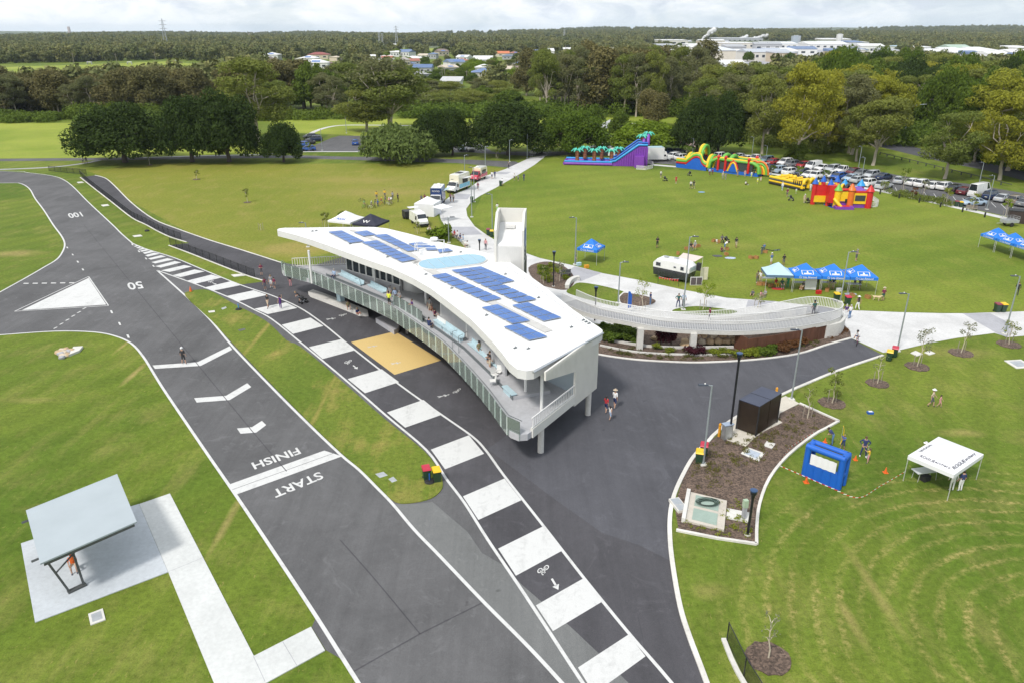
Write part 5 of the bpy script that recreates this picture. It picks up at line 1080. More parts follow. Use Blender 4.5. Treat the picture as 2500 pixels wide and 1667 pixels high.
pylon((407,122),46,'tall lattice pylon standing alone above the bush beyond the paddock');pylon((969,116),63,'dark lattice pylon on the far strip of yellow field');pylon((927,114),80,'thin lattice pylon, paler of two beside the yellow field');pylon((934,113),82,'second thin pylon hard beside the paler one');pylon((1377,105),70,'faint distant pylon above the white warehouses')
M_timber = mat('weathered_timber',(.30,.26,.21),.85,.2,2)
def pole(s,top,label): p = G(*s);H = ZT(p,top);t = thing('power_pole',label,'power pole',p,.2,'timber power poles');MB().tube([(0,0,0),(0,0,H)],[.22,.15],6).build('pole',M_timber,t);MB().box((0,0,H-.8),(2.6,.15,.18)).build('cross_arm',M_timber,t)
pl_ = 'weathered power pole along the far side of the paddock'
for s,y in [((181,156),130),((285,152),131),((380,148),127)]: pole(s,y,pl_)
for s,y in [((111,118),92),((464,142),126),((508,144),127),((432,110),86),((444,111),86),((473,112),95),((513,106),86),((530,104),85)]: pole(s,y,'weathered power pole rising out of the bushland')
for s,y in [((1080,196),168),((1086,193),164),((1094,172),147),((1140,200),173),((1195,148),130),((1465,140),121),((1455,142),122),((1380,150),112)]: pole(s,y,'street power pole among the suburban houses')
def make_steam():
 m,nt,b,L = nt_of('steam');lw = nd(nt,'ShaderNodeLayerWeight',{0: .35}).outputs['Facing'];n = noise_n(nt,pos_n(nt),.12,4,.7);b.inputs['Base Color'].default_value = (.78,.79,.8,1);b.inputs['Roughness'].default_value = 1
 t = nd(nt,'ShaderNodeBsdfTransparent');f = math_n(nt,'MULTIPLY',ramp_n(nt,lw,[(.15,.85),(.8,0)]),ramp_n(nt,n,[(.3,.35),(.6,1)]));x = nd(nt,'ShaderNodeMixShader',{0: f,1: t.outputs[0],2: b.outputs[0]});L(x.outputs[0],nt.nodes['Material Output'].inputs[0]);return m
M_steam = make_steam()
def plume(s,dx,dz,r0,r1,n,sd):
 q = random.Random(sd);p = G(*s)+Vector((0,0,10));mb = MB()
 for i in range(n): t = i/(n-1);r = r0+(r1-r0)*t;mb.ball((p.x+dx*t+q.uniform(-r,r)*.4,p.y,p.z+dz*t**.8+q.uniform(-r,r)*.3),(r,r,r*.8),10,7)
 mb.build('steam_smoke',M_steam,None,180,kind='stuff')
plume((1711,110),30,24,2.5,7,14,1);plume((1800,106),22,6,3,5,8,2);plume((1832,106),40,9,3,5.5,12,3)
for s,w in (((219,158),11),((317,158),11),((428,153),9)):
 p = G(*s);t = thing('animal_shed','small white roofed shelter standing in the far paddock','shed',p,.1,'white shelters in the paddock');W = w*(p.y*.92+10)/FPX
 MB().box((0,0,2.2),(W,W*.6,.3),top=(.9,.8)).build('roof',M_white,t)
 for x in (-W*.45,W*.45): MB().box((x,0,1.05),(.2,W*.5,2.1)).build('wall',M_wallg,t)
far_wood()
# ================= vehicles
M_tyre = mat('tyre_rubber',(.018,.018,.019),.8,.2,6);M_rim = mat('alloy_rim',(.42,.43,.45),.35,.1,6,metal=.7);M_cglass = mat('car_glass',(.018,.024,.032),.08,.3,1.5,spec=.8);M_head = mat('headlamp_lens',(.62,.64,.66),.15,.1,8);M_tail = mat('tail_lamp_red',(.32,.02,.02),.25,.1,8);M_black = mat('black_plastic',(.022,.022,.024),.55,.2,4);M_plate = mat('number_plate',(.62,.6,.5),.5,.1,9)
def paint(name,c): return mat('paint_'+name,c,.28,.05,1.0,coat=.6)
P_proto = paint('proto',(.7,.7,.7))
def wheel(parent,x,y,r=.34,w=.22):
 o = []
 if 'wheel' not in MATS:
  a = MB();n = 14
  for sgn in (0,): a.lathe([(r*.62,-w/2),(r*.93,-w/2),(r,-w*.3),(r,w*.3),(r*.93,w/2),(r*.62,w/2)],n)
  b = MB();b.lathe([(.02,w*.36),(r*.25,w*.42),(r*.6,w*.44),(r*.62,w*.3),(r*.62,-w*.44),(.02,-w*.44)],n)
  rot = lambda m: [(v[0],v[2],v[1]) for v in m.v]
  a.v = rot(a);b.v = rot(b);a.f = [f[::-1] for f in a.f];b.f = [f[::-1] for f in b.f];MATS['wheel'] = (a.mesh('tyre',M_tyre,40),b.mesh('rim',M_rim,40))
 t = obj('wheel',MATS['wheel'][0],parent,(x,y,r),0 if y > 0 else math.pi);obj('rim',MATS['wheel'][1],t);return t
def loft(mb,st):
 """closed loft through stations (x, half width bottom, half width shoulder, half width top, z bottom, z shoulder, z top)"""
 vs = [];n = 8
 for x,wb_,ws,wt,z0,zs,z1 in st: vs += [(x,-wb_*.9,z0),(x,wb_*.9,z0),(x,wb_,z0+.12),(x,ws,zs),(x,wt,z1),(x,-wt,z1),(x,-ws,zs),(x,-wb_,z0+.12)]
 k = len(st);fs = [tuple(range(n)),tuple(range((k-1)*n,k*n))[::-1]]
 for i in range(k-1):
  for j in range(n): fs.append((i*n+j,(i+1)*n+j,(i+1)*n+(j+1) % n,i*n+(j+1) % n))
 return mb.add(vs,fs)
def car_proto(kind):
 t = thing('car','spare car to copy from','car');W = .92;L2 = 2.3
 P = dict(suv=dict(h=.98,b=1.08,r=1.68,g=(-2.1,-1.75,.55,1.2),hood=1.0),hatch=dict(h=.86,b=.98,r=1.5,g=(-1.95,-1.35,.45,1.25),hood=.9,L2=2.1),sedan=dict(h=.85,b=.95,r=1.44,g=(-1.75,-.95,.45,1.2),hood=.88,L2=2.38),ute=dict(h=1.0,b=1.12,r=1.78,g=(-.75,-.6,.62,1.2),hood=1.04,L2=2.65),van=dict(h=1.05,b=1.2,r=1.98,g=(-2.3,-2.2,1.15,1.85),hood=1.1,L2=2.45),bigvan=dict(h=1.15,b=1.35,r=2.6,g=(-2.9,-2.85,1.6,2.2),hood=1.2,L2=2.95))[kind]
 L2 = P.get('L2',L2);g0,g1,g2,g3 = P['g'];b,r,hd = P['b'],P['r'],P['hood'];mb = MB()
 rear = b-.02 if kind != 'sedan' else b-.02
 loft(mb,[(-L2,W*.82,W*.84,W*.78,.38,.62,rear-.1),(-L2+.12,W*.95,W*.95,W*.86,.25,.68,rear),(g0,W,W,W*.9,.22,.72,b),(g3-.1,W,W,W*.9,.22,.72,b),(g3+.15,W,W,W*.88,.22,.72,b-.04),(L2-.3,W*.97,W*.96,W*.82,.24,.66,hd-.12),(L2-.05,W*.86,W*.85,W*.7,.3,.58,hd-.28),(L2,W*.78,W*.78,W*.66,.36,.5,hd-.42)])
 if kind == 'ute': mb.cur = 0
 mb.build('body',P_proto,t,45)
 ti = W*.86;tt = W*.68;vanlike = kind in ('van','bigvan');gl = MB()
 bt = [(g0,-ti,b-.02),(g3,-ti,b-.02),(g3,ti,b-.02),(g0,ti,b-.02)];tp = [(g1,-tt,r-.06),(g2,-tt,r-.06),(g2,tt,r-.06),(g1,tt,r-.06)]
 (gl.hexa(bt+tp)).build('window',M_cglass,t)
 rf = MB();rf.hexa([(g1-.04,-tt-.02,r-.07),(g2+.04,-tt-.02,r-.07),(g2+.04,tt+.02,r-.07),(g1-.04,tt+.02,r-.07)]+[(g1+.12,-tt*.86,r),(g2-.1,-tt*.86,r),(g2-.1,tt*.86,r),(g1+.12,tt*.86,r)])
 for sy in (-1,1):
  xs = [(g0,g1),(g3,g2)]+([((g0*.62+g3*.38),(g1*.6+g2*.4))] if not vanlike else [])+([((g0*.2+g3*.8),(g1*.2+g2*.8))] if False else [])
  for xb,xt in xs:
   d = .09;rf.hexa([(xb-d,sy*ti-.015,b-.03),(xb+d,sy*ti-.015,b-.03),(xb+d,sy*ti+.015,b-.03),(xb-d,sy*ti+.015,b-.03),(xt-d*.8,sy*tt-.015,r-.06),(xt+d*.8,sy*tt-.015,r-.06),(xt+d*.8,sy*tt+.015,r-.06),(xt-d*.8,sy*tt+.015,r-.06)])
  if vanlike:   # closed load-space sides
   x1 = g3-1.15 if kind == 'van' else g3-1.3
   rf.hexa([(g0,sy*ti-.03,b-.04),(x1,sy*ti-.03,b-.04),(x1,sy*ti+.03,b-.04),(g0,sy*ti+.03,b-.04),(g1,sy*tt-.04,r-.05),(x1,sy*tt-.04,r-.05),(x1,sy*tt+.04,r-.05),(g1,sy*tt+.04,r-.05)])
 rf.build('roof',P_proto,t,45)
 if kind == 'ute':
  m = MB();m.box((-1.75,0,b+.02),(1.6,W*1.5,.04));m.build('tray_liner',M_black,t)
 wb0,wb1 = -L2+.85,L2-.88
 for x in (wb0,wb1):
  for y in (-W+.1,W-.1): wheel(t,x,y)
 for y in (-.62,.62):
  MB().box((L2-.1,y,hd-.34),(.16,.32,.14)).build('headlamp',M_head,t);MB().box((-L2+.07,y*1.12,rear-.2),(.12,.18,.22)).build('tail_lamp',M_tail,t)
  MB().box((g3-.15,(W+.08)*(1 if y > 0 else -1),b+.06),(.12,.18,.12)).build('mirror',M_black,t)
 MB().box((L2-.01,0,.55),(.06,1.1,.18)).build('grille',M_black,t);MB().box((-L2-.01,0,.62),(.04,.45,.12)).build('number_plate',M_plate,t);MB().box((L2-.02,0,.33),(.1,1.3,.12)).build('bumper',M_black,t)
 return t
CARS = {}
PC = {k: paint(k,v) for k,v in dict(white=(.76,.76,.75),silver=(.46,.48,.50),grey=(.17,.18,.19),black=(.02,.02,.022),red=(.33,.025,.03),maroon=(.13,.018,.025),blue=(.03,.10,.36),navy=(.018,.035,.09),teal=(.16,.24,.28),ltblue=(.36,.46,.56),bronze=(.24,.20,.16),cream=(.70,.66,.56),pink=(.62,.10,.14)).items()}
WORD = dict(ltblue='pale blue',navy='dark navy',suv='SUV',ute='pickup',bigvan='high roof van',hatch='hatchback')
def car(kind,col,s,deg,label,group=None,z=0):
 if kind not in CARS: CARS[kind] = car_proto(kind);CARS[kind].location = (0,-500,0);CARS[kind]['_p'] = 1
 t = dup(CARS[kind],G(*s)+Vector((0,0,.012)),R(deg),label,group,mats={'paint_proto': PC[col]});return t
back = [('suv','white',1760,388,35),('suv','black',1782,389,35),('sedan','silver',1803,389,215),('sedan','white',1822,394,215),('ute','white',1845,395,215),('suv','teal',1870,398,215),('hatch','red',1891,402,35),('suv','white',1916,404,215),('suv','grey',1937,408,35),('hatch','red',1961,410,215),('van','white',1985,414,215),('sedan','white',2008,417,215),('suv','silver',2032,420,215),('ute','white',2057,424,215),('hatch','maroon',2082,427,215),('sedan','grey',2102,430,215),('suv','silver',2126,435,215),('sedan','navy',2157,439,35),('hatch','silver',2193,448,60),('hatch','white',2228,453,35),('suv','white',2251,457,35),('hatch','white',2279,461,35),('suv','white',2307,464,35),('suv','black',2332,471,35),('hatch','maroon',2354,475,35),('bigvan','white',2390,479,35),('suv','navy',2418,486,35),('sedan','silver',2447,492,35),('suv','bronze',2478,498,35),('sedan','grey',2500,503,35)]
front = [('suv','white',1666,392,35),('suv','white',1751,398,35),('hatch','navy',1800,398,215),('hatch','blue',1813,400,215),('sedan','grey',1833,402,215),('ute','white',1864,417,35),('hatch','navy',1878,419,215),('suv','ltblue',1905,422,35),('suv','white',1929,427,35),('hatch','navy',1957,429,215),('hatch','white',1975,434,215),('suv','white',1998,436,35),('hatch','white',2027,434,215),('hatch','blue',2046,438,215),('sedan','ltblue',2077,442,215),('hatch','silver',2095,447,35),('suv','white',2123,455,35),('suv','silver',2157,461,35),('sedan','ltblue',2374,502,190)]
def row(cars,where,group):
 nm = lambda c: WORD.get(c[1],c[1])+' '+WORD.get(c[0],c[0]);seen = {}
 for i,c in enumerate(cars):
  a = nm(cars[i-1]) if i else None;b = nm(cars[i+1]) if i+1 < len(cars) else None
  lab = f'{nm(c)} parked in the {where} row '+(f'between {a} and {b}' if a and b else 'next to '+(a or b))
  k = seen.get(lab,0);seen[lab] = k+1
  if k: lab = lab.replace(' parked',' nearer the containers')
  car(c[0],c[1],(c[2],c[3]),c[4]+rnd.uniform(-3,3),lab,group)
row(back,'back','cars parked in the back row');row(front,'front','cars parked in the front row')
for k,c,s,d,lab in [('hatch','blue',(752,369),200,'bright blue hatchback nearest the drive at the car park entrance'),('hatch','blue',(738,359),200,'blue hatchback partly behind the small fig, beside the bright blue one'),('sedan','black',(750,353),195,'black sedan parked behind the two blue hatchbacks'),('suv','navy',(768,346),200,'navy four wheel drive next to the orange barrier in the small car park'),('sedan','grey',(760,338),200,'dark grey car rearmost in the small car park group'),('hatch','blue',(868,354),100,'lone blue hatchback in the marked bays of the small car park'),('hatch','navy',(899,362),100,'dark blue car half hidden by the drooping willow'),('van','white',(1148,369),-80,'white van parked between two dark figs'),('sedan','ltblue',(1127,368),-80,'pale car beside the white van between the figs'),('suv','white',(1142,356),-80,'white four wheel drive behind the van between the figs'),('van','white',(1494,381),80,'white van with dark rear window next to the purple slide'),('suv','white',(1482,366),10,'white four wheel drive behind the purple slide pool'),('suv','silver',(1500,361),80,'silver car with open tailgate behind the white van'),('sedan','white',(1462,366),20,'white car at the shade edge of the bright fig'),('suv','white',(1650,388),35,'white four wheel drive just past the box truck'),('suv','navy',(1630,378),35,'dark blue car behind the cab of the box truck'),('sedan','grey',(1655,376),35,'grey car near the coloured paving'),('sedan','white',(1722,243),-35,'white car driving on the highway among the trees'),('sedan','ltblue',(2110,347),-35,'pale car glimpsed on the highway through the gums'),('suv','black',(2378,392),-35,'black four wheel drive on the highway lane'),('sedan','white',(1310,376),60,'white car beneath the trees by the bridge')]: car(k,c,s,d,lab)
for p_ in list(CARS.values()):
 for o in list(p_.children_recursive)+[p_]: bpy.data.objects.remove(o)
def hd(a,b): d = G(*b)-G(*a);return math.degrees(math.atan2(d.y,d.x))
def truck(s,deg,label,box,cabc,L=6.2,W=2.1,H=3.0,roofc=None,stripe=None,high=True,cabH=2.05,name='food_truck',cat='truck'):
 t = thing(name,label,cat,G(*s)+Vector((0,0,.012)),R(deg));x1 = L/2
 bx = MB();bl = L-1.9;bx.hexa([(-x1,-W/2,.55),(x1-1.85,-W/2,.55),(x1-1.85,W/2,.55),(-x1,W/2,.55),(-x1+.08,-W/2+.06,H),(x1-1.8,-W/2+.06,H),(x1-1.8,W/2-.06,H),(-x1+.08,W/2-.06,H)]);bx.build('box_body',box,t)
 if roofc: MB().box((-x1+bl/2,0,H+.05),(bl-.2,W-.3,.1)).build('roof',roofc,t)
 if stripe:
  for sy in (-1,1): MB().box((-x1+bl/2,sy*(W/2+.012-.03),1.1),(bl*.96,.03,.8)).build('side_stripe',stripe,t)
 c = MB();loft(c,[(x1-1.9,W*.46,W*.46,W*.40,.4,1.1,cabH),(x1-1.25,W*.46,W*.46,W*.40,.35,1.1,cabH),(x1-.75,W*.46,W*.45,W*.42,.35,1.0,1.35),(x1-.1,W*.44,W*.42,W*.38,.38,.85,1.05),(x1,W*.4,W*.4,W*.36,.42,.7,.95)]);c.build('cab',cabc,t,45)
 g = MB();g.hexa([(x1-1.28,-W*.405,1.38),(x1-.72,-W*.41,1.37),(x1-.72,W*.41,1.37),(x1-1.28,W*.405,1.38),(x1-1.3,-W*.385,cabH-.05),(x1-1.2,-W*.385,cabH-.05),(x1-1.2,W*.385,cabH-.05),(x1-1.3,W*.385,cabH-.05)]);g.build('windscreen',M_cglass,t)
 for sy in (-1,1): MB().box((x1-1.55,sy*W*.445,1.45),(.5,.06,.45)).build('window',M_cglass,t);MB().box((x1-.06,sy*W*.3,.85),(.14,.35,.2)).build('headlamp',M_head,t);MB().box((x1-1.1,sy*(W*.5+.1),1.35),(.1,.2,.35)).build('mirror',M_black,t)
 MB().box((x1,0,.48),(.14,W*.85,.25)).build('bumper',M_black,t)
 for x in (x1-.85,-x1+1.2):
  for sy in (-1,1): wheel(t,x,sy*(W/2-.14))
 return t
WX = paint('truckwhite',(.74,.74,.72));NAVY = paint('trucknavy',(.02,.045,.15));CY = paint('aqua',(.12,.45,.62));RED = paint('vanred',(.52,.04,.08))
a = hd((1141,458),(1104,472));t1 = truck((1118,466),a,'cream and white food truck with blue sides and raised awning on the path',paint('truckcream',(.74,.70,.58)),WX,6.6,2.2,3.3,WX,CY);M_awn = mat('awning_cloth',(.66,.67,.68),.8,.06,2)
MB().box((-1.2,1.75,2.65),(2.6,1.3,.06),rx=.2).build('awning',M_awn,t1);MB().box((-1.2,1.075,2.0),(2.2,.06,.9)).build('serving_hatch',M_black,t1);MB().lathe([(.3,0),(.3,.03)],14).build('emblem',M_ink,t1,None,(2.3,0,2.6));MB().box((-1.0,-.1,3.42),(1.6,1.2,.08)).build('roof_panel',M_black,t1)
a = hd((1181,434),(1156,444));t2 = truck((1168,440),a,'red and cream ice cream van beyond the cream food truck',paint('vancream',(.72,.66,.48)),RED,5.2,2.0,2.6,WX,RED,cabH=2.1,name='ice_cream_van',cat='van');MB().box((-.8,1.02,1.75),(1.8,.06,.8)).build('serving_hatch',M_cglass,t2);MB().lathe([(.2,0),(.42,.15),(.42,.3),(.2,.45)],12).build('roof_fan',M_white,t2,None,(.3,0,2.6))
t3 = truck((1068,500),hd((1075,488),(1060,508)),'navy and white food truck with open side flap behind the white marquee',NAVY,WX,6.0,2.2,3.2,WX,None);MB().box((-.9,1.7,2.75),(2.4,1.2,.05),rx=.35).build('awning',M_bench,t3);mb = MB();lettering(mb,'FOOD',(1.31,-.7,2.55),(1.31,.7,2.55),(1.31,-.7,2.85));mb.build('lettering',M_white,t3)
for i in range(3): MB().box((-2.2+i*1.2,.3*(i % 2),3.38),(.6,.5,.22)).build('roof_unit',M_white,t3)
t4 = truck((1598,394),6,'white box truck with pale blue roof parked behind the purple slide',WX,WX,7.6,2.4,3.4,mat('pale_blue_roof',(.34,.5,.56),.5,.08,1),None,cabH=2.4,name='box_truck')
a = hd((1012,542),(1034,556));v5 = truck((1024,549),a,'white van with raised rear lid and leafy garland in front of the marquee',WX,WX,4.8,1.9,2.05,None,None,cabH=2.0,name='van',cat='van');MB().box((-2.9,0,2.35),(1.2,1.8,.06),rx=0).build('tailgate',WX,v5)
tr = thing('trailer','black box trailer behind the white van with the raised lid','trailer',G(996,534)+Vector((0,0,.01)),R(a));MB().box((0,0,.85),(1.8,1.5,1.1)).build('body',M_black,tr);wheel(tr,0,-.75);wheel(tr,0,.75);MB().tube([(.9,0,.5),(1.9,0,.5)],.04,5).build('drawbar',M_galv,tr)
# vintage caravan
a0,a1 = G(1593,676),G(1680,695);cv = (a1-a0);crz = math.atan2(cv.y,cv.x);n_ = Vector((-cv.y,cv.x,0)).normalized();cc = (a0+a1)/2+n_*1.0;CL = cv.length
k = thing('caravan','vintage white over black caravan with raised pink awning on the lawn','caravan',cc,crz)
def cshell(y0,z0,z1,m,name):
 mb = MB();prof = [(-CL/2+.25,1.0),(-CL/2+.05,1.5),(-CL/2+.15,2.2),(-CL/2+.7,2.55),(CL/2-.7,2.55),(CL/2-.15,2.25),(CL/2,1.55)]
 return mb
mb = MB();pr = [(-CL/2,1.42),(-CL/2-.02,2.1),(-CL/2+.45,2.55),(0,2.68),(CL/2-.5,2.55),(CL/2,2.15),(CL/2-.02,1.42)];m_ = len(pr);vs = []
for y,s_ in ((-1.05,0),(-.85,.1),(.85,.1),(1.05,0)): vs += [(x,y,z-(0 if s_ else .12)*(1 if z > 1.5 else 0)) for x,z in pr]
fs = [tuple(range(m_)),tuple(range(3*m_,4*m_))[::-1]]
for r_ in range(3):
 for i in range(m_): fs.append((r_*m_+i,(r_+1)*m_+i,(r_+1)*m_+(i+1) % m_,r_*m_+(i+1) % m_))
mb.add(vs,fs);mb.build('upper_body',paint('caravan_white',(.74,.74,.73)),k,30)
mb = MB();mb.hexa([(-CL/2+.1,-1.0,.4),(CL/2-.25,-1.0,.4),(CL/2-.25,1.0,.4),(-CL/2+.1,1.0,.4),(-CL/2,-1.06,1.42),(CL/2-.02,-1.06,1.42),(CL/2-.02,1.06,1.42),(-CL/2,1.06,1.42)]);mb.build('lower_body',paint('caravan_black',(.03,.032,.04)),k)
for x,w,h in ((-CL/2+.75,.7,.5),(.55,.35,.24),(CL/2-1.0,.5,.5)):
 f = MB().box((x,-1.07,1.9),(w,.05,h)).build('window',M_chan,k);MB().box((x,-1.085,1.9),(w-.08,.04,h-.08)).build('pane',M_cglass,f)
f = MB().box((CL/2+.01,0,1.85),(.06,1.4,.45)).build('window',M_chan,k);MB().box((CL/2+.035,0,1.85),(.03,1.3,.36)).build('pane',mat('louvre_glass',(.42,.5,.52),.3,.1,3),f)
for y in (-.95,.95): wheel(k,.3,y)
MB().tube([(CL/2-.3,0,.5),(CL/2+1.2,0,.45)],.06,6).build('drawbar',M_black,k);MB().box((0,.3,2.72),(.6,.45,.08)).build('roof_hatch',M_chan,k);MB().box((-CL/2+1.2,.2,2.7),(.6,.45,.08)).build('roof_hatch',M_chan,k)
mb = MB();mb.hexa([(-.2,1.0,2.5),(CL/2-.3,1.0,2.5),(CL/2-.1,2.9,2.75),(-.4,2.9,2.75),(-.2,1.0,2.53),(CL/2-.3,1.0,2.53),(CL/2-.1,2.9,2.78),(-.4,2.9,2.78)]);mb.build('awning',mat('pink_canvas',(.62,.52,.47),.9,.05,2),k)
for x in (-.35,CL/2-.15): MB().tube([(x,2.85,0),(x,2.85,2.75)],.025,5).build('awning_pole',M_white,k)
MB().box((CL/2+.25,1.1,1.9),(.5,.4,1.0)).build('gas_locker',M_black,k)
wf = thing('folding_screen','white louvred folding screen beside the caravan end','screen',G(1712,686),crz+1.0)
for i in range(2): MB().box((i*.62,.1*i,.9),(.58,.05,1.7),.35*(1-2*i)).build('panel',M_picket,wf)
sb = thing('board','two part display board with white frame on the grass by the caravan','board',G(1699,697),.05);MB().box((0,0,.55),(1.55,.06,1.1)).build('frame',M_white,sb)
for x in (-.37,.37): MB().box((x,-.035,.55),(.66,.03,.96)).build('panel',mat('board_dark',(.10,.08,.09),.6,.1,3),sb)
bt = thing('bunting_fence','row of red bunting flags strung between two stakes before the caravan','bunting',G(1606,694));b1 = G(1656,701)-G(1606,694)
for p in (Vector(),b1): MB().tube([p,p+Vector((0,0,1.7))],.025,5).build('stake',M_black,bt)
mb = MB();mb.tube([Vector((0,0,1.05)),b1*.5+Vector((0,0,.85)),b1+Vector((0,0,1.05))],.012,4);mb.build('cord',M_white,bt);M_flag = mat('bunting_red',(.6,.07,.05),.8,.1,4)
for i in range(8): p = b1*((i+.6)/8.2)+Vector((0,-.01,.9));MB().add([p+Vector((-.14,0,.05)),p+Vector((.14,0,.05)),p+Vector((0,0,-.28))],[(0,1,2)]).build('flag',M_flag,bt)
tg = thing('cage_trailer','galvanised cage trailer on the grass at the car park edge','trailer',G(2462,552)+Vector((0,0,.0)),R(8));MB().box((0,0,.62),(2.4,1.4,.08)).build('floor',M_galv,tg)
for x,y,lx,ly in ((0,-.7,2.4,.05),(0,.7,2.4,.05),(-1.2,0,.05,1.4),(1.2,0,.05,1.4)): MB().box((x,y,.85),(lx,ly,.42)).build('side_panel',M_galv,tg);
mb = MB()
for x in (-1.2,-.6,0,.6,1.2):
 for y in (-.7,.7): mb.tube([(x,y,1),(x,y,1.6)],.02,4)
for z in (1.3,1.6):
 for y in (-.7,.7): mb.tube([(-1.2,y,z),(1.2,y,z)],.018,4)
 for x in (-1.2,1.2): mb.tube([(x,-.7,z),(x,.7,z)],.018,4)
mb.build('cage',M_galv,tg);wheel(tg,-.1,-.78);wheel(tg,-.1,.78);MB().tube([(-1.2,0,.55),(-2.3,0,.5)],.04,5).build('drawbar',M_galv,tg)
sh = thing('container','dark brown storage container behind the cage trailer','container',G(2500,545),R(-28));MB().box((0,0,1.0),(5,2.2,2.0)).build('body',mat('container_brown',(.045,.03,.028),.6,.2,1),sh);MB().box((0,0,2.05),(5.1,2.3,.1)).build('roof',M_black,sh)
# ================= shelter, kiosk, pits
M_colr = mat('shelter_roof_blue_grey',(.37,.42,.45),.45,.04,.6);M_dkst = mat('dark_grey_steel',(.075,.08,.08),.5,.15,2)
rz_ = lambda a,b: math.atan2((G(*b)-G(*a)).y,(G(*b)-G(*a)).x)
zn,zf = 3.25,2.75;rs = [G(98,1374.7,zn),G(333.7,1272,zn),G(285.7,1155.8,zf),G(63,1244.6,zf)]
bs = G(189,1438);sh_ = thing('picnic_shelter','grey skillion roofed shelter on splayed dark posts over the pale slab','shelter',bs)
mb = MB();mb.hexa([p-Vector((0,0,.09)) for p in rs]+rs);wb(mb,'roof',M_colr,sh_)
dx_ = (rs[1]-rs[0]).normalized();dy_ = (rs[3]-rs[0]);dy_.z = 0;wd = dy_.length;dy_.normalize()
mb = MB();lo = Vector((0,0,-.26));mb.hexa([rs[0]+lo+dx_*.15,rs[1]+lo-dx_*.15,rs[1]+lo-dx_*.15+dy_*.1,rs[0]+lo+dx_*.15+dy_*.1]+[rs[0]+dx_*.15-Vector((0,0,.09)),rs[1]-dx_*.15-Vector((0,0,.09)),rs[1]-dx_*.15+dy_*.1-Vector((0,0,.09)),rs[0]+dx_*.15+dy_*.1-Vector((0,0,.09))]);wb(mb,'fascia',M_dkst,sh_)
for k,f in enumerate((.12,.88)):
 o = bs+dy_*(wd*.0+(f-.12)*wd*.95);mb = MB();c0,c1 = o-dx_*.38,o+dx_*.38
 zr_ = zn+(zf-zn)*f-.3;tl = o-dx_*1.15+dy_*.2+Vector((0,0,zr_));tr_ = o+dx_*.45+dy_*.2+Vector((0,0,zr_));
 for a,b in ((c0,tl),(c1,tr_-dx_*.2)): wb(MB().tube([a,b],.085,4),'post',M_dkst,sh_)
 wb(MB().tube([c0.lerp(tl,.55),tr_+dx_*.75],.06,4),'brace',M_dkst,sh_);wb(MB().tube([tl-dx_*.6,tr_+dx_*2.2],.08,4),'beam',M_dkst,sh_)
 wb(MB().box((o.x,o.y,.09),(1.0,.3,.14),math.atan2(dx_.y,dx_.x)),'base_plate',M_dkst,sh_)
def pit(sp,label,m=None,n=1,frame=.12):
 P = GS(sp,.0);c = sum(P,Vector())/4;t = thing('drain_pit',label,'drain cover',c,0,'concrete drain pits');f = lambda k,z: [(p-c)*k+Vector((0,0,z)) for p in P]
 mb = MB();mb.hexa(f(1,0)+f(1,.06));mb.build('surround',M_concs,t);mb = MB();mb.hexa(f(.68,.05)+f(.66,.075));mb.build('grate',m or M_galv,t);return t
pit(C(0,1140,3.92,[(845,1408),(985,1355),(1012,1462),(868,1515)]),'square pit with steel grate in the grass below the grey roofed shelter')
pit(C(830,1100,2.7655,[(217,158),(300,135),(345,172),(262,198)]),'pale double pit lid on the grass island near the bins, larger half');pit(C(830,1100,2.7655,[(312,192),(362,168),(402,208),(350,228)]),'pale double pit lid on the grass island near the bins, smaller half')
pit(C(0,550,2.8,[(1410,590),(1478,582),(1482,600),(1420,607)]),'plain concrete pit lid at the narrow tip of the grass island',M_concs);pit(C(0,550,2.8,[(1502,572),(1550,556),(1560,570),(1516,587)]),'grated pit near the blue topped post on the grass island');pit(C(0,550,2.8,[(1612,718),(1680,703),(1694,717),(1630,734)]),'dark grated pit in the upper part of the grass island',M_dkst)
pit(C(0,550,2.8,[(1580,342),(1660,335),(1680,347),(1600,356)]),'pale pit lid on the verge by the fence end',M_concs);pit(C(0,550,2.8,[(905,75),(960,68),(975,78),(920,84)]),'pale pit lid on the verge beside the first stripes',M_concs);pit(C(0,0,2.8,[(525,1248),(560,1245),(575,1252),(535,1256)]),'pale pit lid on the verge near the far bend',M_concs);pit(C(0,0,2.8,[(690,1405),(735,1400),(748,1409),(705,1415)]),'pale pit lid on the verge midway along the fence',M_concs)
pit(C(1640,840,4.9,[(825,1310),(900,1232),(1110,1308),(1038,1408)]),'large blue grey pit grate in the mulch bed before the dark kiosk',mat('pit_grate_blue',(.40,.45,.52),.5,.1,4));pit(C(1640,840,4.9,[(1097,1218),(1135,1162),(1240,1192),(1200,1255)]),'small square pit lid in the mulch bed',M_concs);pit(C(1660,520,2.8,[(1575,958),(1610,943),(1660,966),(1620,980)]),'pale pit lid beside the sapling near the bins',M_concs);pit(C(1660,520,2.8,[(1670,955),(1705,942),(1745,960),(1705,972)]),'second pale pit lid behind the sapling near the bins',M_concs);pit(C(1660,520,2.8,[(2215,1010),(2330,1003),(2420,1055),(2300,1064)]),'large grated pit at the edge of the lawn by the last sapling')
# drain headwall with rocks
hw = thing('drain_headwall','concrete drain outlet with rocks in the grass bank by the bend','drain',G(178,868));c = wloc(hw)
P = GS(C(0,550,2.8,[(505,842),(570,838),(545,868),(470,898)]),0);mb = MB();mb.prism([p-c for p in P],-.02,.22);mb.build('headwall',M_concs,hw)
for x,y in [(425,855),(450,850),(470,862),(440,870),(415,880),(435,890),(460,885),(485,858),(405,868),(425,903)]: boulder(G(0+x/2.8,550+y/2.8,.1),(qb.uniform(.28,.45),.3,.22),qb.choice((M_sand,M_sand2,M_concg)),hw)
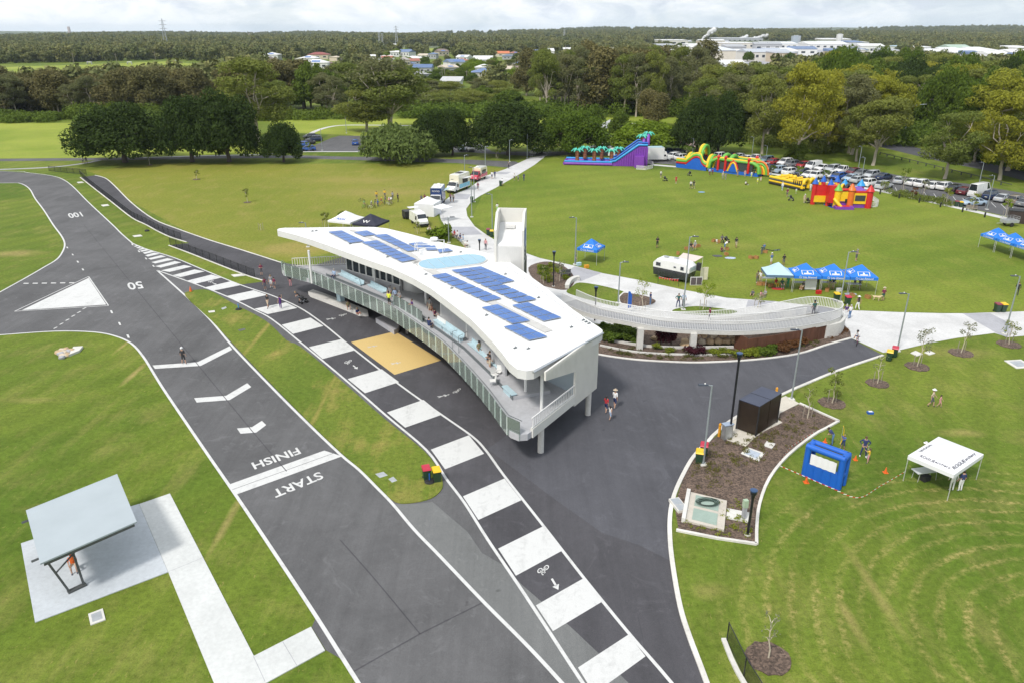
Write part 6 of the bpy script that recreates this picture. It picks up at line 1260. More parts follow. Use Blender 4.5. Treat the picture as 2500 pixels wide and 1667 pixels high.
# mulch bed with kiosk, tanks and cabinet
bedK = C(1660,900,2.8,[(-16,860),(30,730),(100,600),(200,495),(250,462),(820,243),(1085,360),(915,455),(740,592),(612,750),(545,920),(525,1070),(523,1200),(250,1160),(-8,1108),(-30,980)])
sheet('garden_bed',bedK,.03,M_mulch);kerb(C(1660,900,2.8,[(818,240),(1085,360)]),.2,.14,M_kerb,'kerb',1);kerb(C(1660,900,2.8,[(1085,360),(1000,408),(915,455),(740,592),(612,750),(545,920),(525,1070),(523,1200)]),.2,.14,M_kerb,'kerb',3);kerb(C(1660,900,2.8,[(523,1200),(250,1160),(-25,1105)]),.2,.14,M_kerb,'kerb',1)
mass('groundcover',C(1660,900,2.8,[(0,1000),(60,720),(200,520),(480,500),(700,560),(1000,370),(830,270),(560,470)]),150,(.1,.28),(.15,.3),leaf_mat('bed_grass_leaves',(.10,.10,.03),(.24,.22,.07),.1),4200,.06,81);mass('groundcover',C(1660,900,2.8,[(0,1060),(200,1140),(480,1180),(480,1050),(330,1000),(380,860)]),50,(.1,.28),(.14,.26),L_yel,1400,.06,82)
sheet('paved_slab',C(1640,840,4.9,[(590,1085),(640,1140),(885,1228),(990,1120),(1110,1040),(1322,940),(1270,905),(1290,830),(1525,712),(1360,622),(1300,650),(1000,790),(790,880),(650,975)]),.06,make_concrete('concrete_warm',(.55,.51,.44),.08,.3),None,ST,True)
kb = GS(C(1640,840,4.9,[(770,1008),(1002,1096),(1256,930),(1050,850)]),.06);ko = thing('kiosk','dark bronze box kiosk on a pale slab beside the tall black lamp','kiosk',(kb[0]+kb[2])/2);c = wloc(ko);zt_ = 2.62
kp = [p-c for p in kb];kp[3] = kp[0]+kp[2]-kp[1];M_brz = mat('bronze_perforated',(.040,.028,.020),.35,.2,1.5,metal=.4)
def kside(a,b,n):
 for i in range(n): mb = MB();p,q_ = a.lerp(b,i/n+.01),a.lerp(b,(i+1)/n-.01);mb.wall([p,q_],.04,.1,zt_);mb.build('panel',M_brz,ko)
kside(kp[0],kp[1],1);kside(kp[1],kp[2],2);kside(kp[2],kp[3],1);kside(kp[3],kp[0],2)
for p in kp: MB().box((p.x,p.y,zt_/2),(.1,.1,zt_)).build('post',M_black,ko)
mb = MB();e = [p*1.03 for p in kp];mb.hexa([(p.x,p.y,zt_) for p in e]+[(p.x,p.y,zt_+.06) for p in e]);mb.build('roof',mat('kiosk_roof',(.045,.052,.085),.4,.08,1),ko);mb = MB();mb.strip([(e[0]+e[3])/2,(e[1]+e[2])/2],.03,zt_+.07) if False else mb.wall([(e[1]+e[2])/2,(e[0]+e[3])/2],.03,zt_+.055,zt_+.075);mb.build('roof_joint',M_black,ko)
tk = GS(C(1660,900,2.8,[(35,1050),(300,1115),(320,915),(70,855)]),0);ti = thing('tank_slab','concrete slab with two pale green tank lids in the mulch bed','tank',(tk[0]+tk[2])/2);c = wloc(ti);ff = lambda u,v,z: ((tk[0]-c).lerp(tk[1]-c,u)).lerp((tk[3]-c).lerp(tk[2]-c,u),v)+Vector((0,0,z))
def slabq(u0,u1,v0,v1,z0,z1,m,n): MB().hexa([ff(u0,v0,z0),ff(u1,v0,z0),ff(u1,v1,z0),ff(u0,v1,z0),ff(u0,v0,z1),ff(u1,v0,z1),ff(u1,v1,z1),ff(u0,v1,z1)]).build(n,m,ti)
M_lid = mat('lid_pale_green',(.29,.37,.32),.6,.08,1.5);slabq(0,1,0,1,0,.2,make_concrete('concrete_tank',(.5,.46,.4),.1,.3),'slab');slabq(.16,.8,.08,.46,.19,.225,M_lid,'lid');slabq(.16,.8,.55,.93,.19,.225,M_lid,'lid');slabq(-.1,0,-.02,1.02,0,.38,M_concs,'kerb_wall')
hs = thing('hose','dark green hose coiled on the farther tank lid','hose',(tk[0]+tk[2])/2+(ff(.5,.72,.235)));mb = MB()
for i in range(6): r = .38+.05*i;mb.tube([(r*1.3*math.cos(a*.35+i)+.03*math.sin(a*3+i),r*.75*math.sin(a*.35+i),.03+.025*i+.02*math.sin(a+i)) for a in range(19)],.022,5)
mb.build('coil',mat('hose_green',(.03,.055,.04),.5,.2,3),hs)
sheet('paved_slab',C(1660,900,2.8,[(322,955),(475,985),(465,1055),(315,1025)]),.07,M_concs,None,ST,True);p = G(1660+435/2.8,900+1018/2.8,.07);gp = thing('service_pillar','pale green service pillar on a small concrete pad','pillar',p,.2);MB().box((0,0,.45),(.24,.22,.9)).build('stem',M_concg,gp);MB().box((0,0,1.15),(.3,.28,.55)).build('head',mat('pillar_green',(.36,.46,.33),.5,.08,3),gp)
sb_ = thing('service_box','steel framed service hatch against the kerb of the mulch bed','hatch',G(1656,1236),.25);MB().box((0,0,.12),(.75,1.5,.22)).build('frame',M_concs,sb_);MB().box((0,.3,.24),(.6,.7,.04)).build('lid',M_chan,sb_);MB().box((0,-.42,.24),(.6,.6,.04)).build('lid',M_galv,sb_)
cb_ = thing('cabinet','grey steel control cabinet at the foot of the tall black lamp','cabinet',G(1773,1070),.35);MB().box((0,0,.65),(.75,.42,1.3)).build('body',mat('cabinet_steel',(.34,.34,.34),.35,.1,3,metal=.5),cb_);MB().box((0,0,1.33),(.85,.52,.07)).build('lid',mat('cabinet_lid',(.30,.36,.46),.4,.1,3),cb_);MB().box((0,-.22,.65),(.62,.02,1.1)).build('door',M_chan,cb_)
M_org = mat('bollard_yellow',(.66,.30,.02),.5,.1,4)
for s,lab in (((1755,1065),'yellow bollard standing beside the grey control cabinet'),((1893,975),'yellow bollard behind the dark kiosk, only its top showing')): t = thing('bollard',lab,'bollard',G(*s));MB().lathe([(.11,0),(.11,.95),(.10,.98)],12).build('post',M_org,t,40);MB().lathe([(.11,1.02),(.11,1.12),(.06,1.2)],12).build('cap',M_org,t,40);MB().lathe([(.09,.97),(.09,1.03)],12).build('band',M_black,t)
# ================= marquees
M_tblue = mat('marquee_blue',(.015,.17,.62),.7,.08,1.0);M_tpale = mat('marquee_pale_blue',(.42,.58,.66),.7,.06,1.0);M_twhite = mat('marquee_white',(.74,.74,.76),.7,.04,1.0);M_tnavy = mat('marquee_navy',(.018,.02,.04),.7,.1,1.0);M_leg = mat('marquee_leg',(.55,.56,.55),.4,.1,4,metal=.3)
def marquee(c,rz,label,mats,w=3.0,eave=2.05,peak=3.15,val=.32,texts=(),logo=False,walls=(),wallm=None,group=None,d=None):
 t = thing('marquee',label,'marquee',c,rz,group);x = w/2;y = (d or w)/2
 for sx in (-1,1):
  for sy in (-1,1): MB().tube([(sx*x*.98,sy*y*.98,0),(sx*x*.98,sy*y*.98,eave)],.03,5).build('leg',M_leg,t)
 prof = [0,.2,.45,.75,1];hz = [0,.13,.36,.74,1]
 for k in range(4):
  a = [(-x,-y),(x,-y),(x,y),(-x,y)][k];b = [(x,-y),(x,y),(-x,y),(-x,-y)][k];mb = MB();vs = []
  for f,h in zip(prof,hz): vs += [(a[0]*(1-f),a[1]*(1-f),eave+(peak-eave)*h),(b[0]*(1-f),b[1]*(1-f),eave+(peak-eave)*h)]
  mb.add(vs,[(2*i,2*i+1,2*i+3,2*i+2) for i in range(4)]);mb.build('canopy_panel',mats[0],t,60)
  mb = MB();mb.wall([Vector((*a,0)),Vector((*b,0))],.012,eave-val,eave+.004);mb.build('valance',mats[1],t)
 for (k,u0,u1,v0,v1,txt,m) in texts:
  a = [(-x,-y),(x,-y),(x,y),(-x,y)][k];b = [(x,-y),(x,y),(-x,y),(-x,-y)][k]
  def on(u,v):
   f = v;h = np.interp(f,prof,hz);p = Vector((a[0]+(b[0]-a[0])*u,a[1]+(b[1]-a[1])*u));n = Vector((a[0]+b[0],a[1]+b[1]));
   return Vector((p.x*1.0-(p.x*f if False else n.x*.5*f),p.y-(n.y*.5*f),eave+(peak-eave)*h+.03))
  if v1 <= 0:   # on the valance
   n = Vector((a[0]+b[0],a[1]+b[1],0)).normalized()*.012;z = lambda v: Vector((0,0,eave-val+val*(1+v)))
   pp = lambda u: Vector((a[0]+(b[0]-a[0])*u,a[1]+(b[1]-a[1])*u,0))+n;q3 = (pp(u0)+z(v0),pp(u1)+z(v0),pp(u0)+z(v1))
  else: q3 = (on(u0,v0),on(u1,v0),on(u0,v1))
  mb = MB()
  if txt == '#':      # framed tower emblem
   o,X,Y = q3[0],q3[1]-q3[0],q3[2]-q3[0];bar = lambda x0,x1,y0,y1: mb.add([o+X*x0+Y*y0,o+X*x1+Y*y0,o+X*x1+Y*y1,o+X*x0+Y*y1],[(0,1,2,3)])
   bar(0,1,0,.07);bar(0,1,.93,1);bar(0,.06,.07,.93);bar(.94,1,.07,.93);bar(.18,.82,.14,.36);bar(.43,.57,.36,.7);mb.add([o+X*.43+Y*.7,o+X*.57+Y*.7,o+X*.5+Y*.86],[(0,1,2)])
   mb.build('emblem',m,t)
  else: lettering(mb,txt,*q3,.01);mb.build('lettering',m,t)
 for k,m in walls:
  a = [(-x,-y),(x,-y),(x,y),(-x,y)][k];b = [(x,-y),(x,y),(-x,y),(-x,-y)][k];MB().wall([Vector((*a,0)),Vector((*b,0))],.02,.02,eave-val+.01).build('side_wall',m,t)
 return t
nm_ = [(0,.28,.72,.12,.47,'#',M_white),(0,.18,.82,-.85,-.05,'Cr Lisa Atwood',M_white),(1,.3,.7,.12,.45,'#',M_white),(3,.3,.7,.12,.45,'#',M_white),(1,.18,.82,-.85,-.05,'Cr Lisa Atwood',M_white)]
T0,T1 = G(1933,714),G(2138,720);tv = (T1-T0)/3;trz = math.atan2(tv.y,tv.x);tn = Vector((-tv.y,tv.x,0)).normalized()*1.6;tl_ = tv.length
bg_ = 'blue marquees in a row by the ramp'
for i in range(4):
 c = T0+tv*(i-.5)+tn
 if i == 0: marquee(c,trz,'pale blue marquee with dark valance at the near end of the tent row',(M_tpale,mat('valance_slate',(.10,.17,.26),.7,.08,2)),tl_*.97,2.15,3.35)
 else: marquee(c,trz,['','blue marquee with white name and emblem next to the pale marquee','blue marquee with white name and emblem in the middle of the row','blue marquee with white name and emblem at the far end of the row'][i],(M_tblue,M_tblue),tl_*.97,2.15,3.35,.36,nm_,group=bg_)
c = G(1441,647)+Vector((.2,1.6,0));marquee(c,R(-28),'lone blue marquee with emblem beside the promenade',(M_tblue,M_tblue),3.0,2.15,3.3,.36,nm_)
r0,r1 = G(2385,604),G(2465,630.7);tv2 = (r1-r0)/2
for i in range(3): marquee(r0+tv2*(i+.5)+Vector((-tv2.y,tv2.x,0)).normalized()*1.5,math.atan2(tv2.y,tv2.x),['blue marquee at the open end of the trio on the far lawn','middle blue marquee of the trio on the far lawn','third blue marquee of the trio, cut by the picture edge'][i],(M_tblue,M_tblue),tv2.length*.95,2.1,3.25,.36,nm_,group='trio of blue marquees on the far lawn')
A_,B_,D_ = G(2207.7,1174.5),G(2317.9,1223.9),G(2379.8,1167.6);w_ = (B_-A_).length;d_ = (D_-B_).length;c = (A_+D_)/2
M_ink2 = mat('banner_ink',(.03,.03,.06),.6,.2,4)
marquee(c,math.atan2((B_-A_).y,(B_-A_).x),'white marquee with dark lettering on the near lawn',(M_twhite,M_twhite),w_,2.1,3.05,.3,[(0,.2,.52,.13,.24,'ROGUE',M_ink2),(0,.53,.86,.12,.24,'archery',M_ink2),(1,.12,.5,.14,.28,'ROGUE',M_ink2),(1,.52,.85,.13,.28,'archery',M_ink2),(3,.45,.8,.16,.3,'ROGUE',M_ink2)],d=d_)
marquee(G(848,566),R(-22),'white marquee beside the navy one on the slope behind the pavilion',(M_twhite,M_twhite),4.2,2.1,3.4,.3,[(0,.3,.7,.15,.4,'WASH',M_logob)]);marquee(G(908,574),R(-22),'navy marquee with pale wing emblem behind the pavilion roof',(M_tnavy,M_tnavy),4.2,2.1,3.4,.3,[(0,.35,.65,.2,.45,'W',M_white)])
marquee(G(1045,524),R(-15),'white walled marquee between the white van and the navy truck',(M_twhite,M_twhite),3.6,2.2,3.2,.3,(),False,[(0,M_twhite),(1,M_twhite),(3,M_twhite)])
u = thing('market_umbrella','white square market umbrella on the path beside the walled marquee','umbrella',G(1082,540));MB().tube([(0,0,0),(0,0,2.5)],.03,6).build('pole',M_leg,u);MB().box((0,0,.05),(.6,.6,.1)).build('base',M_concg,u)
mb = MB();mb.lathe([(1.7,2.3),(1.68,2.42),(.05,2.95)],4);mb.build('canopy',M_twhite,u)
# ================= inflatables
M_ib = mat('inflatable_blue',(.01,.11,.50),.45,.08,1.5);M_ir = mat('inflatable_red',(.55,.02,.02),.45,.1,1.5);M_iy = mat('inflatable_yellow',(.78,.50,.015),.45,.08,1.5);M_ig = mat('inflatable_green',(.14,.42,.06),.45,.1,1.5);M_ip = mat('inflatable_purple',(.20,.05,.38),.45,.12,1.5);M_io = mat('inflatable_orange',(.66,.16,.02),.45,.1,1.5);M_ic = mat('inflatable_cyan',(.02,.28,.62),.45,.1,1.5);M_mesh = mat('dark_netting',(.04,.05,.05),.8,.2,5);M_teal = mat('inflatable_teal',(.08,.50,.38),.5,.1,2)
b0,b1,b2 = G(1954,1160.7),G(2049,1198.6),G(2070,1183.7);bx = (b1-b0);L0 = bx.length;bxa = bx.normalized();bya = Vector((-bxa.y,bxa.x,0));Dp = max(1.1,(b2-b1).dot(bya))
it = thing('inflatable_target_booth','blue inflatable archery booth with white front panel inside striped tape','inflatable',(b0+b1)/2+bya*Dp/2,math.atan2(bxa.y,bxa.x));X,Y,Z,r = L0/2-.2,Dp/2-.2,2.45,.23
for sx in (-1,1):
 for sy in (-1,1): MB().tube([(sx*X,sy*Y,.05),(sx*X,sy*Y,Z)],r,10).build('leg_tube',M_ib,it,50)
 MB().tube([(sx*X,-Y,Z),(sx*X,Y,Z)],r,10).build('top_tube',M_ib,it,50);MB().tube([(sx*X,-Y,1.0),(sx*X,Y,1.0)],r*.8,10).build('side_tube',M_ib,it,50)
for sy in (-1,1): MB().tube([(-X-r*.7,sy*Y,Z),(X+r*.7,sy*Y,Z)],r,10).build('top_tube',M_ib,it,50)
MB().box((0,-Y,.62),(2*X-.2,.3,1.2)).build('front_panel',M_ib,it);MB().box((0,Y,.3),(2*X-.2,.3,.6)).build('back_panel',M_ib,it)
for i in range(3): MB().tube([(-X*.5+i*X*.5,-Y-.15,.1),(-X*.5+i*X*.5,-Y-.15,1.2)],.05,6).build('seam',M_ib,it)
mb = MB();n = 14
for j in range(n): pass
vs = [];
for j in range(n+1):
 for k_ in range(2): vs.append((-X+.3+(2*X-.6)*j/n,-Y-.18-.03*math.sin(j*1.9+k_),1.22+.85*k_))
mb.add(vs,[(2*j,2*j+2,2*j+3,2*j+1) for j in range(n)]);mb.build('banner',M_twhite,it,60);MB().box((0,0,Z),(2*X-.3,2*Y-.3,.03)).build('net_roof',M_mesh,it)
# water slide
sA,sB = G(1378,403),G(1494,406);sx_ = (sB-sA).normalized();sr = math.atan2(sx_.y,sx_.x);ws = thing('water_slide','huge purple and blue inflatable water slide with palm trees over its pool','inflatable',sA,sr);PLn = (sB-sA).length;top = G(1544,405);TX = (G(1556,407)-sA).dot(sx_);TE = (G(1572,404)-sA).dot(sx_)+.6;HT = ZT(G(1550,405),342);PW = 5.2
for y in (-.1,PW): MB().tube([(0,y,.35),(PLn,y,.35)],.38,8).build('pool_wall',M_ip,ws,50);MB().tube([(0,y,.85),(PLn,y,.85)],.24,8).build('pool_rim',M_ic,ws,50)
MB().tube([(0,-.1,.35),(0,PW,.35)],.4,8).build('pool_wall',M_ip,ws,50);MB().box((PLn/2,PW/2,.3),(PLn,PW,.3)).build('pool_bed',M_ib,ws);MB().tube([(PLn*.6,-.2,.5),(PLn*.6,PW,.5)],.3,8).build('divider',M_ib,ws,50)
mb = MB();prf = [(PLn-.3,0),(TE,0),(TE,HT-1.2),(TX,HT-1.2),(PLn,.9)]
mb.add([(x,0,z) for x,z in prf]+[(x,4.6,z) for x,z in prf],[tuple(range(5)),tuple(range(5,10))[::-1]]+[(i,5+i,5+(i+1) % 5,(i+1) % 5) for i in range(5)]);mb.build('tower_body',M_ip,ws)
for i in range(14): x = PLn+1+(TE-PLn-1)*i/13;z = min(HT-1.3,.9+(x-PLn)/(TX-PLn)*(HT-2.2));MB().tube([(x,-.02,.1),(x,-.02,max(.4,z-.3))],.16,6).build('side_column',M_ip,ws,50)
for y in (0,4.6): MB().tube([(PLn-.5,y,.95),(PLn+.8,y,1.2),(TX,y,HT-1.0),(TE,y,HT-1.0)],.28,8).build('slide_rail',M_ic,ws,50);MB().tube([(PLn-.5,y,1.4),(PLn+.6,y,1.7),(TX-.2,y,HT-.4),(TE,y,HT-.5)],.2,8).build('slide_rail',M_ib,ws,50)
MB().hexa([(PLn,.4,.9),(TX,.4,HT-1.3),(TX,4.2,HT-1.3),(PLn,4.2,.9),(PLn,.4,1.0),(TX,.4,HT-1.15),(TX,4.2,HT-1.15),(PLn,4.2,1.0)]).build('slide_lane',mat('wet_vinyl_dark',(.03,.05,.09),.15,.2,1),ws)
MB().arch((TX+1.2,2.3,HT-1),1.9,.42,ax=(0,1,0),up=.8).build('top_arch',M_ip,ws,50);MB().arch((TE,2.3,HT-1),1.9,.42,ax=(0,1,0),up=1.0).build('top_arch',M_ip,ws,50);MB().box((TX+.4,-.9,1.3),(2.2,1.6,2.6)).build('steps',M_ip,ws)
def blow_palm(x,y,z,h):
 t = MB()
 for i in range(4): t.lathe([(.42,i*h/4),(.5,i*h/4+h/8),(.42,(i+1)*h/4)],8,(x,y,z))
 tr = t.build('palm_trunk',M_plant_brown,ws,50);f = MB()
 for i in range(6): a = i*1.047;f.tube([(x,y,z+h),(x+.8*math.cos(a),y+.8*math.sin(a),z+h+.4),(x+1.5*math.cos(a),y+1.5*math.sin(a),z+h-.15)],[.2,.26,.08],5)
 f.build('palm_frond',M_teal,tr,50)
M_plant_brown = mat('inflatable_brown',(.25,.09,.04),.5,.15,1.5)
for i in range(3): blow_palm(3+i*4.1,.6,.9,2.4);blow_palm(4.6+i*4.1,4.4,.9,2.4)
blow_palm(TX+.8,1.2,HT,.7);blow_palm(TE,3.4,HT+.6,.5)
def fence_panels(pts,label,h=.9,step=1.1):
 P = GS(pts);t = thing('picket_barrier',label,'fence',P[0]);c = wloc(t);Q = resample(P,step)
 for a,b in zip(Q[:-1],Q[1:]):
  d = b-a;mb = MB();mb.wall([a-c,b-c],.04,h-.08,h);mb.wall([a-c,b-c],.04,.08,.16);pn = mb.build('rail',M_white,t);mb = MB()
  for i in range(7): p = a+d*((i+.5)/7)-c;mb.box((p.x,p.y,h/2),(.06,.03,h),math.atan2(d.y,d.x))
  mb.build('picket',M_white,pn)
fence_panels([(1553,414.5),(1576,416),(1594,412),(1594,404),(1578,399)],'white picket barrier around the foot of the purple slide')
# rainbow obstacle course
oA,oB = G(1651,409),G(1851,433);ox = (oB-oA).normalized();orz = math.atan2(ox.y,ox.x);OL = (oB-oA).length;oc = thing('obstacle_course','long rainbow inflatable obstacle course with blue hump and yellow arches','inflatable',oA,orz);k_ = OL/199.0;X = lambda s: (s-1651)*k_
Wd = 4.0;Ho = ZT(G(1701,412),384)
hp = [(0,.9),(X(1676),.9),(X(1693),Ho*.9),(X(1701),Ho),(X(1710),Ho*.95),(X(1716),Ho*.5),(X(1721),.9),(X(1727),.7)]
for y in (0,Wd):
 mb = MB();poly = hp+[(X(1727),0),(0,0)];n = len(poly);mb.add([(x,y-.25,z) for x,z in poly]+[(x,y+.25,z) for x,z in poly],[tuple(range(n)),tuple(range(n,2*n))[::-1]]+[(i,n+i,n+(i+1) % n,(i+1) % n) for i in range(n)]);mb.build('hump_side',M_ib,oc)
 for dz,m,rr_ in ((.28,M_ir,.28),(.75,M_ig,.34),(1.15,M_iy,.2)): MB().tube([(x,y-.05,z+dz) for x,z in hp],rr_,8).build('hump_tube',m,oc,50)
MB().hexa([(X(1701),.3,Ho+.3),(X(1718),.3,1.2),(X(1718),Wd-.3,1.2),(X(1701),Wd-.3,Ho+.3),(X(1701),.3,Ho+.5),(X(1718),.3,1.4),(X(1718),Wd-.3,1.4),(X(1701),Wd-.3,Ho+.5)]).build('slide_lane',M_mesh,oc);MB().hexa([(X(1676),.3,.9),(X(1698),.3,Ho+.3),(X(1698),Wd-.3,Ho+.3),(X(1676),Wd-.3,.9),(X(1676),.3,1.1),(X(1698),.3,Ho+.5),(X(1698),Wd-.3,Ho+.5),(X(1676),Wd-.3,1.1)]).build('climb_ramp',M_ir,oc)
for s,z,rad in ((1676,.9,1.9),(1706,Ho+.5,1.8),(1728,.8,2.0)): MB().arch((X(s),Wd/2,z),rad,.38,ax=(0,1,0),up=1.25).build('arch',M_iy,oc,50);MB().arch((X(s)+.6,Wd/2,z),rad,.34,ax=(0,1,0),up=1.25).build('arch',M_ig,oc,50)
x0,x1 = X(1733),X(1850);MB().box(((x0+x1)/2,Wd/2,.35),(x1-x0,Wd+.4,.7)).build('base',M_ib,oc)
for y in (0,Wd): MB().tube([(x0,y,.7),(x0+.4,y,2.3),(x0+1.8,y,3.0),(x1-1.6,y,2.85),(x1-.3,y,2.2),(x1,y,.6)],.36,8).build('top_tube',M_ig,oc,50);MB().tube([(x0+1.8,y-.1,3.3),(x1-1.6,y-.1,3.15)],.2,8).build('top_tube',M_iy,oc,50);MB().box(((x0+x1)/2,y,1.55),(x1-x0-3,.06,1.7)).build('net_wall',M_mesh,oc)
for s in (1755,1772,1826):
 for y in (-.15,Wd+.15): MB().tube([(X(s),y,.5),(X(s),y,3.3)],.3,8).build('pillar',M_ir,oc,50);MB().ball((X(s),y,3.5),.42).build('pillar_cap',M_ir,oc,50)
for s,z in ((1764,3.2),(1781,3.1)): MB().arch((X(s),Wd/2,z-.2),1.5,.5,ax=(0,1,0),up=.5).build('roof_arch',M_ig,oc,50)
for s in (1748,1836,1849): MB().arch((X(s),Wd*.25,.5),1.0,.3,up=1.7).build('arch',M_iy,oc,50);MB().arch((X(s),Wd*.25-.05,.5),1.5,.3,up=1.5).build('arch',M_ig,oc,50);MB().arch((X(s),Wd*.25-.1,.5),1.95,.22,up=1.4).build('arch',M_io,oc,50)
mb = MB();zz = [(X(1779),.5),(X(1786),2.1),(X(1791),2.5),(X(1796),2.1),(X(1803),.5)];mb.add([(x,-.35,z) for x,z in zz]+[(x,-.15,z) for x,z in zz],[tuple(range(5)),tuple(range(5,10))[::-1]]+[(i,5+i,5+(i+1) % 5,(i+1) % 5) for i in range(5)]);mb.build('front_hump',M_ib,oc);MB().tube([(x,-.3,z+.1) for x,z in zz],.22,6).build('hump_tube',M_iy,oc,50);MB().tube([(x,-.22,z+.5) for x,z in zz],.22,6).build('hump_tube',M_ir,oc,50)
# yellow and black course
yA,yB = G(1878,449.5),G(1949,465);yx = (yB-yA).normalized();yl = (yB-yA).length;yc = thing('obstacle_run','low yellow and black inflatable run with striped entry arch','inflatable',yA,math.atan2(yx.y,yx.x));Wy = 3.4
for y in (0,Wy):
 for z,m in ((.3,M_black),(.75,M_iy),(1.15,M_dkst),(1.5,M_iy)): MB().tube([(0,y,z),(yl+1.4,y,z-.05)],.27,8).build('side_tube',m,yc,50)
MB().box((yl/2,Wy/2,.3),(yl,Wy,.4)).build('bed',M_black,yc)
for i in range(4): MB().tube([(1.2+i*1.7,.2,1.5),(2.4+i*1.7,Wy-.3,1.9)],.3,7).build('obstacle_tube',M_iy,yc,50)
for x in (yl*.52,yl*.64): MB().ball((x,Wy*.5,2.0),.5).build('obstacle_ball',M_iy,yc,50)
for y in (.9,2.6): MB().arch((yl+.9,y,.4),.95,.36,ax=(0,1,0),up=1.9).build('entry_arch',M_iy,yc,50)
for i in range(5): MB().box((yl-1.2+i*.5,-.28,1.5),(.22,.06,.9),0,rx=.0).build('chevron',M_black,yc)
# jumping castle
k0,k1 = G(2040,507),G(2122,509);kx = (k1-k0).normalized();kl = (k1-k0).length;jc = thing('jumping_castle','red yellow and purple jumping castle with cone topped turrets','inflatable',k0,math.atan2(kx.y,kx.x));KD = 5.5
MB().box((kl/2,KD/2,.5),(kl,KD,1.0)).build('base',M_ip,jc)
def turret(x,y,h,m,mc,r=.62): MB().lathe([(r,0),(r*1.05,h*.5),(r,h)],12,(x,y,0)).build('turret',m,jc,50);MB().lathe([(r*1.35,h),(r*1.2,h+.25),(.05,h+1.5)],12).build('turret_cone',mc,jc,50,(x,y,0))
turret(kl*.42,0,4.1,M_io,M_io);turret(kl,0,3.9,M_ir,M_ir);turret(0,0,4.0,M_iy,M_ig);turret(kl*.95,KD,4.1,M_ir,M_ic);turret(kl*.42,KD,4.1,M_io,M_ic)
MB().box((kl*.71,-.05,2.3),(kl*.48,.3,2.7)).build('wall',M_iy,jc);MB().box((kl*.71,-.22,2.3),(kl*.32,.08,1.3)).build('net_window',M_mesh,jc);MB().box((kl*.71,-.02,3.75),(kl*.55,.5,.4)).build('wall_rim',M_ir,jc);MB().box((kl*.21,.0,2.6),(kl*.34,.3,2.2)).build('wall',M_iy,jc);MB().tube([(0,-.1,3.7),(kl*.12,-.1,4.2),(kl*.3,-.1,4.2),(kl*.42,-.1,3.6)],.3,8).build('wall_rim',M_ir,jc,50)
MB().hexa([(kl*.5,.4,3.7),(kl*.97,.4,3.7),(kl*.95,KD-.3,3.8),(kl*.5,KD-.3,3.8),(kl*.55,.9,4.0),(kl*.9,.9,4.0),(kl*.9,KD-1,4.1),(kl*.55,KD-1,4.1)]).build('roof',M_ip,jc)
for i in range(4): MB().arch((kl*.1+i*.9,KD*.55,3.6),1.3,.26,ax=(.5,1,0),up=.9).build('roof_arch',(M_io,M_iy,M_mesh,M_ir)[i],jc,50)
MB().box((-.9,1.2,3.0),(1.4,2.6,4.0)).build('red_wall',M_ir,jc);MB().box((-2.6,2.6,2.9),(2.6,.4,3.6)).build('red_wall',M_ir,jc);MB().box((-2.7,2.3,1.4),(2.2,.3,1.5)).build('wall',M_iy,jc)
for i in range(6): MB().box((-3.7+i*.75,2.6,4.95),(.4,.5,.5)).build('battlement',M_iy if i % 2 else M_ir,jc)
for x,y in ((-3.8,2.6),(-1.2,1.4),(-1.6,KD),(1.0,KD)): turret(x,y,4.9,M_ir,M_ib,.45)
for x,z in ((1.2,1.6),(1.9,1.5)): MB().box((kl*.1+x,-.2,z),(.6,.06,.9)).build('doorway',M_dark,jc)
MB().tube([(-.6,-.5,2.1),(-.2,-1.4,1.4),(.5,-1.6,.5)],.34,8).build('slide_rail',M_iy,jc,50);MB().box((1.1,-1.4,.3),(3.4,1.8,.6)).build('step',M_ip,jc);MB().box((1.0,-1.3,.63),(2.4,1.2,.08)).build('step_top',M_ir,jc)
jc.scale = (.95,.85,.78)
fence_panels([(2122,507),(2143,507),(2143,499),(2125,488)],'white picket barrier at the back corner of the jumping castle')
M_mat = mat('ground_mat_blue',(.015,.06,.40),.7,.1,2)
for p_,lab in ((C(1850,400,7.35,[(1175,735),(1260,725),(1430,785),(1330,800)]),'bright blue safety mat on the grass by the castle steps, larger one'),(C(1850,400,7.35,[(1470,785),(1560,775),(1640,825),(1540,832)]),'bright blue safety mat in front of the castle steps')):
 P = GS(p_);mb = MB();c = sum(P,Vector())/4;mb.prism([p-c for p in P],0,.08);tag(mb.build('safety_mat',M_mat,None,None,c),lab,'mat')
# ================= lamps, bins, fences, saplings
M_lamp = mat('lamp_pole_grey',(.34,.38,.40),.4,.08,3,metal=.4);M_head_d = mat('lamp_head_dark',(.04,.05,.07),.4,.1,4);M_lblack = mat('lamp_pole_black',(.012,.013,.017),.35,.15,3);M_lens = mat('lamp_lens_blue',(.03,.07,.16),.3,.1,4)
def lamp(base,top,label,arm=1,group=None,rz=None):
 p = G(*base);H = ZT(p,top);t = thing('street_lamp',label,'street lamp',p,rz if rz is not None else 0,group)
 MB().tube([(0,0,0),(0,0,H*.5),(0,0,H)],[.085,.075,.06],8).build('pole',M_lamp,t,50);MB().box((0,0,.06),(.5,.5,.1)).build('base',M_concs,t)
 if arm: MB().tube([(0,0,H-.05),(-.25*arm,0,H+.02)],.035,5).build('arm',M_lamp,t);h = MB().box((-.62*arm,0,H+.05),(.75,.28,.08),0,(.9,.8)).build('lamp_head',M_head_d,t);MB().ball((-.5*arm,0,H+.13),.06).build('sensor',M_white,h)
 return t
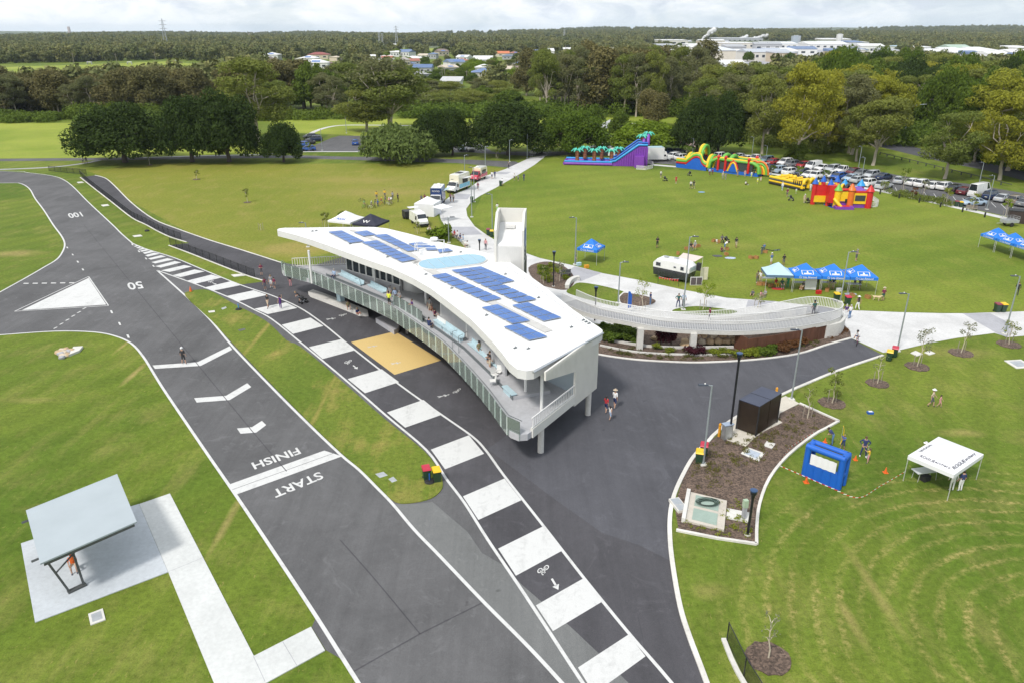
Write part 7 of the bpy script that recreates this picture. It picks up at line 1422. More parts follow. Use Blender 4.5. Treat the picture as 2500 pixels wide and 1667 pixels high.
for b,y,lab,a in [((1716.5,1134),940,'grey street lamp in the mulch bed beside the bins',1),((1932,975),806,'grey street lamp on the pale slab behind the dark kiosk',1),((2190,857),718,'grey street lamp where the road meets the concrete, by the bins',1),((2453,816),675,'grey street lamp at the end of the promenade by the two bins',1),((2051,738),616,'grey street lamp rising behind the ramp loop in front of the blue marquees',-1),((1668,757),579,'grey street lamp beside two standing men on the promenade',-1),((1509,741),641,'grey street lamp at the small mulch bed by the ramp',-1),((1403.6,647),532.5,'grey street lamp next to the lone blue marquee',1),((1202,566),475,'grey street lamp behind the bins near the lift tower',1),((1152,531),440,'grey street lamp on the inner bend of the path',0),((1158,494),410,'grey street lamp beside the dark bin on the path bend',1),((1096,594),531,'dark headed street lamp behind the pavilion hedge',-1),((1134.6,425),380,'grey street lamp behind the cream food truck',-1),((1185,418),359,'grey street lamp behind the ice cream van',-1),((1244,396),343,'grey street lamp beside the drive crossing',-1),((1287,387),328,'tall grey street lamp by the bridge rail',0),((752,604),545,'grey street lamp peeking above the tip of the pavilion roof',1)]: lamp(b,y,lab,a)
for b,y in [((2095.7,410.7),359),((2103,439),385.7),((1870,389),357),((1835,384),335.7),((1689.6,385.7),339),((2390,450),398),((2409,512.5),430)]: lamp(b,y,{359: 'pale lamp post behind the maroon car in the back row',385.7: 'pale lamp post behind the jumping castle',357: 'pale lamp post beside the parked white pickup',335.7: 'pale lamp post on the grass behind the parked cars',339: 'pale lamp post at the start of the obstacle course',398: 'pale lamp post behind the high roof van',430: 'pale lamp post at the kerb beside the pale coupe'}[y],1,'car park lamp posts')
for b,y in [((721,338),300),((787,368),316),((846,326),286),((958,316),284),((979,322),301),((930,328),314)]: lamp(b,y,'slender lamp post by the small car park and white path',0,'lamp posts by the small car park')
def black_lamp(base,top,label):
 p = G(*base);H = ZT(p,top);t = thing('column_lamp',label,'street lamp',p,0);MB().tube([(0,0,0),(0,0,H-.5)],.085,10).build('pole',M_lblack,t,50);MB().lathe([(.11,H-.6),(.13,H-.35),(.2,H-.3),(.2,H-.05)],14).build('lamp_head',M_lblack,t,40);MB().lathe([(.23,H-.08),(.24,H),(.1,H+.02)],14).build('cap',M_lens,t,40);MB().lathe([(.22,0),(.2,.06)],12).build('base',M_concs,t)
for b,y,lab in [((1780,1071),861,'tall black column lamp behind the grey control cabinet'),((1825,1305),1195,'short black column lamp at the corner of the mulch bed'),((1451.8,784),700,'black column lamp beside the pavilion roof corner'),((1351,700),614,'black column lamp in the shrub bed behind the pavilion'),((1171,613),585,'black column lamp behind the pavilion near a walking man')]: black_lamp(b,y,lab)
hl = thing('highway_lamp','twin armed highway lamp rising above the gums','street lamp',G(2205,345));H = ZT(G(2205,345),264);MB().tube([(0,0,0),(0,0,H)],[.16,.1],7).build('pole',M_lamp,hl)
for s in (-1,1): MB().tube([(0,0,H-1),(s*1.0,0,H+.6),(s*4,0,H+1.0)],.09,5).build('arm',M_lamp,hl);MB().box((s*4.3,0,H+1.0),(.9,.35,.15)).build('lamp_head',M_chan,hl)
B_g = mat('bin_green',(.022,.055,.03),.5,.12,3);B_y = mat('bin_lid_yellow',(.74,.47,.01),.45,.06,4);B_r = mat('bin_lid_red',(.46,.02,.05),.45,.08,4);B_m = mat('bin_lid_maroon',(.22,.03,.05),.5,.1,4)
def bin_(s,lid,label,rz=0.0):
 t = thing('wheelie_bin',label,'bin',G(*s),rz,'wheelie bins around the park');mb = MB();mb.hexa([(-.22,-.24,.06),(.22,-.24,.06),(.22,.26,.06),(-.22,.26,.06),(-.29,-.36,.98),(.29,-.36,.98),(.29,.34,.98),(-.29,.34,.98)]);mb.build('body',B_g,t);mb = MB();mb.hexa([(-.31,-.4,.97),(.31,-.4,.97),(.31,.37,.99),(-.31,.37,.99),(-.27,-.33,1.06),(.27,-.33,1.06),(.27,.33,1.09),(-.27,.33,1.09)]);mb.build('lid',lid,t);MB().tube([(-.24,.4,.95),(.24,.4,.95)],.025,6).build('handle',B_g,t)
 for x in (-.24,.24): w = MB();w.lathe([(.1,-.03),(.1,.03)],10);w.v = [(v[2]+x,v[0]+.26,v[1]+.1) for v in w.v];w.build('wheel',M_tyre,t)
 return t
for s,l,lab,r in [((1042,1170),B_r,'red lidded bin at the rounded end of the grass island',.3),((1067,1174),B_y,'yellow lidded bin at the rounded end of the grass island',.3),((1706,1129),B_y,'yellow lidded bin against the kerb of the mulch bed',-.3),((1717,1112),B_r,'red lidded bin behind the yellow one by the mulch bed',-.3),((2169,880),B_y,'yellow lidded bin where the asphalt meets the concrete',-.5),((2182,871),B_r,'red lidded bin where the asphalt meets the concrete',-.5),((2433,762),B_m,'maroon lidded bin of the pair beside the end of the promenade',.0),((2447,762),B_y,'yellow lidded bin of the pair beside the end of the promenade',.0),((2041,736),B_y,'yellow lidded bin behind the ramp loop',0),((2068,744),B_r,'red lidded bin behind the ramp loop beside two women',0),((1192,575),B_m,'dark red lidded bin near the lift tower',0),((1200.5,579),B_y,'yellow lidded bin near the lift tower',0),((1152,495),B_g,'all green bin at the foot of the lamp on the path bend',0),((1222,455),B_g,'all green bin at the lawn edge beside a man in white',0),((2334,505),B_m,'maroon lidded bin at the car park kerb',-.3),((2345,507),B_y,'yellow lidded bin at the car park kerb',-.3)]: bin_(s,l,lab,r)
M_cone = mat('cone_orange',(.72,.13,.015),.5,.08,4)
def cone(s,label,h=.5): t = thing('traffic_cone',label,'traffic cone',G(*s));MB().lathe([(.14*h*2,.03),(.025,h)],10).build('cone',M_cone,t,50);MB().box((0,0,.02),(.36*h*2,.36*h*2,.04)).build('base',M_cone,t);MB().lathe([(.105*h*2,.28*h),(.07*h*2,.55*h)],10).build('band',M_white,t,50)
for s,lab,h in [((466,713),'orange cone with white band at the tip of the grass island',.7),((1504,803),'red and white cone under the start of the ramp',.7),((2161.5,1153),'orange cone alone on the lawn between the booth and the marquee',.45),((2088,1122),'red cone beside the blue booth near the archers',.4),((1968,1177),'orange cone against the front of the blue booth',.5),((2014,1079),'red cone half hidden behind the blue booth',.4)]: cone(s,lab,h)
for s,lab,m in [((583,757),'black weighted post with teal pole on the grass island',M_ic),((1049,1177),'black weighted post with striped pole before the two bins',M_logob),((359,565),'black rubber weight on the verge beside the fenced path',M_black)]: t = thing('weighted_post',lab,'post',G(*s));MB().lathe([(.36,0),(.38,.1),(.3,.2),(.1,.24)],14).build('base',M_tyre,t,40);MB().tube([(0,0,.2),(0,0,.75 if m is not M_black else .3)],.05,8).build('pole',m,t)
# mesh fences
def make_net():
 m,nt,b,L = nt_of('fence_mesh');p = pos_n(nt);n = noise_n(nt,p,3,3,.6);t = nd(nt,'ShaderNodeBsdfTransparent');d = nd(nt,'ShaderNodeBsdfDiffuse',{0: (.02,.022,.025,1)});x = nd(nt,'ShaderNodeMixShader',{0: ramp_n(nt,n,[(.3,.2),(.7,.3)]),1: t.outputs[0],2: d.outputs[0]});L(x.outputs[0],nt.nodes['Material Output'].inputs[0]);return m
M_net = make_net()
def mesh_fence(pts,label,h=1.2,step=2.0,sm=6):
 P = resample(cr(GS(pts),sm),step);t = thing('mesh_fence',label,'fence',P[0]);c = P[0].copy()
 for i,p in enumerate(P): MB().tube([p-c,p-c+Vector((0,0,h+.04))],.032,6).build('post',M_lblack,t)
 for a,b in zip(P[:-1],P[1:]): MB().wall([a-c,b-c],.008,.06,h-.02).build('mesh_panel',M_net,t)
 MB().tube([p-c+Vector((0,0,h)) for p in P],.024,5).build('top_rail',M_lblack,t);MB().tube([p-c+Vector((0,0,.08)) for p in P],.018,4).build('bottom_rail',M_lblack,t)
mesh_fence([(197,430),(221,452),(271,491),(321,530),(357,548),(382,562),(414,577),(457,591)],'black mesh fence curving along the left side of the narrow asphalt path');mesh_fence([(416,600),(470,620),(538,646),(607,673),(643,685)],'black mesh fence along the verge above the striped lane');mesh_fence([(120,419),(170,424),(216,428)],'short mesh fence at the far end of the narrow path',1.2,2.0,2)
mesh_fence([(1774,1564),(1806,1635),(1900,1790)],'black mesh fence on a low kerb beside the mulch ring in the corner',1.25,2.4,3);kerb([(1766,1560),(1800,1640),(1890,1790)],.25,.12,M_concs,'kerb',3)
rf_ = [(2148,379),(2200,392),(2250,404),(2330,424),(2400,441),(2480,462)];P = resample(cr(GS(rf_),4),3.0);t = thing('rail_fence','low dark timber rail fence across the grass behind the cars','fence',P[0])
for a,b in zip(P[:-1],P[1:]): MB().box(a-P[0]+Vector((0,0,.35)),(.2,.2,.7)).build('post',M_dkst,t);MB().tube([a-P[0]+Vector((0,0,.65)),b-P[0]+Vector((0,0,.65))],.08,5).build('rail',M_dkst,t)
for i,p in enumerate(resample(GS([(1862,431),(2017,453),(2138.6,473),(2338.6,516),(2470,547)]),4.4)): t = thing('bollard','short black bollard in the line along the car park path','bollard',p,0,'black bollards along the car park path');MB().box((0,0,.45),(.2,.2,.9)).build('post',M_black,t);MB().box((0,0,.84),(.22,.22,.06)).build('cap',M_dkst,t)
bs_ = thing('park_bench','dark slatted bench on the grass beside the car park path','bench',G(2371,515),-.4)
for i in range(3): MB().box((0,-.2+i*.18,.45),(1.8,.14,.05)).build('seat_slat',M_timber,bs_);MB().box((0,.28,.6+i*.14),(1.8,.05,.1)).build('back_slat',M_timber,bs_)
for x in (-.75,.75): MB().box((x,0,.22),(.08,.5,.44)).build('leg',M_black,bs_)
# octagonal picnic shelter, bridge rails, seating walls
oc_ = thing('picnic_shelter','octagonal grey roofed picnic shelter between the fig and the lime tree','shelter',G(1487,332));MB().lathe([(4.2,2.6),(4.15,2.75),(.4,4.6),(.05,4.8)],8).build('roof',mat('shelter_roof_grey',(.40,.41,.42),.5,.06,1),oc_,30)
for i in range(8): a = i*.785+.39;MB().tube([(3.4*math.cos(a),3.4*math.sin(a),0),(3.4*math.cos(a),3.4*math.sin(a),2.7)],.09,6).build('post',M_dkst,oc_)
MB().lathe([(.8,.7),(.8,.76)],8).build('table',M_timber,oc_);MB().lathe([(4.3,0),(4.3,.06)],8).build('floor',M_concg,oc_)
for pts,lab in (([(1296,387),(1308,381),(1322,375)],'low steel railing on the near side of the bridge approach'),([(1336,380),(1342,376),(1348,372)],'low steel railing on the far side of the bridge approach')):
 P = resample(GS(pts),1.5);t = thing('bridge_railing',lab,'railing',P[0])
 for p in P: MB().tube([p-P[0],p-P[0]+Vector((0,0,1))],.03,5).build('post',M_galv,t)
 for z in (.5,1.0): MB().tube([p-P[0]+Vector((0,0,z)) for p in P],.025,5).build('rail',M_galv,t)
def seatwall(pts,label,h=.48,w=.5): P = cr(GS(pts),4);t = thing('seating_wall',label,'wall',P[0]);c = P[0].copy();MB().wall([p-c for p in P],w,0,h).build('block',M_concs,t);MB().wall([p-c for p in P],w+.06,h,h+.06).build('coping',M_concs,t)
seatwall([(1047,565),(1055,572),(1064,577)],'low concrete seating wall by the white van, with people on it');seatwall([(1108,578),(1120,584),(1132,596),(1142,606)],'low concrete seating wall beside the path with a row of seated people');seatwall([(1384,706),(1390,694),(1402,686),(1414,684)],'short curved concrete seat at the end of the shrub bed');seatwall([(1060,572),(1080,574),(1094,570)],'grey retaining wall block behind the hedge by the path')
bk_ = thing('bench','dark bench by the shrub bed near the lone blue marquee','bench',G(1381,676),.3);MB().box((0,0,.45),(1.6,.5,.06)).build('seat',M_dkst,bk_);MB().box((0,.25,.7),(1.6,.06,.4)).build('backrest',M_dkst,bk_)
for x in (-.6,.6): MB().box((x,0,.22),(.08,.4,.44)).build('leg',M_dkst,bk_)
# saplings in mulch rings
SAP = {}
def sapling(base,top,w,label,leaf=None,ring=None,group=None,n=260,stakes=True,weep=0.0):
 p = G(*base);H = ZT(p,top);q = random.Random(int(base[0]*7));t = thing('sapling',label,'young tree',p,0,group);mb = MB();tp = wobble((0,0,0),(q.uniform(-.1,.1)*H,0,H*.9),4,.03,q);mb.tube(tp,[.05,.045,.035,.025,.012],6);bl = [];W = w*(p.y*CP+28*SP)/FPX
 for i in range(9): a = i*2.4;s = tp[min(4,2+i//3)];e = Vector((s.x+W*.42*math.cos(a)*q.uniform(.5,1),s.y+W*.42*math.sin(a)*q.uniform(.5,1),min(H,s.z+q.uniform(.05,.3)*H-weep*.25*H)));mb.tube([s,s.lerp(e,.5)+Vector((0,0,.1)),e],[.022,.014,.005],4,False);bl.append((tuple(e),(W*.2,W*.2,H*.09)))
 mb.build('trunk',B_pale,t,50)
 if leaf: obj('crown',leaf_mesh('sapling_crown',leaf,bl,n,.085 if p.y < 90 else .12,q.randrange(99),weep),t)
 if stakes:
  for x in (-.35,.35): MB().box((x,.1,.6),(.05,.05,1.2)).build('stake',M_timber,t)
 if ring:
  rw_ = ring*(p.y*CP+30*SP)/FPX;mb = MB();mb.prism([(rw_*(1+.06*math.sin(k*2.3))*math.cos(k*.314),rw_*(1+.06*math.cos(k*3.1))*math.sin(k*.314)) for k in range(20)],0,.05);mb.build('mulch_ring',M_mulch,t)
gs = 'saplings in mulch rings along the road edge'
sapling((2031,984),907,46,'leafiest drooping sapling in the mulch ring nearest the kiosk bed',L_gum,32,gs,620,weep=.8);sapling((2142,936),872,36,'almost bare sapling in a mulch ring beside the road',L_pale,27,gs,70);sapling((2239,895),808,44,'feathery sapling in a mulch ring by the pale pit lids',L_pale,28,gs,330);sapling((2346,862),795,36,'slender pale sapling in a mulch ring beyond the pit lids',L_pale,28,gs,230);sapling((2463,841),790,44,'sapling in the mulch ring at the end of the promenade',L_gum,27,gs,280);sapling((1971,1021),950,36,'staked sapling growing in the corner of the kiosk mulch bed',L_gum,None,gs,120);sapling((1876,1606),1510,44,'thin bare branched sapling in the big mulch ring near the black fence',L_pale,54,gs,45,False)
sapling((1716,757),697,44,'lime green young tree on the promenade lens of grass',L_lime,None,None,620);sapling((1568,761),688,40,'patchy yellow leaved young tree in the small mulch bed',L_yel,None,None,300);sapling((1849,752),722,34,'faint grey leaved sapling behind the ramp railing',L_pale,None,None,160);sapling((1327,694),652,30,'bushy young tree in the shrub bed behind the pavilion',L_green,None,None,380);sapling((1366,688),640,24,'thin staked sapling in the shrub bed behind the pavilion',L_pale,None,None,120)
gs = 'small trees on the grassy slope'
sapling((480,439),418,13,'tiny round sapling high on the grassy slope',L_gum,9,gs,200,False);sapling((604,495),464,13,'tiny upright sapling lower on the grassy slope',L_gum,9,gs,200,False);sapling((366,404),378,13,'tiny sapling in front of the broad dark figs',L_lime,7,gs,150,False);sapling((793,556),523,20,'staked sapling just above the pavilion roof',L_gum,None,gs,260);sapling((836,556),521,26,'bushy small tree next to the white marquee above the pavilion roof',L_green,None,gs,420);sapling((1019,572),545,20,'staked sapling in front of the white van',L_gum,None,gs,120);sapling((637,563),548,14,'leafless staked sapling on the slope left of the pavilion',None,None,gs)
sapling((1214,388),355,18,'bright green young tree beside the drive crossing',L_lime,None,None,380);sapling((755,370),350,14,'bright small tree by the blue hatchback',L_lime,None,None,240)
for i,(b,y,w,lf,lab) in enumerate([((1884,424),406,16,L_green,'round small tree beside the pale blue SUV'),((1951,434),410,20,L_lime,'yellow green small tree by the white hatchback near the castle'),((2013,442),418,20,L_green,'small tree behind the castle turrets'),((2156,471),446,26,L_gum,'squat small tree at the path beside the castle'),((2204,468),416,26,L_green,'tall slim drooping tree in the car park garden strip'),((2253,478),446,22,L_pale,'pale flowering small tree in the garden strip'),((2228,487),462,16,L_bronze,'thin reddish sapling in the garden strip'),((2308,502),462,26,L_yel,'orange tinged sapling beside the maroon bin'),((2372,515),475,20,L_yel,'sparse sapling beside the park bench'),((2453,532),490,24,L_lime,'lime green young tree before the cage trailer')]): sapling(b,y,w,lab,lf,None,'young trees along the car park path',300)
sapling((1672,397),360,22,'young tree at the start of the obstacle course',L_green,None,None,320)
for i,(x,y,h,w) in enumerate([(1062,585,2.0,2.4),(1072,590,2.2,2.6),(1082,583,2.4,2.2),(1090,578,2.0,1.8)]): shrub('lime' if i % 2 else 'green',(x,y),h,w,'leafy shrub of the hedge between the pavilion roof and the path','hedge shrubs behind the pavilion')
mass('groundcover',[(2160,476),(2250,492),(2330,508),(2330,498),(2240,482),(2165,466)],70,(.5,1.0),(.6,1.1),L_gum,4200,.16,91)
# barrier tape round the archery range
M_tape = mat('tape_white_red',(.62,.35,.32),.6,.35,30)
tp_ = [G(1904,1136,.9),G(1954,1161,.9),G(2095,1213,.75),G(2214,1150,1.0)];t = thing('barrier_tape','red and white barrier tape sagging around the archery range','tape',(tp_[0].x,tp_[0].y,0));c = wloc(t);n_t = 0
tape_pts = [G(1904,1136,.7),G(1960,1160,.75),G(2030,1190,.8),G(2095,1214,.25),G(2150,1185,.55),G(2212,1149,.95)];P = resample(cr(tape_pts,6),.22)
for i,(a,b) in enumerate(zip(P[:-1],P[1:])): MB().wall([a-c,b-c],.004,lambda p,z=(a.z+b.z)/2: z-.03,lambda p,z=(a.z+b.z)/2: z+.03).build('tape_stripe',M_ir if i % 2 else M_white,t)
t2_ = thing('barrier_tape','red and white barrier tape along the kerb of the mulch bed','tape',G(1988,1053));c = wloc(t2_);P = resample([G(1988,1053,.8),G(1930,1090,.7),G(1905,1125,.6),G(1904,1136,.7)],.22)
for i,(a,b) in enumerate(zip(P[:-1],P[1:])): MB().wall([a-c,b-c],.004,lambda p,z=(a.z+b.z)/2: z-.03,lambda p,z=(a.z+b.z)/2: z+.03).build('tape_stripe',M_ir if i % 2 else M_white,t2_)
# tables, crates, rugs
M_crate = mat('timber_crate',(.40,.20,.07),.8,.2,3);M_table = mat('table_top_pale',(.60,.63,.66),.5,.06,2)
def crate(s,label,rz=0.0):
 t = thing('timber_crate',label,'crate',G(*s),rz,'timber crates used as picnic seats')
 for i in range(3):
  for sy in (-1,1): MB().box((0,sy*.2,.08+i*.13),(.62,.03,.11)).build('slat',M_crate,t)
  for sx in (-1,1): MB().box((sx*.3,0,.08+i*.13),(.03,.37,.11)).build('slat',M_crate,t)
 MB().box((0,0,.03),(.56,.36,.03)).build('floor',M_crate,t)
for i,(x,y,lab) in enumerate([(1676,610,'crate beside the crouching person near the lamp top'),(1695,605,'crate under the person in white cap'),(1704,604,'last crate beside the white capped person'),(1742,591,'crate at the outer end of the toddler group'),(1755,593,'crate behind the toddler in white'),(1775,611,'crate in front of the person bending in white'),(1773,624,'crate beside the picnic rug'),(1833,632,'larger crate of the pair on the open lawn'),(1846,632,'second crate of the pair on the open lawn'),(1868,618,'crate beside the two standing boys'),(1853,697,'crate behind the man in white at the table'),(1866,697,'crate next to the man in white at the table'),(1882,701,'crate at the foot of the pale marquee leg'),(1957,707,'crate in front of the seated boy under the blue marquee'),(2019,712,'crate under the middle blue marquee'),(1655,622,'crate behind the caravan awning'),(2080,725,'cardboard coloured box by the red lidded bin'),(2118,729,'pale box on the grass near the dog')]): crate((x,y),lab,.3*i)
def table(s,rz,label,m=None): t = thing('folding_table',label,'table',G(*s),rz,'folding tables at the stalls');MB().box((0,0,.74),(1.8,.75,.05)).build('table_top',m or M_table,t);[MB().tube([(x,y,0),(x*.9,y,.72)],.02,5).build('leg',M_leg,t) for x in (-.75,.75) for y in (-.3,.3)]
table((1872,692),trz,'pale folding table beside the pale marquee with the man in white');table((1953,703),trz,'pale blue folding table under the first blue marquee');table((2020,703),trz,'folding table deep under the middle blue marquee');table((2081,707),trz,'folding table under the last blue marquee');table((2255,1168),.2,'white folding table with dark bags under the lettered marquee')
for i,(x,y,c_,lab) in enumerate([(1783,631,(.40,.46,.60),'pale blue picnic rug on the lawn'),(1752,626,(.08,.08,.09),'dark picnic rug with bags on the lawn'),(1899,706,(.5,.03,.03),'red rug bundle at the front of the pale marquee'),(1712,470,(.2,.35,.55),'blue rug alone on the open lawn'),(2078,719,(.35,.38,.45),'grey cloth heap below the last blue marquee')]):
 t = MB();r_ = random.Random(i);t.prism([(.8*math.cos(k*.785+.4)*r_.uniform(.8,1.1),.55*math.sin(k*.785+.4)*r_.uniform(.8,1.1)) for k in range(8)],0,.05);tag(t.build('picnic_rug',mat('rug%d' % i,c_,.9,.25,3),None,None,G(x,y)),lab,'rug')
bd = thing('display_board','tall white folded display board under the first blue marquee','board',G(1977,709),trz);MB().box((-.35,0,.95),(.7,.05,1.7),.15).build('panel',M_twhite,bd);MB().box((.35,0,.95),(.7,.05,1.7),-.15).build('panel',M_twhite,bd)
for i,(x,y,m,lab) in enumerate([(1432,655,M_org,'red cool box under the lone blue marquee'),(1413,649,M_tpale,'pale tub under the lone blue marquee'),(1998,718,M_ir,'red bag hanging low before the middle marquee leg'),(2048,712,M_white,'white cool box under the middle blue marquee'),(2258,1172,M_black,'black bags heaped below the white table')]): t = thing('cool_box',lab,'box',G(x,y),.4);MB().box((0,0,.2),(.6,.4,.36)).build('body',m,t);MB().box((0,0,.4),(.64,.44,.06)).build('lid',m,t)
fl = thing('feather_flag','dark blue feather flag beside the ramp railing','flag',G(1531,765));MB().tube([(0,0,0),(0,0,2.6)],.02,5).build('pole',M_leg,fl);MB().add([(0,-.01,.6),(.45,-.01,.7),(.45,-.01,2.2),(.2,-.01,2.65),(0,-.01,2.6)],[(0,1,2,3,4)]).build('banner',M_logob,fl)
tt = thing('toy_target','small blue bow target on the lawn','target',G(2124,1009));MB().box((0,0,.1),(.5,.3,.18)).build('bag',M_logob,tt);MB().box((0,0,.2),(.3,.2,.06)).build('flap',M_white,tt)
# ================= people
def skinned(name,J,E,rad,root,mats):
 me = bpy.data.meshes.new(name);keys = list(J);ix = {k: i for i,k in enumerate(keys)};me.from_pydata([J[k] for k in keys],[(ix[a],ix[b]) for a,b in E],[]);o = bpy.data.objects.new(name,me);COL.objects.link(o)
 o.modifiers.new('skin','SKIN').use_smooth_shade = True;o.modifiers.new('sub','SUBSURF').levels = 1
 for k in keys: v = me.skin_vertices[0].data[ix[k]];r = rad(k);v.radius = r if isinstance(r,tuple) else (r,r);v.use_root = k == root
 bpy.context.view_layer.update();dg = bpy.context.evaluated_depsgraph_get();out = bpy.data.meshes.new_from_object(o.evaluated_get(dg));bpy.data.objects.remove(o)
 for m in mats: out.materials.append(m)
 return out
def pose_joints(k):
 V = Vector;J = dict(pelvis=V((0,0,.95)),spine=V((0,.01,1.13)),chest=V((0,0,1.36)),neck=V((0,.005,1.49)),head=V((0,-.01,1.58)),crown=V((0,-.005,1.68)))
 a,l = {},{}
 A = dict(stand=((.26,.02,1.16),(.28,-.06,.92)),walk=((.24,-.1,1.16),(.24,-.27,.97)),phone=((.25,.02,1.17),(.1,-.26,1.2)),hips=((.38,.08,1.2),(.2,.0,1.02)),up=((.3,-.02,1.52),(.34,-.06,1.78)),bow=((.3,-.18,1.38),(.12,-.4,1.4)),sit=((.24,-.05,.68),(.2,-.3,.56)),push=((.24,-.12,1.17),(.2,-.38,1.05)))
 for s,n in ((-1,'L'),(1,'R')):
  arm = {'stand': 'stand','walk': 'walk','phone': 'phone','hips': 'hips','wave': 'up' if s > 0 else 'stand','bow': 'bow','sit': 'sit','ground': 'sit','bend': 'phone','ride': 'push','push': 'push','skate': 'stand'}[k]
  e,w = A[arm]
  if arm == 'walk' and s < 0: e,w = (.24,.13,1.16),(.25,.1,.92)
  if arm == 'bow' and s < 0: e,w = (.34,-.05,1.42),(.2,-.16,1.43)
  J['sh'+n] = V((s*.175,0,1.42));J['el'+n] = V((s*e[0],e[1],e[2]));J['wr'+n] = V((s*w[0],w[1],w[2]))
  J['hip'+n] = V((s*.09,0,.9));st = .05 if k in ('hips','skate','bow') else 0;J['kn'+n] = V((s*(.1+st),-.02,.5));J['an'+n] = V((s*(.1+st*2),.02,.09));J['toe'+n] = V((s*(.12+st*2),-.14,.04))
  if k in ('walk','push'): d = s*.16;J['kn'+n] = V((s*.1,-.06-d*.7,.5+.02*s));J['an'+n] = V((s*.1,.05-d*1.5,.1+(.05 if s < 0 else 0)));J['toe'+n] = V((s*.11,-.1-d*1.5,.04))
  if k in ('sit','ride'): J['kn'+n] = V((s*.15,-.42,.98+(.0 if k == 'sit' else -.06*s-.05)));J['an'+n] = V((s*.14,-.42,.55 if k == 'sit' else .62-.12*s));J['toe'+n] = V((s*.15,-.58,.5 if k == 'sit' else .56-.12*s))
  if k == 'ground': J['kn'+n] = V((s*.2,-.36,1.2));J['an'+n] = V((s*.17,-.6,.92));J['toe'+n] = V((s*.18,-.75,.88))
 if k in ('sit','ground'):
  for n in 'LR': w = J['wr'+n];J['el'+n] = J['el'+n]+V((0,0,.5));J['wr'+n] = w+V((0,0,.52))
 if k in ('bend','ride'):
  c,ang = J['pelvis'],R(48 if k == 'bend' else 24);M = Matrix.Rotation(ang,3,'X')
  for n in ('spine','chest','neck','head','crown','shL','shR','elL','elR','wrL','wrR'): J[n] = c+M @ (J[n]-c)
 E = [('pelvis','spine'),('spine','chest'),('chest','neck'),('neck','head'),('head','crown')]
 for n,s in (('L',-1),('R',1)):
  E += [('chest','sh'+n),('sh'+n,'el'+n),('el'+n,'wr'+n),('pelvis','hip'+n),('hip'+n,'kn'+n),('kn'+n,'an'+n),('an'+n,'toe'+n)]
  f = (J['wr'+n]-J['el'+n]).normalized();sd = f.cross(Vector((0,0,1)) if abs(f.z) < .8 else Vector((0,1,0))).normalized();nn = f.cross(sd)
  J['pa'+n] = J['wr'+n]+f*.07;E.append(('wr'+n,'pa'+n))
  for i in range(4): a_ = 'f%d%s' % (i,n);J[a_+'a'] = J['pa'+n]+f*(.035+.004*(i % 3))+sd*(i-1.5)*.021;J[a_+'b'] = J[a_+'a']+f*.03+nn*.012;J[a_+'c'] = J[a_+'b']+f*.018+nn*.016;E += [('pa'+n,a_+'a'),(a_+'a',a_+'b'),(a_+'b',a_+'c')]
  J['th%sa' % n] = J['wr'+n]+f*.045+sd*.042;J['th%sb' % n] = J['th%sa' % n]+f*.03+sd*.012;E += [('wr'+n,'th%sa' % n),('th%sa' % n,'th%sb' % n)]
 dz = {'sit': .5,'ground': .85}.get(k,0)
 if dz:
  for n in J: J[n] = J[n]-Vector((0,0,dz))
 return J,E
RAD = dict(pelvis=(.155,.115),spine=(.14,.10),chest=(.165,.105),neck=.056,head=(.085,.1),crown=(.07,.085))
def rad_of(k):
 if k in RAD: return RAD[k]
 return {'sh': .068,'el': .045,'wr': .032,'pa': (.036,.02),'hi': .095,'kn': .062,'an': .045,'to': .04}.get(k[:2],.0095)
BODY_M = [mat('body%d' % i,(.5,.4,.3)) for i in range(7)]
POSES = {}
def pose_mesh(k):
 if k in POSES: return POSES[k]
 J,E = pose_joints(k);me = skinned('person_body',J,E,rad_of,'pelvis',BODY_M);seg = []
 for a,b in E:
  p = a[:2];q_ = b[:2]
  c = 0 if b in ('neck','head','crown') or q_ in ('pa','f0','f1','f2','f3','th') else 1 if a in ('pelvis','spine','chest') and q_ != 'hi' else 2 if p == 'sh' else 3 if p == 'el' else 4 if q_ in ('hi','kn') else 5 if q_ == 'an' else 6
  seg.append((J[a],J[b],c))
 A = np.array([s[0] for s in seg]);B = np.array([s[1] for s in seg]);D = B-A;LL = (D*D).sum(1);ci = []
 for p in me.polygons:
  c = np.array(p.center);t = np.clip(((c-A)*D).sum(1)/LL,0,1);i = int((((A+D*t[:,None]-c)**2).sum(1)).argmin());x = seg[i][2]
  if x == 1 and E[i] == ('pelvis','spine') and t[i] < .35: x = 4
  if x == 0 and E[i] == ('chest','neck') and t[i] < .75: x = 1
  ci.append(x)
 me.polygons.foreach_set('material_index',ci);POSES[k] = (me,J);return POSES[k]
CC = dict(w=(.72,.72,.72),k=(.028,.028,.032),n=(.03,.045,.13),b=(.03,.10,.38),l=(.36,.46,.62),r=(.42,.03,.04),g=(.30,.30,.31),y=(.72,.78,.05),Y=(.72,.46,.04),o=(.75,.14,.02),p=(.62,.30,.32),m=(.17,.02,.06),v=(.07,.02,.16),t=(.02,.24,.17),T=(.03,.10,.09),e=(.52,.43,.32),h=(.20,.18,.10),j=(.10,.19,.36),d=(.11,.11,.13),s=(.46,.28,.20),S=(.30,.17,.11),G=(.35,.62,.25))
CM = {k: mat('cloth_'+str(i),v,.85,.14,7) for i,(k,v) in enumerate(CC.items())};HAIR = [mat('hair_%d' % i,c,.6,.25,20,stretch=(1,1,.3)) for i,c in enumerate([(.03,.02,.015),(.10,.06,.03),(.28,.19,.09),(.45,.43,.40)])];M_eye = mat('eye_dark',(.02,.018,.015),.2,.1,9)
HM = {}
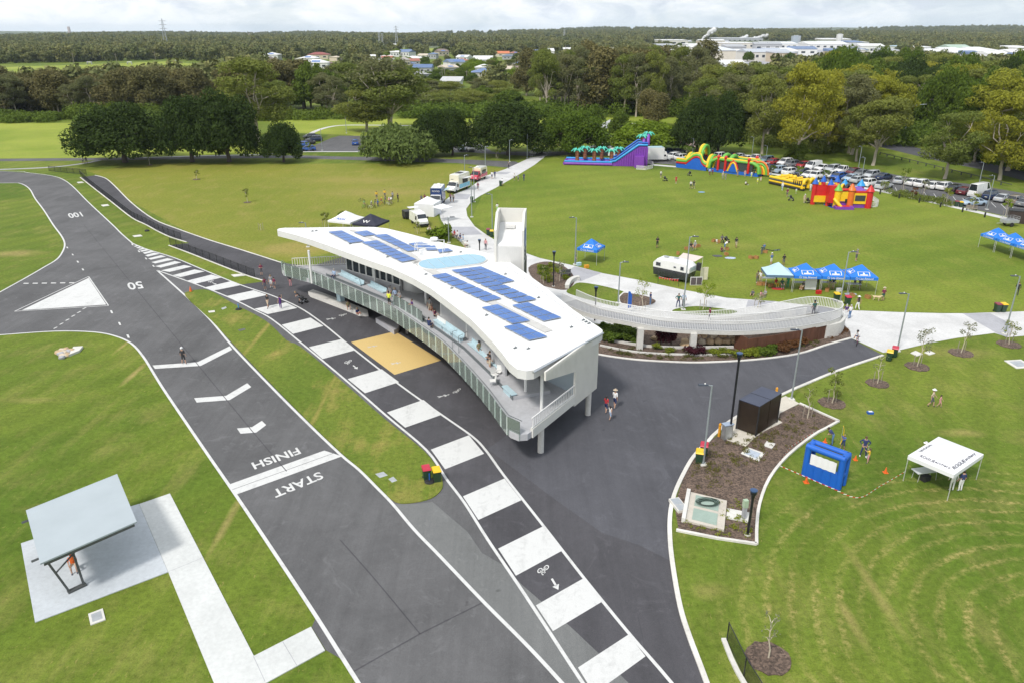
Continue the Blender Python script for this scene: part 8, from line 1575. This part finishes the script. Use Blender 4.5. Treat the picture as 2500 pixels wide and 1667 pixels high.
def headgear(kind):
 if kind not in HM:
  mb = MB()
  if kind == 'W': mb.lathe([(.19,.02),(.2,.03),(.1,.05),(.095,.13),(.05,.15)],12)
  elif kind == 'C': mb.lathe([(.108,0),(.1,.07),(.05,.11)],10);mb.box((0,-.13,.012),(.14,.12,.016))
  elif kind == 'H': mb.lathe([(.125,-.03),(.125,.06),(.07,.13)],10,(0,.01,0),1,1.2)
  elif kind == 'long': mb.ball((0,.02,.0),(.1,.105,.12),9,6);mb.ball((0,.07,-.16),(.085,.05,.17),8,6)
  else: mb.ball((0,.022,.015),(.098,.108,.105),9,6)
  HM[kind] = mb.mesh({'W': 'sun_hat','C': 'cap','H': 'helmet'}.get(kind,'hair'),M_white,50);HM[kind].materials[0] = M_white
  if 'face' not in HM: f = MB();[f.ball((x,-.1,0),(.013,.008,.01),6,4) for x in (-.032,.032)];f.box((0,-.098,-.062),(.045,.01,.01));f.lathe([(.012,0),(.018,.02),(.008,.045)],6,(0,-.104,-.045));HM['face'] = f.mesh('face',M_eye)
 return HM[kind]
pc = random.Random(77)
def person(sx,sy,z,k,deg,h,hat,top,bot,cut,label):
 me,J = pose_mesh(k);t = thing('person',label,'person',G(sx,sy,z)+Vector((0,0,.03 if z == 0 else .005)),R(deg));s = h/1.78;t.scale = (s,s,s);skin = CM['S' if pc.random() < .2 else 's']
 b = obj('body',me,t);cs = [skin,CM[top],CM[top],CM[top] if 'l' in cut else skin,CM[bot],CM[bot] if 'L' in cut else skin,CM[pc.choice('kwdg')]]
 if 'n' in cut: cs[2] = skin
 for sl,m in zip(b.material_slots,cs): sl.link = 'OBJECT';sl.material = m
 hd_ = J['head'];hr = 'long' if 'f' in cut else 'hair';o = obj('hair',headgear(hr),t,hd_+Vector((0,0,.055)));sl = o.material_slots[0];sl.link = 'OBJECT';sl.material = HAIR[3 if 'G' in cut else pc.choice((0,0,1,1,2))]
 o = obj('face',HM['face'],t,hd_+Vector((0,-.005,.045)))
 if hat[0] in 'WCH': o = obj({'W': 'sun_hat','C': 'cap','H': 'helmet'}[hat[0]],headgear(hat[0]),t,hd_+Vector((0,0,.09)));sl = o.material_slots[0];sl.link = 'OBJECT';sl.material = CM[hat[1]]
 return t
PEOPLE = """450,889,0,skate,170,1.78,Hw,k,k,S,inline skater in black with white helmet on the first chevron
655,753,0,walk,-20,1.76,-,k,e,S,man in black tee and pale shorts walking on the stripe
686,755,0,wave,-20,1.68,-,v,v,nLf,woman in dark purple waving one arm on the stripe
639,674,0,phone,20,1.7,-,m,d,S,person in maroon leaning by the end of the mesh fence
648,709,0,stand,30,1.65,-,m,d,S,person in maroon on the verge side of the family trio
663,703,0,stand,0,1.7,-,g,w,Sf,person in white shorts carrying a child in the family trio
671,707,0,stand,-30,1.6,-,m,d,S,child in dark red at the end of the family trio
710,701,0,stand,180,1.72,-,k,p,L,person in black top and pale pink trousers under the deck edge
732,739,0,bend,-60,1.7,-,k,k,S,person in black crouching over a black pram by the plinth
851,757,.42,sit,20,1.7,-,h,d,S,person in patterned khaki sitting on the plinth below the deck
873,768,.42,ground,40,1.6,-,n,r,S,child in navy and red lying on the end of the plinth
994,818,0,stand,150,1.75,-,g,g,L,person standing in the shadow under the deck by the buff patch
817,681,2.9,sit,-20,1.76,-,l,n,lLG,older man in pale blue shirt seated alone at the quiet end of the deck
951,749,2.9,stand,160,1.76,-,y,k,S,person in bright yellow vest leaning over the inner glass rail
953,723,2.9,sit,-20,1.7,Wg,g,e,LG,older person in grey bucket hat seated behind the yellow vest
965,729,2.9,sit,-20,1.72,We,l,n,lL,man in straw hat and pale violet shirt in the seated trio
976,735,2.9,sit,-20,1.66,-,g,e,LG,grey haired person at the end of the seated trio
1007,768,2.9,phone,-60,1.7,-,v,d,L,person in purple football jersey standing alone on the deck
1050,765,2.9,stand,-20,1.78,-,g,e,S,man in grey shirt holding an orange wheeled bicycle on the deck
1062,780,3.35,sit,60,1.62,-,m,k,Lf,person in maroon top sitting at the white bench end
1048,803,2.9,sit,150,1.76,-,n,n,S,man in navy tee with printed back sitting on the terrace edge
1170,863,2.9,sit,20,1.78,Ck,h,d,S,man in khaki shirt seated near the roofed end of the deck
1196,902,2.9,phone,-70,1.8,-,k,e,S,man in black shirt and pale shorts standing by the last bench
1192,893,2.9,sit,50,1.7,-,d,e,S,person seated behind the standing man in black by the last bench
1500,996,0,walk,150,1.8,We,w,n,S,man in straw hat and white shirt walking on the forecourt
1479,1007,0,walk,150,1.6,-,r,n,Sf,girl in red top and navy skirt walking beside the straw hat
1489,1025,0,walk,140,1.35,-,w,l,nSf,small girl in white top and pale blue shorts trailing the walkers
182,1389,.05,sit,30,1.72,Co,o,e,S,person in orange cap and orange top sitting under the grey shelter
1405,646,0,stand,90,1.74,-,k,k,L,person in black standing under the lone blue marquee
1604,607,0,phone,0,1.8,-,k,k,S,man in black tee and shorts alone on the lawn behind the caravan
1686,610,.2,sit,10,1.7,-,k,d,L,person in black crouched on a crate by the lamp top
1696,608,.3,sit,-20,1.72,Cw,g,d,S,person with white cap bending on a crate
1749,594,.1,sit,0,1.0,-,w,w,Sf,toddler in white by the outer crate
1762,592,.3,sit,0,1.68,-,d,k,Lf,woman in dark top beside the black pram on the lawn
1796,607,0,walk,160,1.75,-,k,e,S,man in black vest and pale shorts walking on the lawn
1768,612,0,bend,100,1.7,-,w,j,S,person in white bending over the crates by the rug
1761,615,0,ground,30,1.5,-,m,k,Lf,person in dark red sitting beside the one bending in white
1859,622,0,stand,200,1.35,-,T,d,L,boy in dark green beside the crate with bicycles near
1864,618,0,stand,190,1.45,-,j,d,L,boy in blue beside the crate with bicycles near
1882,648,0,phone,-150,1.76,Cw,j,w,S,man in blue shirt and white cap walking above the tents
1912,650,0,stand,0,1.7,-,k,d,S,man in black just showing above the pale marquee peak
1848,692,0,stand,10,1.7,-,h,d,Lf,woman in brown beside the man in white at the table
1855,694,0,stand,170,1.8,-,w,e,S,man in white shirt standing at the pale folding table
1837,722,0,ground,-30,1.5,-,d,k,S,child in grey sitting on the grass before the tents
1857,724,0,ground,40,1.4,-,p,p,Sf,child in pink lounging on the grass before the tents
1868,722,0,ground,-60,1.6,-,g,g,L,adult in grey sitting on the grass behind the pink child
1893,700,.2,sit,20,1.68,-,r,Y,L,person in red seated beneath the pale marquee
1908,702,.3,sit,0,1.65,-,T,d,Lf,person in dark green seated beneath the pale marquee
1922,704,.1,stand,180,1.6,-,t,t,L,person in bright green leaning into the pale marquee
1960,706,.3,sit,-60,1.4,-,k,e,S,boy in black seated on a crate under the first blue marquee
1995,703,0,stand,180,1.7,-,d,d,L,person in dark clothes beneath the middle blue marquee
2023,706,0,stand,180,1.76,-,t,e,S,man in teal shirt standing beneath the middle blue marquee
2032,708,0,stand,170,1.7,-,n,e,S,person in navy beside the teal shirt beneath the middle marquee
2085,704,0,phone,0,1.65,-,p,d,Sf,woman in pink at the table of the last blue marquee
2098,706,0,stand,20,1.6,-,h,d,S,person in khaki at the end of the last blue marquee
2154,736,0,stand,180,1.74,We,m,T,S,person in sun hat with dark red backpack beside the pale dog
2092,758,0,walk,190,1.74,Ww,k,w,nLf,woman in white hat black vest and white trousers on the path edge
2063,777,0,stand,150,1.7,-,v,w,LfG,woman in dark purple vest and white trousers by the ramp end
2073,779,0,stand,200,1.72,-,w,j,LG,grey haired woman in pale top and blue jeans by the ramp end
1985,770,1.87,skate,200,1.7,Hk,T,d,L,skater in dark green and helmet rolling down the ramp landing
1731,785,1.2,walk,-80,1.65,-,m,d,Lf,woman in dark red walking on the inner ramp
2093,840,0,ride,-70,1.6,Hk,w,n,S,cyclist in white tee and helmet riding a pink bicycle
1587,746,0,stand,100,1.74,Cw,n,j,L,person in navy top and patterned trousers waving by the mulch bed
1655,752,0,hips,170,1.8,-,T,n,L,man in dark green polo with hands on hips on the promenade
1668,750,0,stand,160,1.76,-,l,k,L,man in pale shirt standing behind the promenade lamp
2272,993,0,walk,60,1.7,Ww,e,d,S,woman in white cap walking hand in hand on the near lawn
2292,994,0,walk,60,1.2,-,p,p,Sf,child in pink dress walking beside the white cap on the lawn
2031,1086,0,bend,-120,1.7,-,n,j,Lf,woman in navy top and jeans leaning in behind the blue booth
2056,1097,0,bow,-60,1.35,-,b,n,S,boy in bright blue drawing a yellow bow behind the booth
2106,1115,0,hips,-20,1.82,-,n,n,lL,man in navy with hands on hips coaching the archers
2118,1130,0,bow,-130,1.3,-,Y,p,Sf,girl in yellow orange top aiming a bow in pink shorts
2250,1128,0,phone,20,1.72,Ww,n,e,L,person in white hat behind the lettered marquee
2321,1198,0,stand,170,1.74,Cw,w,w,lL,person all in white under the lettered marquee corner
2342,1199,0,stand,190,1.74,-,n,w,L,person in navy top and pale trousers under the lettered marquee
2481,722,0,walk,150,1.76,-,k,k,lL,person in black beside the last promenade lamp
2089,639,0,phone,30,1.78,Cg,g,d,S,man in grey tee standing alone on the lawn above the tents
1100,494,0,walk,170,1.76,-,p,d,S,man in pale pink tee walking up the path beside another
1107,495,0,walk,170,1.72,-,e,d,S,person in beige walking up the path beside the pink tee
1167,466,0,walk,0,1.7,-,m,d,S,person in dark maroon walking down the middle of the path
1201,438,0,walk,180,1.72,-,w,n,S,person in white at the wide bend of the path beyond the trucks
1208,437,0,walk,180,1.74,-,n,d,L,person in navy at the wide bend of the path beyond the trucks
1226,455,0,bend,180,1.72,-,w,d,S,man in white leaning on the green bin at the lawn edge
1242,413,0,stand,150,1.74,-,d,k,L,dark figure near the drive crossing lamp
1256,442,0,stand,0,1.6,-,w,d,S,person in pale top of the lawn group beyond the path
1265,444,0,stand,20,1.4,-,g,d,S,child of the lawn group beyond the path
1279,443,0,stand,-30,1.7,-,n,n,L,person in navy of the lawn group beyond the path
1185,435,0,sit,-40,1.6,-,Y,d,S,person in orange yellow by the ice cream van
1214,519,0,stand,0,1.66,-,w,G,Lf,woman in white top and lime trousers alone on the lawn
1186,612,0,stand,150,1.8,-,p,d,Ll,man in pink shirt walking behind the pavilion roof
1049,569,.5,sit,40,1.7,-,e,p,Lf,person in pale dress seated on the wall by the white van
1064,571,.3,sit,60,1.7,-,k,k,L,person in black seated on the wall by the white van
1098,570,0,stand,-40,1.6,-,m,m,Lf,person in dark red standing by the hedge end
1110,578,.5,sit,-40,1.5,-,r,r,S,child in red first on the long seating wall
1117,581,.5,sit,-40,1.66,-,w,n,Lf,person in white second on the long seating wall
1124,588,.5,sit,-40,1.6,-,n,n,L,person in navy third on the long seating wall
1131,591,.5,sit,-60,1.66,-,l,l,L,person in pale blue fourth on the long seating wall
1141,607,.5,sit,-60,1.7,-,w,d,S,person in white last on the long seating wall
204,401,0,walk,60,1.74,-,w,d,S,person in white walking on the pale path near the broad figs
212,400,0,walk,60,1.72,-,k,k,S,person in black walking on the pale path near the broad figs
1029,492,0,sit,0,1.7,-,d,n,L,person in dark clothes seated behind the navy food truck
1037,490,0,sit,0,1.7,-,m,d,L,person in dark red seated behind the navy food truck
920,489,0,stand,20,1.74,-,Y,d,S,adult in yellow shirt on the outer side of the bike group
940,485,0,stand,0,1.74,-,Y,d,S,adult in yellow shirt at the back of the bike group
959,490,0,stand,-20,1.72,-,g,d,L,adult in grey at the far side of the bike group
972,495,0,walk,150,1.74,-,k,k,L,adult in black walking away from the bike group
923,506,0,stand,10,1.3,Hb,b,n,L,child in blue at the front of the bike group
1613,435,0,stand,20,1.6,-,w,d,S,parent with a pram on the lawn before the purple slide
1650,449,0,stand,-10,1.6,-,r,r,Sf,girl in red dress alone before the obstacle course
1686,462,0,walk,20,1.7,-,w,k,Sf,woman in white strolling with another on the wide lawn
1693,461,0,walk,20,1.7,-,k,d,Sf,woman in black strolling with another on the wide lawn
1732,430,0,stand,170,1.7,-,l,m,L,person in pale blue watching the obstacle course
1739,428,0,stand,160,1.4,-,m,m,L,child in maroon watching the obstacle course
1764,439,0,stand,0,1.7,Cw,e,g,L,man in white cap with his back to the obstacle course
1771,440,0,stand,30,1.5,-,g,g,L,child in grey beside the white cap near the obstacle course
1800,432,0,phone,10,1.7,-,n,s,nSf,woman in navy swimsuit at the obstacle course front
1818,433,0,stand,0,1.6,-,p,e,Sf,woman in pink at the obstacle course exit
1834,435,0,stand,0,1.4,-,w,y,L,child in white and yellow at the obstacle course exit
1840,432,0,stand,0,1.74,-,k,k,L,person in black at the obstacle course exit arch
1873,426,0,stand,0,1.7,-,w,k,Lf,woman in white and black by the parked pickup
1880,437,0,stand,30,1.5,-,l,b,L,child in blue at the corner of the yellow run
1820,452,0,ground,40,1.7,-,w,k,L,person in white reclining on the lawn
1849,449,0,stand,0,1.2,-,w,y,S,small child in yellow shorts on the lawn near the run
1857,445,0,stand,0,1.2,-,p,w,S,small child in pink near the yellow run
1909,466,0,walk,-30,1.72,Cw,w,l,lL,woman in white and pale jeans walking below the yellow run
1921,482,0,push,-40,1.72,Ce,m,d,S,person pushing a black pram below the yellow run
1943,474,0,stand,0,1.1,-,w,G,S,toddler in pale green near the yellow run arch
1963,497,0,stand,10,1.72,Cw,e,e,Lf,woman in patterned dress and white hat by a pram
1958,467,0,stand,0,1.6,-,v,p,Lf,woman in violet at the yellow entry arch
1978,468,0,stand,0,1.7,-,w,w,L,man in white behind the blue mat of the entry arch
1984,480,0,stand,10,1.74,-,j,d,L,man in denim blue between the arch and the castle
1997,492,0,bend,60,1.7,-,w,j,L,woman in white leaning over a pram near the castle
2001,497,0,stand,170,1.7,-,t,w,Lf,woman in green top and white trousers near the castle
2015,492,0,stand,150,1.66,-,n,d,L,person in navy at the castle side entrance
2024,494,0,stand,170,1.66,-,w,w,Sf,girl in white dress at the castle side entrance"""
for ln in PEOPLE.split('\n'):
 a = ln.split(',');person(float(a[0]),float(a[1]),float(a[2]),a[3],float(a[4]),float(a[5]),a[6],a[7],a[8],a[9],a[10])
# bicycles, prams, a dog
def bike(s,rz,label,m,z=0,lie=False,sc=1.0):
 t = thing('bicycle',label,'bicycle',G(s[0],s[1],z)+Vector((0,0,.02)),rz);t.scale = (sc,)*3
 if lie: t.rotation_euler = (R(80),0,rz)
 for x in (-.52,.52): MB().tube([(x+.32*math.cos(i*.3927),0,.33+.32*math.sin(i*.3927)) for i in range(17)],.022,5,False).build('wheel',M_tyre,t);
 f = MB();B,S_,Hd,Rr,Fr = (-.08,0,.3),(-.22,0,.78),(.36,0,.82),(-.52,0,.33),(.52,0,.33)
 for a,b in ((B,S_),(B,Hd),(S_,Hd),(B,Rr),(S_,Rr),(Hd,Fr)): f.tube([a,b],.02,5)
 f.build('frame',m,t);MB().tube([(.33,-.25,.98),(.38,0,.95),(.33,.25,.98)],.016,5).build('handlebar',M_black,t);MB().box((-.24,0,.86),(.24,.12,.06)).build('saddle',M_black,t);return t
bike((1052,766),R(-60),'orange wheeled mountain bike held by the man in grey on the deck',M_io,2.9);bike((2092,842),R(60),'pink bicycle under the cyclist in white tee',paint('bikepink',(.6,.12,.3)),0,False,.85)
for i,(x,y,m,lab) in enumerate([(883,494,M_black,'lone upright bicycle at the edge of the bike group'),(888,509,M_ig,'green bicycle at the near corner of the bike group'),(895,508,M_black,'dark bicycle beside the green one in the bike group'),(905,511,M_white,'pale bicycle in the front of the bike group'),(915,508,M_black,'dark bicycle behind the child in blue'),(930,503,M_ir,'red bicycle in the middle of the bike group'),(939,499,M_black,'black bicycle behind the red one in the bike group'),(948,503,M_white,'white bicycle at the far side of the bike group'),(955,501,M_ip,'violet bicycle last in the bike group'),(1881,611,M_black,'dark bicycle lying on the lawn by the two boys'),(1892,611,M_logob,'blue bicycle lying beyond the first on the lawn')]): bike((x,y),i*1.3,lab,m,0,i > 8,.8)
for i,(x,y,c_,hc,lab) in enumerate([(889,506,'G','k','child in green with helmet on the green bicycle'),(906,509,'g','w','child in white helmet on the pale bicycle'),(915,505,'d','k','child in dark clothes astride a bicycle'),(930,500,'r','Y','child in red with yellow helmet in the bike group'),(940,497,'d','k','rider in dark clothes in the middle of the bike group'),(949,500,'p','w','child in pale pink in the bike group'),(955,498,'w','d','child in white at the far side of the bike group')]): person(x,y,0,'ride',30+i*23,1.35,'H'+hc,c_,'d','S',lab)
def pram(s,rz,label):
 t = thing('pram',label,'pram',G(*s)+Vector((0,0,.02)),rz,'black prams')
 for x,y in ((-.35,-.28),(-.35,.28),(.4,-.2),(.4,.2)): w = MB();w.lathe([(.15,-.02),(.15,.02)],12);w.v = [(v[0]+x,v[2]+y,v[1]+.15) for v in w.v];w.build('wheel',M_tyre,t)
 f = MB();[f.tube([(.4,y,.15),(-.1,y,.55),(-.55,y,1.0)],.018,5) for y in (-.24,.24)];[f.tube([(-.35,y,.15),(.1,y,.5)],.018,5) for y in (-.24,.24)];f.tube([(-.55,-.24,1.0),(-.55,.24,1.0)],.02,5);f.build('frame',M_chan,t);MB().hexa([(-.2,-.22,.4),(.45,-.22,.42),(.45,.22,.42),(-.2,.22,.4),(-.3,-.24,.75),(.4,-.22,.55),(.4,.22,.55),(-.3,.24,.75)]).build('seat',M_black,t);h_ = MB();h_.arch((-.1,0,.66),.26,.05,ax=(0,1,0),up=1.4);h_.ball((-.14,0,.78),(.26,.25,.26),8,5);h_.build('hood',M_black,t)
for s,r_,lab in [((741,741),.8,'black pram beside the crouching person at the plinth'),((1773,594),.5,'black pram next to the woman on the crate'),((1683,430),2.0,'black pram before the obstacle course hump'),((1931,491),-.6,'black pram pushed below the yellow run'),((1972,497),.3,'black pram beside the patterned dress'),((1988,499),1.2,'black pram before the castle steps'),((1624,443),.4,'black pram on the lawn before the purple slide')]: pram(s,r_,lab)
dj = {'hip': (0,.28,.52),'mid': (0,0,.5),'che': (0,-.28,.52),'nek': (0,-.44,.64),'hed': (0,-.54,.72),'nos': (0,-.68,.68),'tl1': (0,.42,.56),'tl2': (0,.66,.66)};de = [('hip','mid'),('mid','che'),('che','nek'),('nek','hed'),('hed','nos'),('hip','tl1'),('tl1','tl2')]
for s,n in ((-1,'l'),(1,'r')): dj.update({'sh'+n: (s*.09,-.27,.42),'fw'+n: (s*.1,-.24,.2),'fp'+n: (s*.1,-.3,.03),'th'+n: (s*.09,.3,.4),'st'+n: (s*.1,.2,.28),'hk'+n: (s*.1,.37,.16),'hp'+n: (s*.1,.3,.03),'ea'+n: (s*.09,-.5,.72)});de += [('che','sh'+n),('sh'+n,'fw'+n),('fw'+n,'fp'+n),('hip','th'+n),('th'+n,'st'+n),('st'+n,'hk'+n),('hk'+n,'hp'+n),('hed','ea'+n)]
dr = {'hip': (.12,.12),'mid': (.12,.13),'che': (.14,.16),'nek': .085,'hed': .085,'nos': .04,'tl1': .035,'tl2': .018,'sh': .06,'fw': .036,'fp': .035,'th': .08,'st': .05,'hk': .03,'hp': .035,'ea': .025}
dog = obj('dog',skinned('dog',dj,de,lambda k: dr.get(k,dr.get(k[:2],.03)),'mid',[mat('dog_fur',(.58,.46,.29),.9,.15,9)]),None,G(2139,735)+Vector((0,0,.01)),R(60));tag(dog,'pale yellow dog standing on the grass near the backpacker','dog')
for p,h_,m in ((G(2049,1093),1.7,M_iy),(G(2113,1128),1.2,M_chan)): t = thing('bow','tall yellow toy bow held by the boy in blue' if h_ > 1.5 else 'pale toy bow held by the girl in yellow','bow',p,.5);MB().tube([(0,0,.35),(.18,0,.7),(.22,0,h_*.6),(.18,0,h_*.9),(0,0,h_*1.15)],.028,6).build('limb',m,t);MB().tube([(0,0,.35),(0,0,h_*1.15)],.006,4).build('string',M_white,t)
# ================= haze
def make_haze():
 m = bpy.data.materials.new('haze_air');m.use_nodes = True;nt = m.node_tree;nt.nodes.clear();out = nt.nodes.new('ShaderNodeOutputMaterial');v = nt.nodes.new('ShaderNodeVolumePrincipled');v.inputs['Color'].default_value = (.72,.85,1,1);v.inputs['Density'].default_value = .00005;v.inputs['Anisotropy'].default_value = 0.0;nt.links.new(v.outputs[0],out.inputs['Volume'])
 mb = MB();mb.box((0,5650,49),(16400,12100,100));mb.build('haze',m,kind='stuff')
make_haze()
